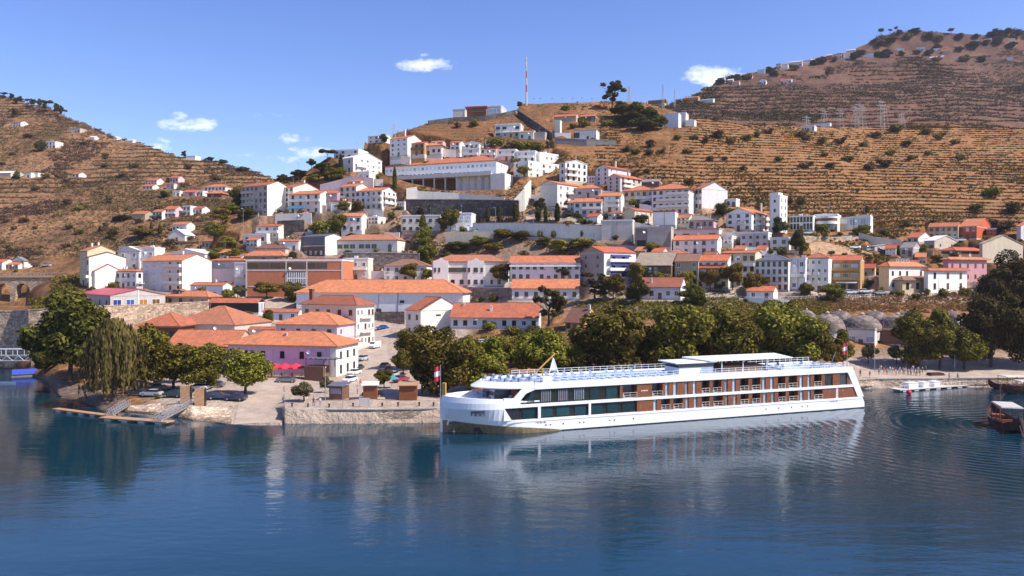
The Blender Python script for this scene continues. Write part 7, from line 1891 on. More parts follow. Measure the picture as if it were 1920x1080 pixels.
def river_things():
    for px, py, a, l, sc in ((1884, 797, 72, 'dark wooden tour boat with pale canopy, heading in from the picture edge', 1.15), (1905, 728, 8, 'wooden tour boat with yellow trim moored at the end of the pontoon', .9), (1935, 738, 5, 'second moored wooden boat beyond the pontoon, mostly cut off by the frame', .9)):
        Y = water_Y(py)
        stamp('boat', wooden_boat, (kx(px, py) * Y, Y, 0), R(a), sc, l, 'boat')
    # pontoon on the promenade side
    def floatdock(name, label, px0, py0, px1, py1, w, mat='woodlight', cat='pontoon'):
        Y0, Y1 = water_Y(py0), water_Y(py1); A = Vector((kx(px0, py0) * Y0, Y0, 0)); Bv = Vector((kx(px1, py1) * Y1, Y1, 0)); d = Bv - A; L = d.length
        rt = thing(name, label, cat, A, math.atan2(d.y, d.x))
        m = MB(); m.box(0, L, 0, w, .32, .5); m.build('deck', mat, rt)
        n = max(2, int(L / 3.2))
        fm = MB(); fm.box(-.7, .7, .1, w - .1, -.4, .318); me = fm.mesh('float', ['palegrey'])
        for k in range(n): link('float', me, rt, ((k + .5) * L / n, 0, 0))
        return rt, L
    rt, L = floatdock('pontoon', 'long pontoon with white ticket cabins along the promenade', 1688, 735, 1868, 722, 3.0, 'palegrey')
    for k, (f, w, hgt, mt) in enumerate(((.16, 3.0, 1.7, 'whitepaint'), (.29, 1.8, 1.6, 'whitepaint'), (.40, 1.8, 1.6, 'whitepaint'), (.66, 1.6, 1.6, 'whitepaint'), (.90, 1.6, 1.6, 'whitepaint'))):
        m = MB(); m.box(-w / 2, w / 2, .8, 2.4, .502, hgt); m.box(-w / 2 - .1, w / 2 + .1, .7, 2.5, hgt + .002, hgt + .1); m.build('cabin', mt, rt, (L * f, 0, 0))
    m = MB()
    for k in range(24): m.box(L * k / 23.0 - .03, L * k / 23.0 + .03, .05, .11, .502, 1.4)
    m.box(0, L, .06, .1, 1.402, 1.46); m.build('railing', 'whitepaint', rt)
    b = MB(); b.lathe([(0, 0), (.5, .1), (.6, .5), (.4, .9), (0, 1.0)], 14); Yq = water_Y(738)
    rb = thing('buoy', 'red float buoy at the outer end of the promenade pontoon', 'buoy', (kx(1700, 738) * Yq, Yq - 1.0, .0)); b.build('float', 'redcloth', rb); q = MB(); q.tube((0, 0, 1.0), (0, 0, 1.5), .05); q.build('post', 'metal', rb)
    rt = thing('motor_boat', 'dark-hulled motor boat with raked cabin behind the pontoon', 'boat', pt(1775, 722, water_Y(722)) + Vector((0, 3.5, 0)), R(6)); rt.location.z = 0
    m = MB(); loft(m, [[(x, -w, .9), (x, -w * .7, -.3), (x, w * .7, -.3), (x, w, .9)] for x, w in ((-5, 1.4), (-2, 1.6), (2, 1.4), (4, .8), (5.4, .05))]); m.box(-5, 3.5, -1.3, 1.3, .7, .88); m.build('hull', 'car_dark', rt)
    m = MB(); m.hexa(((-3, -1.1, .9), (2, -1.1, .9), (2, 1.1, .9), (-3, 1.1, .9), (-2.6, -.9, 2.6), (.6, -.9, 2.6), (.6, .9, 2.6), (-2.6, .9, 2.6))); m.build('cabin', 'wooddark', rt)
    # jetty on the left
    rt, L = floatdock('jetty', 'slim timber jetty reaching left from the gangways', 97, 771, 205, 785, 1.4)
    rt, L = floatdock('jetty', 'wider floating jetty on grey floats at the gangway foot', 185, 788, 312, 797, 2.0)
    def gangway(label, px0, py0, h0, px1, py1, h1, w=1.3):
        Y0 = water_Y(py0); A = Vector((kx(px0, py0) * Y0, Y0, h0)); g = town.raw(px1, py1); Bv = Vector((g.x, g.y, g.z + h1)); d = Bv - A
        rt = thing('gangway', label, 'gangway', A, math.atan2(d.y, d.x)); L = math.hypot(d.x, d.y); z = d.z
        m = MB(); m.hexa(((0, -w / 2, -.1), (L, -w / 2, z - .1), (L, w / 2, z - .1), (0, w / 2, -.1), (0, -w / 2, .05), (L, -w / 2, z + .05), (L, w / 2, z + .05), (0, w / 2, .05))); m.build('walkway', 'darkconcrete', rt)
        for y in (-w / 2, w / 2):
            r = MB(); r.bar((0, y, 1.05), (L, y, z + 1.05), .09); r.bar((0, y, .55), (L, y, z + .55), .05)
            for k in range(9):
                f = k / 8; r.bar((L * f, y, z * f + .05), (L * f, y, z * f + 1.0), .06)
                if k < 8: r.bar((L * f, y, z * f + .05), (L * (f + .125), y, z * (f + .125) + 1.0), .05)
            r.build('railing', 'metal', rt)
    gangway('steel gangway with trussed railings rising to the twin timber screens', 296, 795, .55, 362, 757, .2)
    gangway('narrower gangway rising to the stony bank beside the willow', 206, 785, .55, 240, 762, .3, 1.0)
    for px, py, l in ((347, 757, 'left of two tall pale timber screens at the gangway head'), (374, 760, 'right of two tall pale timber screens at the gangway head')):
        g = town.at(px, py); rt = thing('timber_screen', l, 'screen', g, R(14)); m = MB()
        for k in range(7): m.box(-.85 + k * .245, -.85 + k * .245 + .225, -.06, .06, -.3, 3.3)
        m.build('slat_panel', 'woodlight', rt); m = MB(); m.box(.87, 1.05, -.08, 1.7, -.3, 3.25); m.build('side_panel', 'darkframe', rt)
    # blue float at the river mouth
    Y = water_Y(705); rt = thing('covered_barge', 'barge under a bright blue tarpaulin tied at the river mouth', 'barge', (kx(52, 705) * Y, Y, 0), R(30)); m = MB(); m.box(-3.6, 3.6, -1.1, 1.1, -.3, .6); m.build('hull', 'darkconcrete', rt)
    m = MB(); m.prism([(-1.3, .602), (1.3, .602), (1.0, 1.5), (0, 1.9), (-1.0, 1.5)], -3.5, 3.5); m.build('tarpaulin', 'bluecloth', rt, (0, 0, 0), (0, 0, PI / 2))
    Y = water_Y(722); rt = thing('rowing_boat', 'small white rowing boat cut by the picture frame under the footbridge', 'boat', (kx(2, 722) * Y, Y, 0), R(5))
    m = MB(); loft(m, [[(x, -w, .7), (x, -w * .6, -.2), (x, w * .6, -.2), (x, w, .7)] for x, w in ((-3.2, .8), (0, 1.0), (2, .7), (3.4, .05))]); m.build('hull', 'whitepaint', rt); m = MB(); m.box(-1.2, -.8, -.8, .8, .35, .42); m.box(.6, .9, -.7, .7, .35, .42); m.build('thwart', 'woodlight', rt)

def street_things():
    # wooden market stalls
    def stall(px, py, wpx, hpx, mat, roof, label, ang):
        g = town.at(px, py); s = g.y / F; w = wpx * s; h = hpx * s
        rt = thing('market_stall', label, 'stall', g, R(ang))
        m = MB(); m.box(-w / 2, w / 2, 0, w * .8, -.3, h); m.build('cabin', mat, rt)
        m = MB()
        for k in range(9): m.box(-w / 2 + w * k / 9 + .02, -w / 2 + w * (k + 1) / 9 - .03, -.05, -.002, .05, h - .05)
        m.build('plank_front', mat, rt)
        m = MB(); m.hexa(((-w / 2 - .3, -.5, h + .003), (w / 2 + .3, -.5, h + .003), (w / 2 + .3, w * .8 + .3, h + .35), (-w / 2 - .3, w * .8 + .3, h + .35), (-w / 2 - .3, -.5, h + .12), (w / 2 + .3, -.5, h + .12), (w / 2 + .3, w * .8 + .3, h + .5), (-w / 2 - .3, w * .8 + .3, h + .5))); m.build('roof', roof, rt)
        return rt, w, h
    rt, w, h = stall(631, 751, 30, 26, 'brown', 'slate', 'reddish market stall with dark roof, nearest the slipway', -12)
    m = MB(); m.box(-w * .4, w * .3, -.09, -.051, h * .45, h * .85); m.build('serving_hatch', 'mauve', rt)
    stall(694, 752, 26, 26, 'woodbrown', 'whiteroof', 'plain brown market stall with pale roof in the middle of the quay', 6)
    stall(765, 752, 33, 28, 'woodbrown', 'woodlight', 'ochre-brown market stall under the trees beside the flagpole', 4)
    # restaurant terrace
    g = town.raw(588, 712); s = g.y / F
    rt = thing('terrace_pavilion', 'dark slatted pavilion with grey pergola roof in front of the lavender restaurant', 'pavilion', g, R(-12))
    m = MB(); m.box(-2.3, 2.4, 0, 3.0, -.5, 3.1); m.build('slatted_wall', 'brown', rt)
    m = MB()
    for k in range(12): m.box(-2.3, 2.4, -.04, -.002, .1 + k * .25, .25 + k * .25)
    m.build('slats', 'shutter', rt)
    m = MB(); m.box(-2.2, 5.2, .4, 3.4, 4.6, 4.75)
    for k in range(7): m.box(-2.2 + k * 1.2, -1.7 + k * 1.2, .2, 3.6, 4.752, 4.9)
    rr = m.build('pergola_roof', 'slate', rt)
    for x in (-2.1, 2.3, 5.0): q = MB(); q.box(x - .06, x + .06, .45, .57, 3.0, 4.599); q.build('post', 'darkframe', rr)
    for px, l in ((515, 'pink-red parasol canopy, first of the restaurant row'), (534, 'pink-red parasol canopy in the middle of the restaurant row'), (554, 'pink-red parasol canopy beside the slatted pavilion')):
        g = town.raw(px, 708); rt = thing('parasol', l, 'parasol', g); m = MB(); m.lathe([(2.2, 2.2), (2.15, 2.5), (1.1, 3.0), (0, 3.4)], 8); m.build('canopy', 'redcloth', rt); m = MB(); m.tube((0, 0, 0), (0, 0, 3.2), .05); m.lathe([(0, .12), (.4, .1), (.4, 0)], 10); m.build('pole', 'metal', rt)
        for a in (0.3, 2.4, 4.5):
            def cafe():
                t = thing('cafe_chair', 'l', 'chair'); q = MB(); q.box(-.24, .24, -.24, .24, .42, .48); q.build('seat', 'redcloth', t); q = MB(); q.box(-.24, .24, .2, .26, .482, .95); q.build('backrest', 'redcloth', t)
                lg = MB().mesh if False else None
                lm = MB(); lm.box(-.025, .025, -.025, .025, 0, .419); me = lm.mesh('leg', ['metal'])
                for x in (-.2, .2):
                    for y in (-.2, .2): link('leg', me, t, (x, y, 0))
                return t
            stamp('cafe', cafe, g + Vector((1.2 * math.cos(a), 1.2 * math.sin(a), .02)), a - PI / 2, None, 'red cafe chair under the pink-red parasols', 'chair', 'cafe chairs of the lavender restaurant')
    for px, py, l in ((664, 672, 'white square parasol on the street side of the pink house'), (668, 660, 'white square parasol further up beside the mansion wall')):
        g = town.raw(px, py); rt = thing('parasol', l, 'parasol', g); m = MB(); m.lathe([(2.0, 2.5), (1.95, 2.65), (0, 3.3)], 4); m.build('canopy', 'whitepaint', rt, rot=(0, 0, .6)); m = MB(); m.tube((0, 0, 0), (0, 0, 3.2), .05); m.build('pole', 'metal', rt)
    g = town.at(735, 728); rt = thing('parasol', 'teal parasol beside the mushroom-shaped tree', 'parasol', g); m = MB(); m.lathe([(1.5, 2.0), (1.4, 2.2), (0, 2.7)], 8); m.build('canopy', 'tealcloth', rt); m = MB(); m.tube((0, 0, 0), (0, 0, 2.6), .05); m.build('pole', 'metal', rt)
    g = town.at(681, 768); rt = thing('notice_board', 'pale grey display board on the quay edge', 'board', g + Vector((0, 1.2, 0))); m = MB(); m.box(-1.0, 1.0, -.05, .05, .5, 1.7); m.build('panel', 'palegrey', rt); m = MB(); m.box(-.9, -.8, -.04, .04, 0, .499); m.box(.8, .9, -.04, .04, 0, .499); m.build('support', 'metal', rt)
    def bollard():
        t = thing('bollard', 'l', 'bollard'); m = MB(); m.lathe([(.16, 0), (.14, .5), (.22, .58), (.22, .66), (0, .7)], 12); m.build('post', 'darkframe', t); m = MB(); m.lathe([(.28, 0), (.28, .05), (.1, .06)], 12); m.build('base', 'metal', t); return t
    for px in (545, 575, 615, 660, 715, 745, 785, 812): stamp('bollard', bollard, town.at(px, 766) + Vector((0, .9, 0)), 0, None, 'small black iron bollard along the edge of the stone quay', 'bollard', 'bollards along the quay edge')
    # flagpoles
    def flag(px, py, hpx, label, cloth):
        g = town.at(px, py); h = hpx * g.y / F
        rt = thing('flagpole', label, 'flagpole', g); m = MB(); m.tube((0, 0, 0), (0, 0, h), .09, .05); m.build('pole', 'metal', rt)
        m = MB(); n = 6
        for k, mt in enumerate((0, 1, 0)):
            z1 = h - .2 - k * .9; z0 = z1 - .9
            for j in range(3):
                x0, x1 = -.05 - j * .35, -.05 - (j + 1) * .35; y0, y1 = .12 * math.sin(j * 2.0), .12 * math.sin((j + 1) * 2.0)
                m.quad((x0, y0, z0 - j * .1), (x0, y0, z1 - j * .1), (x1, y1, z1 - (j + 1) * .1), (x1, y1, z0 - (j + 1) * .1), mt)
        m.build('flag', cloth, rt)
    flag(826, 764, 78, 'flagpole with hanging red and white flag at the ship bow', ['redcloth', 'whitepaint'])
    flag(1588, 700, 58, 'flagpole with long red and white banner at the ship stern', ['redcloth', 'whitepaint'])
    # lamp posts and poles
    def post():
        t = thing('street_lamp', 'l', 'street lamp'); m = MB(); m.tube((0, 0, -.5), (0, 0, 8), .08, .05); m.build('pole', 'metal', t); m = MB(); m.bar((0, 0, 7.9), (1.1, 0, 8.1), .07); m.box(.7, 1.4, -.12, .12, 8.0, 8.14); m.build('lamp_head', 'palegrey', t); return t
    for px, pb, ptp, l in ((456, 428, 392, 'street lamp on the bank below the apartment block'), (490, 420, 385, 'street lamp nearest the apartment block corner'), (787, 462, 426, 'tall pale pole beside the light green tree'), (1320, 420, 380, 'lamp post by the white garage and pink bungalow'), (929, 424, 388, 'lamp post at the foot of the dark stone wall'), (1000, 424, 396, 'lamp post at the road bend below the stairs'), (1168, 424, 385, 'lamp post beside the red balcony house'), (560, 338, 306, 'thin pole over the pine grove of the hill shoulder'),
                           (1395, 436, 412, 'lamp post in front of the stair house'), (1507, 438, 418, 'lamp post in front of the school wing'), (1645, 476, 446, 'lamp post beside the car park slope'), (1760, 552, 520, 'white globe lamp post by the tan porch'), (354, 735, 680, 'lamp post between the car park trees'), (610, 752, 690, 'slim post beside the reddish market stall'), (643, 768, 722, 'short rust post on the quay edge'), (1038, 250, 208, 'pale pole beside the slim white block'), (1117, 246, 222, 'pole behind the modern glazed house'), (1700, 690, 645, 'lamp post in front of the brown hall'), (1640, 695, 655, 'lamp post by the olive tree at the ship stern'), (1790, 692, 655, 'lamp post under the promenade trees')):
        g = town.at(px, pb); o = stamp('lamp', post, g, random.uniform(0, 6), None, l, 'street lamp'); o.scale = (1, 1, (pb - ptp) * g.y / F / 8)
    # masts
    g = town.at(987, 198); h = (198 - 108) * g.y / F
    rt = thing('radio_mast', 'tall red and white radio mast on the hilltop against the sky', 'mast', g); m = MB()
    for k in range(7): m.tube((0, 0, h * k / 7), (0, 0, h * (k + 1) / 7), .62 - .05 * k, .57 - .05 * k, 10, (0, 1)[k in (2, 4)], True)
    m.build('shaft', ['palegrey', 'redwall'], rt)
    for z in (.86, .97):
        m = MB()
        for k in range(3): a = 2 * PI * k / 3; m.box(.75 * math.cos(a) - .22, .75 * math.cos(a) + .22, .75 * math.sin(a) - .2, .75 * math.sin(a) + .2, h * z - 1.1, h * z + 1.1)
        m.build('antenna_panels', 'palegrey', rt)
    m = MB(); m.tube((0, 0, h), (0, 0, h * 1.05), .05); m.build('lightning_rod', 'metal', rt)
    def lattice(px, pb, ptp, w, label, sheet=town, group=None, arms=True):
        g = sheet.at(px, pb); h = (pb - ptp) * g.y / F
        rt = thing('lattice_pylon', label, 'pylon', g, .4, group); m = MB(); n = 7
        L = lambda z: w * (1 - .75 * z / h)
        for sx_, sy_ in ((1, 1), (1, -1), (-1, 1), (-1, -1)): m.bar((sx_ * L(0) / 2, sy_ * L(0) / 2, -1), (sx_ * L(h) / 2, sy_ * L(h) / 2, h), .12)
        for k in range(n):
            z0, z1 = h * k / n, h * (k + 1) / n
            for sgn in (1, -1):
                m.bar((-L(z0) / 2, sgn * L(z0) / 2, z0), (L(z1) / 2, sgn * L(z1) / 2, z1), .06); m.bar((sgn * L(z0) / 2, -L(z0) / 2, z0), (sgn * L(z1) / 2, L(z1) / 2, z1), .06)
        m.build('frame', 'grey', rt)
        if arms:
            m = MB()
            for z in (.78, .92): m.bar((-w * .9, 0, h * z), (w * .9, 0, h * z), .16)
            m.build('cross_arm', 'metal', rt)
    lattice(739, 258, 218, 2.6, 'floodlight lattice pylon behind the tall chimney house')
    lattice(755, 256, 228, 1.2, 'thin antenna lattice right of the floodlight pylon')
    lattice(667, 286, 258, 1.2, 'small lattice mast on the hill shoulder skyline')
    lattice(1180, 196, 160, 1.6, 'thin lattice mast on the crest right of the eucalyptus')
    lattice(1243, 198, 153, 1.6, 'tall thin lattice mast over the canopy house')
    lattice(1265, 206, 168, 1.6, 'lattice mast between the canopy house and the orange-fronted house', far)
    for px, ptp in ((1512, 206), (1545, 205), (1575, 204), (1603, 198), (1611, 192), (1617, 196), (1651, 188), (1658, 196), (1690, 212)):
        lattice(px, 240, ptp, 4.0, 'grey lattice pylon of the substation on the mid crest', far if px < 1500 else town, 'substation pylons')
    # floodlight poles of the hilltop pitch
    def pole():
        t = thing('pole', 'l', 'pole'); m = MB(); m.tube((0, 0, -1), (0, 0, 6), .12, .09); m.build('shaft', 'metal', t); m = MB(); m.box(-.5, .5, -.1, .1, 5.7, 6.0); m.build('lamp_head', 'darkframe', t); return t
    for px in (1001, 1013, 1035, 1054, 1074, 1091, 1110): stamp('fpole', pole, town.at(px, 196), 0, (1, 1, .55 + random.random() * .2), 'thin dark pole of the fenced pitch on the hilltop', 'pole', 'poles of the hilltop pitch')

def big_structures():
    # domed wine tanks
    def dome(px, pyb, pytop, wpx, label, k):
        g = town.raw(px, pyb); s = g.y / F; r = wpx * s / 2; h = (pyb - pytop) * s
        rt = thing('domed_tank', label, 'tank', g); m = MB(); m.lathe([(r * .96, -1), (r * .96, h * .30)], 32); m.build('tank_wall', 'palegrey', rt)
        m = MB(); m.lathe([(r * 1.04, h * .28)] + [(r * 1.04 * math.cos(t), h * .30 + h * .66 * math.sin(t)) for t in np.linspace(0, PI / 2 * .96, 10)], 32); d = m.build('dome', 'greystone', rt, smooth=True)
        m = MB(); m.lathe([(r * .12, h * .94), (r * .14, h * 1.0), (r * .05, h * 1.06), (0, h * 1.07)], 12); m.build('dome_cap', 'tan', d)
    for k, (px, b, t, w, l) in enumerate(((1512, 612, 580, 36, 'clay-grey dome furthest left, beside the last avenue tree'), (1574, 606, 581, 42, 'small rear clay dome between the two front domes'), (1640, 606, 582, 44, 'rear clay dome behind the gap of the middle domes'), (1702, 604, 582, 40, 'rear clay dome above the bright green tree'), (1784, 602, 582, 36, 'clay dome furthest right, half behind the promenade trees'),
                                             (1551, 632, 586, 62, 'big front clay dome on a white drum at the left'), (1616, 630, 588, 68, 'biggest front clay dome above the white tank hall'), (1683, 624, 588, 64, 'front clay dome cut by the brown hall roof'))):
        dome(px, b, t, w, l, k)
    rt, a, b, h = house('white tank hall with red base stripe and wide windows under the domes', 1588, 1640, 1642, 652, 620, 34, 'F', 'white', 'concrete', (1, 3, 'p', 2.2, 1.6), None, b=5, name='tank_hall', cat='building', pad=False)
    m = MB(); m.box(-a, 0, -.05, -.002, 0.3, 1.2); extra(rt, 'base_stripe', m, 'redwall')
    rt, a, b, h = house('dark brown hall with falling roofline in front of the clay domes', 1641, 1700, 1706, 652, 620, 34, 'F', 'brown', 'tan', None, None, b=8, name='hall', cat='building', pad=False)
    m = MB(); m.box(-a, 0, -.06, -.002, -1, h * .18); m.box(-a * .8, -a * .1, -.05, -.002, h * .35, h * .65, 1); extra(rt, 'plinth', m, ['palegrey', 'shutter'])
    # railway viaduct
    Y = 350; x0 = kx(-160) * Y; x1 = kx(97) * Y; zt = HC + kz(516) * Y; zb = HC + kz(600) * Y
    rt = thing('railway_viaduct', 'stone viaduct with tall round arches crossing the valley mouth', 'viaduct', (x1, Y, zb), 0)
    n = 7; span = (x1 - x0) / n; H_ = zt - zb
    m = MB()
    for k in range(n):
        c = -span * (k + .5); r = span * .36
        arc = [(c + r * math.cos(t), H_ - 3.6 - r * .0 + r * math.sin(t) - r) for t in np.linspace(0, PI, 13)]
        top = H_ - 1.0
        for (a0, a1) in zip(arc[:-1], arc[1:]):
            m.hexa(((a1[0], 0, a1[1]), (a0[0], 0, a0[1]), (a0[0], 4, a0[1]), (a1[0], 4, a1[1]), (a1[0], 0, top), (a0[0], 0, top), (a0[0], 4, top), (a1[0], 4, top)))
        m.box(c + r, c + span / 2, 0, 4, -4, top)
        m.box(c - span / 2, c - r, 0, 4, -4, top)
    m.build('arches', 'stone', rt); m = MB(); m.box(-(x1 - x0), 6, -.5, 4.5, H_ - .998, H_ - .1); dk = m.build('deck', 'tan', rt)
    m = MB()
    for k in range(40): m.box(-(x1 - x0) * k / 40 - .06, -(x1 - x0) * k / 40 + .06, -.4, -.3, H_ - .098, H_ + 1.0)
    m.box(-(x1 - x0), 6, -.4, -.3, H_ + 1.002, H_ + 1.1); m.build('railing', 'metal', rt)
    # road wall at the river mouth with its portal
    wall_line('retaining_wall', 'high stained stone wall carrying the road behind the river mouth trees', 'stone', [(-260, 584, 690), (24, 584, 690), (54, 582, 668), (118, 577, 640), (190, 574, 628), (285, 571, 605), (392, 566, 598)], 1.2, cap='palestone')
    pr = town.raw(22, 690)
    rt = thing('bridge_portal', 'dark bridge opening with white and orange boards in the stone wall', 'portal', (pr.x, pr.y - .06, pr.z)); m = MB(); m.box(-9, 1.8, -.3, -.05, 2, 15.0); m.build('opening', 'black', rt)
    m = MB()
    for k, (a, b2, c, d) in enumerate(((-8, -2.8, 9.6, 14.2), (-8, -4.4, 2.5, 6.6))): m.box(a, b2, -.4, -.31, c, d)
    m.build('white_board', 'palegrey', rt); m = MB(); m.box(-6, -3.4, -.45, -.31, 7.0, 9.0); m.build('orange_board', 'orange', rt); m = MB(); m.box(-9.5, 6, -.5, -.05, 8.9, 9.4); m.build('ledge', 'palestone', rt)
    Y = 216; rt = thing('footbridge', 'pale steel footbridge with triangular trusses at the river mouth', 'footbridge', (kx(-150) * Y, Y, HC + kz(668) * Y), 0); L = (kx(66) - kx(-150)) * Y
    m = MB(); m.box(0, L, 0, 2, 0, .25); m.build('deck', 'metal', rt)
    for y in (0, 2):
        m = MB(); m.bar((0, y, 1.9), (L, y, 1.9), .18); m.bar((0, y, -1.2), (L, y, -1.2), .14)
        for k in range(10): f = L / 10; m.bar((k * f, y, -1.2), ((k + .5) * f, y, .1), .12); m.bar(((k + .5) * f, y, .1), ((k + 1) * f, y, -1.2), .12); m.bar((k * f, y, .25), (k * f, y, 1.9), .10)
        m.build('truss', 'bluewhite', rt)
    m = MB(); m.box(L - 1.2, L + 1.2, -.2, 2.2, -9, -.05); m.build('abutment', 'stone', rt)
    def railing(label, pts, mat='metal', h=1.1):
        P = [town.at(px, py) for px, py in pts]; rt = thing('railing', label, 'railing', P[0]); m = MB()
        for a, b in zip(P[:-1], P[1:]):
            a = a - P[0]; b = b - P[0]; n = max(1, int((b - a).length / 1.6))
            for z in (h, h * .55): m.bar(a + Vector((0, 0, z)), b + Vector((0, 0, z)), .07)
            for k in range(n + 1): q = a.lerp(b, k / n); m.bar(q, q + Vector((0, 0, h)), .06)
        m.build('rails', mat, rt)
    railing('white railing along the road in front of the red-roofed workshop', [(150, 581), (210, 583), (310, 577), (390, 572)], 'whitepaint')
    railing('white fence of the street terrace below the guesthouse and white houses', [(1310, 560), (1360, 562), (1400, 566), (1470, 566), (1560, 562), (1640, 560)], 'whitepaint', 1.4)
    # walls
    W_ = wall_line
    W_('retaining_wall', 'dark stone block wall below the great white school', 'darkstone', [(761, 374, 400), (860, 374, 402), (972, 376, 406)], 1.0, cap='concrete')
    W_('wall', 'white wall with stepped slope between school and dark stone wall', 'white', [(762, 353, 374), (781, 350, 373), (783, 358, 373), (860, 362, 374), (946, 370, 376)], .5)
    W_('stair_wall', 'white slanted stair wall at the right end of the school', 'white', [(960, 378, 402), (984, 352, 395), (996, 338, 372)], .6)
    W_('retaining_wall', 'long white road wall running across the middle of the slope', 'white', [(886, 419, 438), (960, 418, 440), (1060, 420, 446), (1130, 424, 450)], .6, cap='concrete')
    W_('wall', 'low sunlit kerb wall in front of the long white road wall', 'concrete', [(960, 443, 448), (1050, 446, 452), (1130, 455, 462), (1195, 462, 470)], .5)
    W_('retaining_wall', 'beige plastered wall below the square-bay clinic', 'beige', [(836, 436, 462), (880, 434, 456), (924, 434, 450)], .6)
    W_('retaining_wall', 'grey block wall under the long low white building', 'greystone', [(646, 474, 494), (720, 474, 494), (786, 476, 492)], .6, cap='concrete')
    W_('wall', 'grey wall climbing behind the orange-roofed houses under the pine grove', 'mauve', [(600, 346, 358), (640, 336, 350), (672, 328, 346)], .5)
    W_('wall', 'white wall under the small white gallery house', 'white', [(648, 330, 342), (672, 330, 344), (700, 334, 350)], .5)
    W_('wall', 'white garden wall below the blue-terraced house', 'palegrey', [(516, 401, 414), (560, 400, 414), (584, 399, 414)], .5)
    W_('retaining_wall', 'brown stone wall supporting the twin round trees', 'darkstone', [(520, 414, 436), (570, 412, 436)], .6)
    W_('retaining_wall', 'old pale stone wall between wine warehouse and manor', 'greystone', [(886, 540, 562), (960, 540, 566)], .5, cap='concrete')
    W_('wall', 'mottled stone wall at the end of the street under the wine warehouse', 'greystone', [(700, 585, 612), (758, 584, 612)], .5)
    W_('retaining_wall', 'long terrace wall carrying the modern glazed house', 'darkconcrete', [(1040, 259, 270), (1100, 262, 274), (1155, 263, 272)], .6, cap='concrete')
    W_('wall', 'white garden wall beside the slim white block', 'white', [(1040, 249, 256), (1070, 249, 258)], .4)
    W_('retaining_wall', 'stone wall climbing to the modern hilltop house', 'darkstone', [(803, 226, 233), (850, 220, 227), (910, 218, 225), (950, 210, 218), (966, 206, 214)], .6)
    W_('wall', 'dark wall along the steep lane from the hilltop', 'darkstone', [(970, 206, 215), (1000, 226, 238), (1036, 250, 262)], .5)
    W_('wall', 'low white wall above the red balcony house and garage', 'palegrey', [(1130, 414, 426), (1188, 416, 430), (1225, 424, 432)], .5)
    W_('retaining_wall', 'pale wall holding the car park slope', 'palestone', [(1500, 442, 450), (1560, 444, 452), (1610, 444, 450)], .5)
    W_('wall', 'pale wall along the road bend beside the car park slope', 'beige', [(1610, 436, 446), (1640, 444, 456), (1690, 450, 462)], .5)
    W_('wall', 'white terrace wall at the foot of the street houses', 'white', [(1396, 556, 568), (1440, 560, 572), (1480, 562, 574)], .4)
    W_('wall', 'white pergola wall beside the stepped flat terraces', 'white', [(696, 508, 524), (724, 508, 526)], .4)
    W_('wall', 'mauve blank wall in front of the pale villa', 'mauve', [(380, 504, 528), (440, 504, 530)], .5)
    W_('quay_wall', 'rough stone quay wall along the water below the market stalls', 'palestone', [(531, 768, 802), (620, 769, 800), (700, 769, 800), (832, 767, 798)], .9, cap='concrete')
    W_('quay_wall', 'pale stepped stone quay at the promenade beside the ship stern', 'palestone', [(1560, 716, 745), (1640, 711, 742), (1760, 710, 740), (1920, 709, 738), (2250, 709, 738)], .9, cap='concrete')
    W_('quay_wall', 'shaded quay wall hidden behind the moored ship', 'palestone', [(836, 767, 798), (960, 757, 790), (1250, 737, 768), (1500, 721, 750), (1556, 717, 746)], .9)
    drape('rubble_bank', 'palestone', [(236, 766, 0, -5), (300, 767, 0, -9), (360, 774, 0, -13), (400, 778, 0, -16), (434, 780, 0, -16)], lift=.1, step=3)
    GV = random.Random(9)
    for px, py in ((470, 404), (590, 440), (640, 400), (700, 396), (735, 440), (770, 440), (1000, 372), (1030, 392), (1080, 372), (1140, 362), (1180, 390), (1210, 390), (1235, 402), (1300, 432), (1340, 444), (1375, 440), (1400, 470), (1440, 478), (1480, 476), (1360, 480), (1230, 480), (1700, 462), (1740, 470), (1770, 480), (840, 286), (880, 282), (910, 300), (760, 300), (700, 340), (600, 392), (360, 476), (300, 492), (240, 508), (460, 526), (560, 500), (660, 500)):
        w = GV.uniform(8, 22); hh = GV.uniform(4, 9)
        W_('wall', 'low garden wall stepping between the houses of the slope', GV.choice(['white', 'palegrey', 'beige', 'concrete', 'stone']), [(px - w, py - hh, py + 2), (px + w * .2, py - hh + 1, py + 3), (px + w, py - hh + GV.uniform(0, 4), py + 4)], .4, group='garden walls between the houses')
    # roads and pavings
    drape('road', 'paving', [(700, 752, 110, 0), (690, 735, 60, 0), (690, 715, 34, 0), (700, 690, 30, 0), (706, 660, 20, 0), (712, 630, 16, 0), (718, 604, 18, 0)], step=4)
    drape('river_bank', 'bankstone_shaded', [(46, 706, 0, -5), (70, 718, 0, -13), (100, 730, 0, -20), (140, 742, 0, -20), (190, 752, 0, -17), (240, 758, 0, -12)], lift=.12, step=3)  # stone slope under the trees, their shade painted in as dark stone
    drape('slipway', 'paving', [(482, 798, 44, 0), (486, 770, 42, 0), (500, 740, 50, 0), (520, 715, 60, 0)], lift=.07, step=4)
    drape('promenade', 'paving', [(1560, 703, 0, -8), (1640, 702, 0, -8), (1760, 698, 0, -10), (1920, 697, 0, -11), (2250, 697, 0, -11)], lift=.05, step=10)
    drape('lane', 'paving', [(968, 209, 2, 0), (985, 224, 3, 0), (1005, 240, 4, 0), (1030, 256, 5, 0)], lift=.25, step=2)
    drape('road', 'paving', [(1640, 455, 0, -5), (1670, 464, 0, -5), (1690, 474, 0, -6), (1690, 490, 0, -6)], lift=.15, step=3)
    drape('path', 'paving', [(985, 408, 0, -3), (1040, 412, 0, -3), (1100, 420, 0, -3), (1128, 424, 0, -3)], lift=.12, step=4)
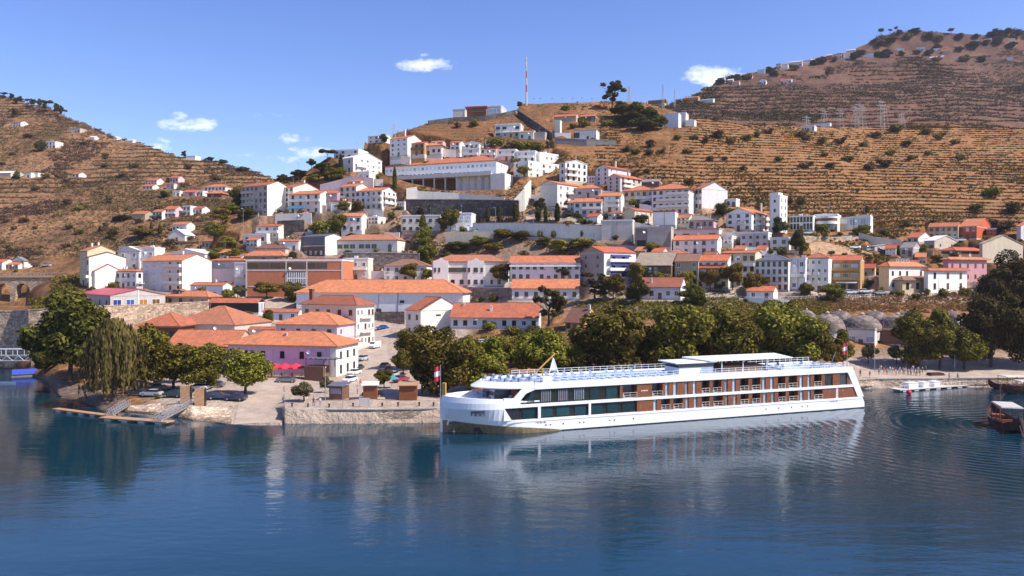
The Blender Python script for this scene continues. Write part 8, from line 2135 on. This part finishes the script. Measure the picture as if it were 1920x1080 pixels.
    drape('bare_bank', 'bareearth', [(1008, 352, 5, 0), (1018, 370, 16, 0), (1026, 388, 24, 0)], lift=.3, step=3)
    drape('bare_bank', 'bareearth', [(1312, 372, 8, 0), (1330, 395, 20, 0), (1348, 420, 26, 0)], lift=.3, step=3)
    drape('bare_bank', 'bareearth', [(1520, 456, 20, 0), (1570, 470, 50, 0), (1580, 478, 60, 0)], lift=.2, step=3)
    hg = lambda label, pts: hedge(label, pts)
    hg('clipped dark hedge along the road below the glazed house', [(1060, 408), (1090, 413), (1118, 416)])
    hg('clipped hedge on the bank of the stair house', [(1362, 434), (1400, 438), (1440, 438)])
    hg('low hedge under the cream villa with the red awning', [(1170, 386), (1200, 388), (1228, 390)])

def hedge(label, pts, r=.8):
    rng = np.random.default_rng(len(label))
    P = []
    for a, b in zip(pts[:-1], pts[1:]):
        for f in np.linspace(0, 1, 50):
            q = town.at(a[0] + (b[0] - a[0]) * f, a[1] + (b[1] - a[1]) * f)
            for k in range(14): P.append((q.x + rng.normal(0, .4), q.y + rng.normal(0, .5), q.z + rng.uniform(0, 1.5)))
    P = np.array(P); o = P[0].copy()
    O = rng.normal(0, 1, P.shape)
    ob = link('hedge', leaves_mesh('hedge', 'leaf_dark', P - o, O, .22, rng), None, tuple(o)); tag(ob, label, 'hedge')

# ---------------------------------------------------------------- paving, water, sky, light
def setting_all():
    m, nt, b = newmat('paving')
    p = coords(nt, 'Position'); f = noise(nt, p, .35, 5, .65); g = noise(nt, p, 3.0, 3, .6)
    c = ramp(nt, mathn(nt, 'ADD', mathn(nt, 'MULTIPLY', f, .6), mathn(nt, 'MULTIPLY', g, .4)), [(.35, (.30, .23, .18)), (.65, (.48, .38, .30))])
    nt.links.new(c, b.inputs['Base Color']); b.inputs['Roughness'].default_value = .9; b.inputs['Specular IOR Level'].default_value = .15
    m, nt, b = newmat('bareearth')
    p = coords(nt, 'Position'); f = noise(nt, p, .5, 6, .7)
    c = ramp(nt, f, [(.35, (.26, .15, .08)), (.65, (.46, .29, .16))]); nt.links.new(c, b.inputs['Base Color']); b.inputs['Roughness'].default_value = .95
    bp = N(nt, 'ShaderNodeBump'); bp.inputs['Strength'].default_value = 1; bp.inputs['Distance'].default_value = .6; nt.links.new(f, bp.inputs['Height']); nt.links.new(bp.outputs[0], b.inputs['Normal'])

def water():
    m, nt, b = newmat('river')
    p = coords(nt, 'Position')
    b.inputs['Base Color'].default_value = (.002, .028, .048, 1)
    b.inputs['Roughness'].default_value = .04; b.inputs['IOR'].default_value = 1.5; b.inputs['Specular IOR Level'].default_value = .5
    a = noise(nt, scaled(nt, p, (.5, 1.0, 1)), .9, 4, .6)
    c = noise(nt, scaled(nt, p, (.22, .6, 1)), .22, 3, .55)
    calm = noise(nt, scaled(nt, p, (.3, 1.0, 1)), .03, 3, .6)
    w = N(nt, 'ShaderNodeTexWave'); w.wave_type = 'RINGS'; w.rings_direction = 'Z'; w.inputs['Scale'].default_value = .16; w.inputs['Distortion'].default_value = 4.5; w.inputs['Detail'].default_value = 2; w.inputs['Detail Scale'].default_value = .6
    Yc = water_Y(800); bx, by = kx(1885, 800) * Yc, Yc
    mp = N(nt, 'ShaderNodeMapping'); mp.inputs['Location'].default_value = (-bx, -by, 0); nt.links.new(p, mp.inputs['Vector']); nt.links.new(mp.outputs[0], w.inputs['Vector'])
    ln = N(nt, 'ShaderNodeVectorMath'); ln.operation = 'LENGTH'; nt.links.new(mp.outputs[0], ln.inputs[0])
    fall = ramp(nt, mathn(nt, 'DIVIDE', ln.outputs['Value'], 70.0), [(.0, (1, 1, 1)), (.35, (.6, .6, .6)), (.9, (0, 0, 0))])
    h = mathn(nt, 'ADD', mathn(nt, 'MULTIPLY', a, mathn(nt, 'ADD', .10, mathn(nt, 'MULTIPLY', ramp(nt, calm, [(.38, (0, 0, 0)), (.62, (1, 1, 1))]), .13))), mathn(nt, 'MULTIPLY', c, .45))
    h = mathn(nt, 'ADD', h, mathn(nt, 'MULTIPLY', mathn(nt, 'MULTIPLY', w.outputs['Fac'], fall), .30))
    bp = N(nt, 'ShaderNodeBump'); bp.inputs['Strength'].default_value = .5; bp.inputs['Distance'].default_value = .40
    nt.links.new(h, bp.inputs['Height']); nt.links.new(bp.outputs[0], b.inputs['Normal'])
    q = MB(); q.quad((-1500, -400, 0), (1500, -400, 0), (1500, 420, 0), (-1500, 420, 0))
    setting(q.build('river', 'river'))

def haze():
    m = bpy.data.materials.new('haze'); m.use_nodes = True; nt = m.node_tree; nt.nodes.remove(nt.nodes['Principled BSDF'])
    v = N(nt, 'ShaderNodeVolumePrincipled'); v.inputs['Color'].default_value = (.80, .84, 1, 1); v.inputs['Density'].default_value = HAZE; v.inputs['Anisotropy'].default_value = .2
    nt.links.new(v.outputs[0], nt.nodes['Material Output'].inputs['Volume']); MATS['haze'] = m
    b = MB(); b.box(-2600, 2600, -420, 2000, -12, 460); setting(b.build('haze', 'haze'), 'stuff')

def sky():
    w = bpy.data.worlds.new('World'); SC.world = w; w.use_nodes = True
    nt = w.node_tree; bg = nt.nodes['Background']
    sun_el, sd = R(47), Vector((.95, -.32, 0)).normalized()
    s = N(nt, 'ShaderNodeTexSky'); s.sky_type = 'NISHITA'; s.sun_disc = False; s.sun_elevation = sun_el; s.sun_rotation = math.atan2(sd.x, sd.y)
    s.altitude = 100; s.air_density = 1.0; s.dust_density = .6; s.ozone_density = 2.5
    hs = N(nt, 'ShaderNodeHueSaturation'); hs.inputs['Saturation'].default_value = SKY_SAT; hs.inputs['Hue'].default_value = SKY_HUE; hs.inputs['Value'].default_value = 1.0
    nt.links.new(s.outputs[0], hs.inputs['Color'])
    # fair-weather clouds, fixed in the sky by direction
    d = nt.nodes.new('ShaderNodeTexCoord').outputs['Generated']
    tot = None
    sp = N(nt, 'ShaderNodeSeparateXYZ'); nt.links.new(d, sp.inputs[0])
    az = mathn(nt, 'DIVIDE', sp.outputs[0], mathn(nt, 'MAXIMUM', sp.outputs[1], .02)); el = mathn(nt, 'DIVIDE', sp.outputs[2], mathn(nt, 'MAXIMUM', sp.outputs[1], .02))
    front = mathn(nt, 'GREATER_THAN', sp.outputs[1], .02)
    cb = N(nt, 'ShaderNodeCombineXYZ'); nt.links.new(az, cb.inputs[0]); nt.links.new(mathn(nt, 'MULTIPLY', el, 2.0), cb.inputs[1])
    n1 = noise(nt, cb.outputs[0], 26, 6, .62); n2 = noise(nt, cb.outputs[0], 70, 5, .6)
    nn = mathn(nt, 'ADD', mathn(nt, 'MULTIPLY', n1, .7), mathn(nt, 'MULTIPLY', n2, .3))
    for px, py, rx, ry, st in ((800, 121, 62, 17, 1.0), (795, 101, 18, 9, .7), (356, 233, 66, 18, .95), (335, 222, 26, 14, .6), (543, 258, 42, 14, .7), (580, 285, 66, 15, .6), (545, 296, 50, 12, .35), (1340, 143, 78, 22, 1.1), (1320, 133, 30, 14, .8), (300, 272, 34, 16, .4), (464, 291, 26, 9, .35), (540, 214, 34, 7, .2), (480, 216, 14, 6, .2), (622, 178, 20, 6, .15), (815, 300, 30, 8, .2), (2250, 180, 90, 24, .9), (-260, 150, 90, 24, .9), (2600, 60, 120, 30, .8)):
        dx = mathn(nt, 'DIVIDE', mathn(nt, 'SUBTRACT', az, kx(px, py)), rx / F); dy = mathn(nt, 'DIVIDE', mathn(nt, 'SUBTRACT', el, kz(py)), ry / F)
        r2 = mathn(nt, 'ADD', mathn(nt, 'MULTIPLY', dx, dx), mathn(nt, 'MULTIPLY', dy, dy))
        g = mathn(nt, 'MULTIPLY', mathn(nt, 'MAXIMUM', mathn(nt, 'SUBTRACT', 1.0, r2), 0.0), st)
        tot = g if tot is None else mathn(nt, 'MAXIMUM', tot, g)
    soft = mathn(nt, 'MINIMUM', mathn(nt, 'MULTIPLY', tot, 6.0), 1.0)
    dens = mathn(nt, 'MULTIPLY', soft, mathn(nt, 'ADD', mathn(nt, 'MULTIPLY', tot, .9), mathn(nt, 'MULTIPLY_ADD', nn, 3.6, -2.05)))
    N_ = N(nt, 'ShaderNodeClamp'); nt.links.new(mathn(nt, 'MULTIPLY', dens, front), N_.inputs[0])
    col = mixc(nt, N_.outputs[0], hs.outputs[0], CLOUD)
    nt.links.new(col, bg.inputs['Color']); bg.inputs['Strength'].default_value = SKY_STR
    L = bpy.data.lights.new('sun', 'SUN'); L.energy = SUN; L.angle = R(.55); L.color = (1.0, .93, .83)
    o = bpy.data.objects.new('sun', L); COL.objects.link(o)
    v = Vector((sd.x * math.cos(sun_el), sd.y * math.cos(sun_el), math.sin(sun_el)))
    o.rotation_euler = v.to_track_quat('Z', 'Y').to_euler(); o.location = (300, 100, 400)
    SC.view_settings.view_transform = 'Standard'; SC.view_settings.look = 'None'; SC.view_settings.gamma = 1; SC.view_settings.exposure = EXPO
    cam_d.dof.use_dof = True; cam_d.dof.focus_distance = 430; cam_d.dof.aperture_fstop = cam_d.lens / 1000 / .10
HAZE = .00006
SKY_STR, SKY_SAT, SKY_HUE, CLOUD, SUN, EXPO = .132, 1.25, .522, (7.2, 7.4, 8.0), 4.8, .60
setting_all()
finish_terrain()
big_structures()
plant_trees()
low_growth()
cars()
people()
ship()
river_things()
street_things()
water()
haze()
sky()
for o in list(COL.objects):
    if 'dims' in o.keys(): del o['dims']
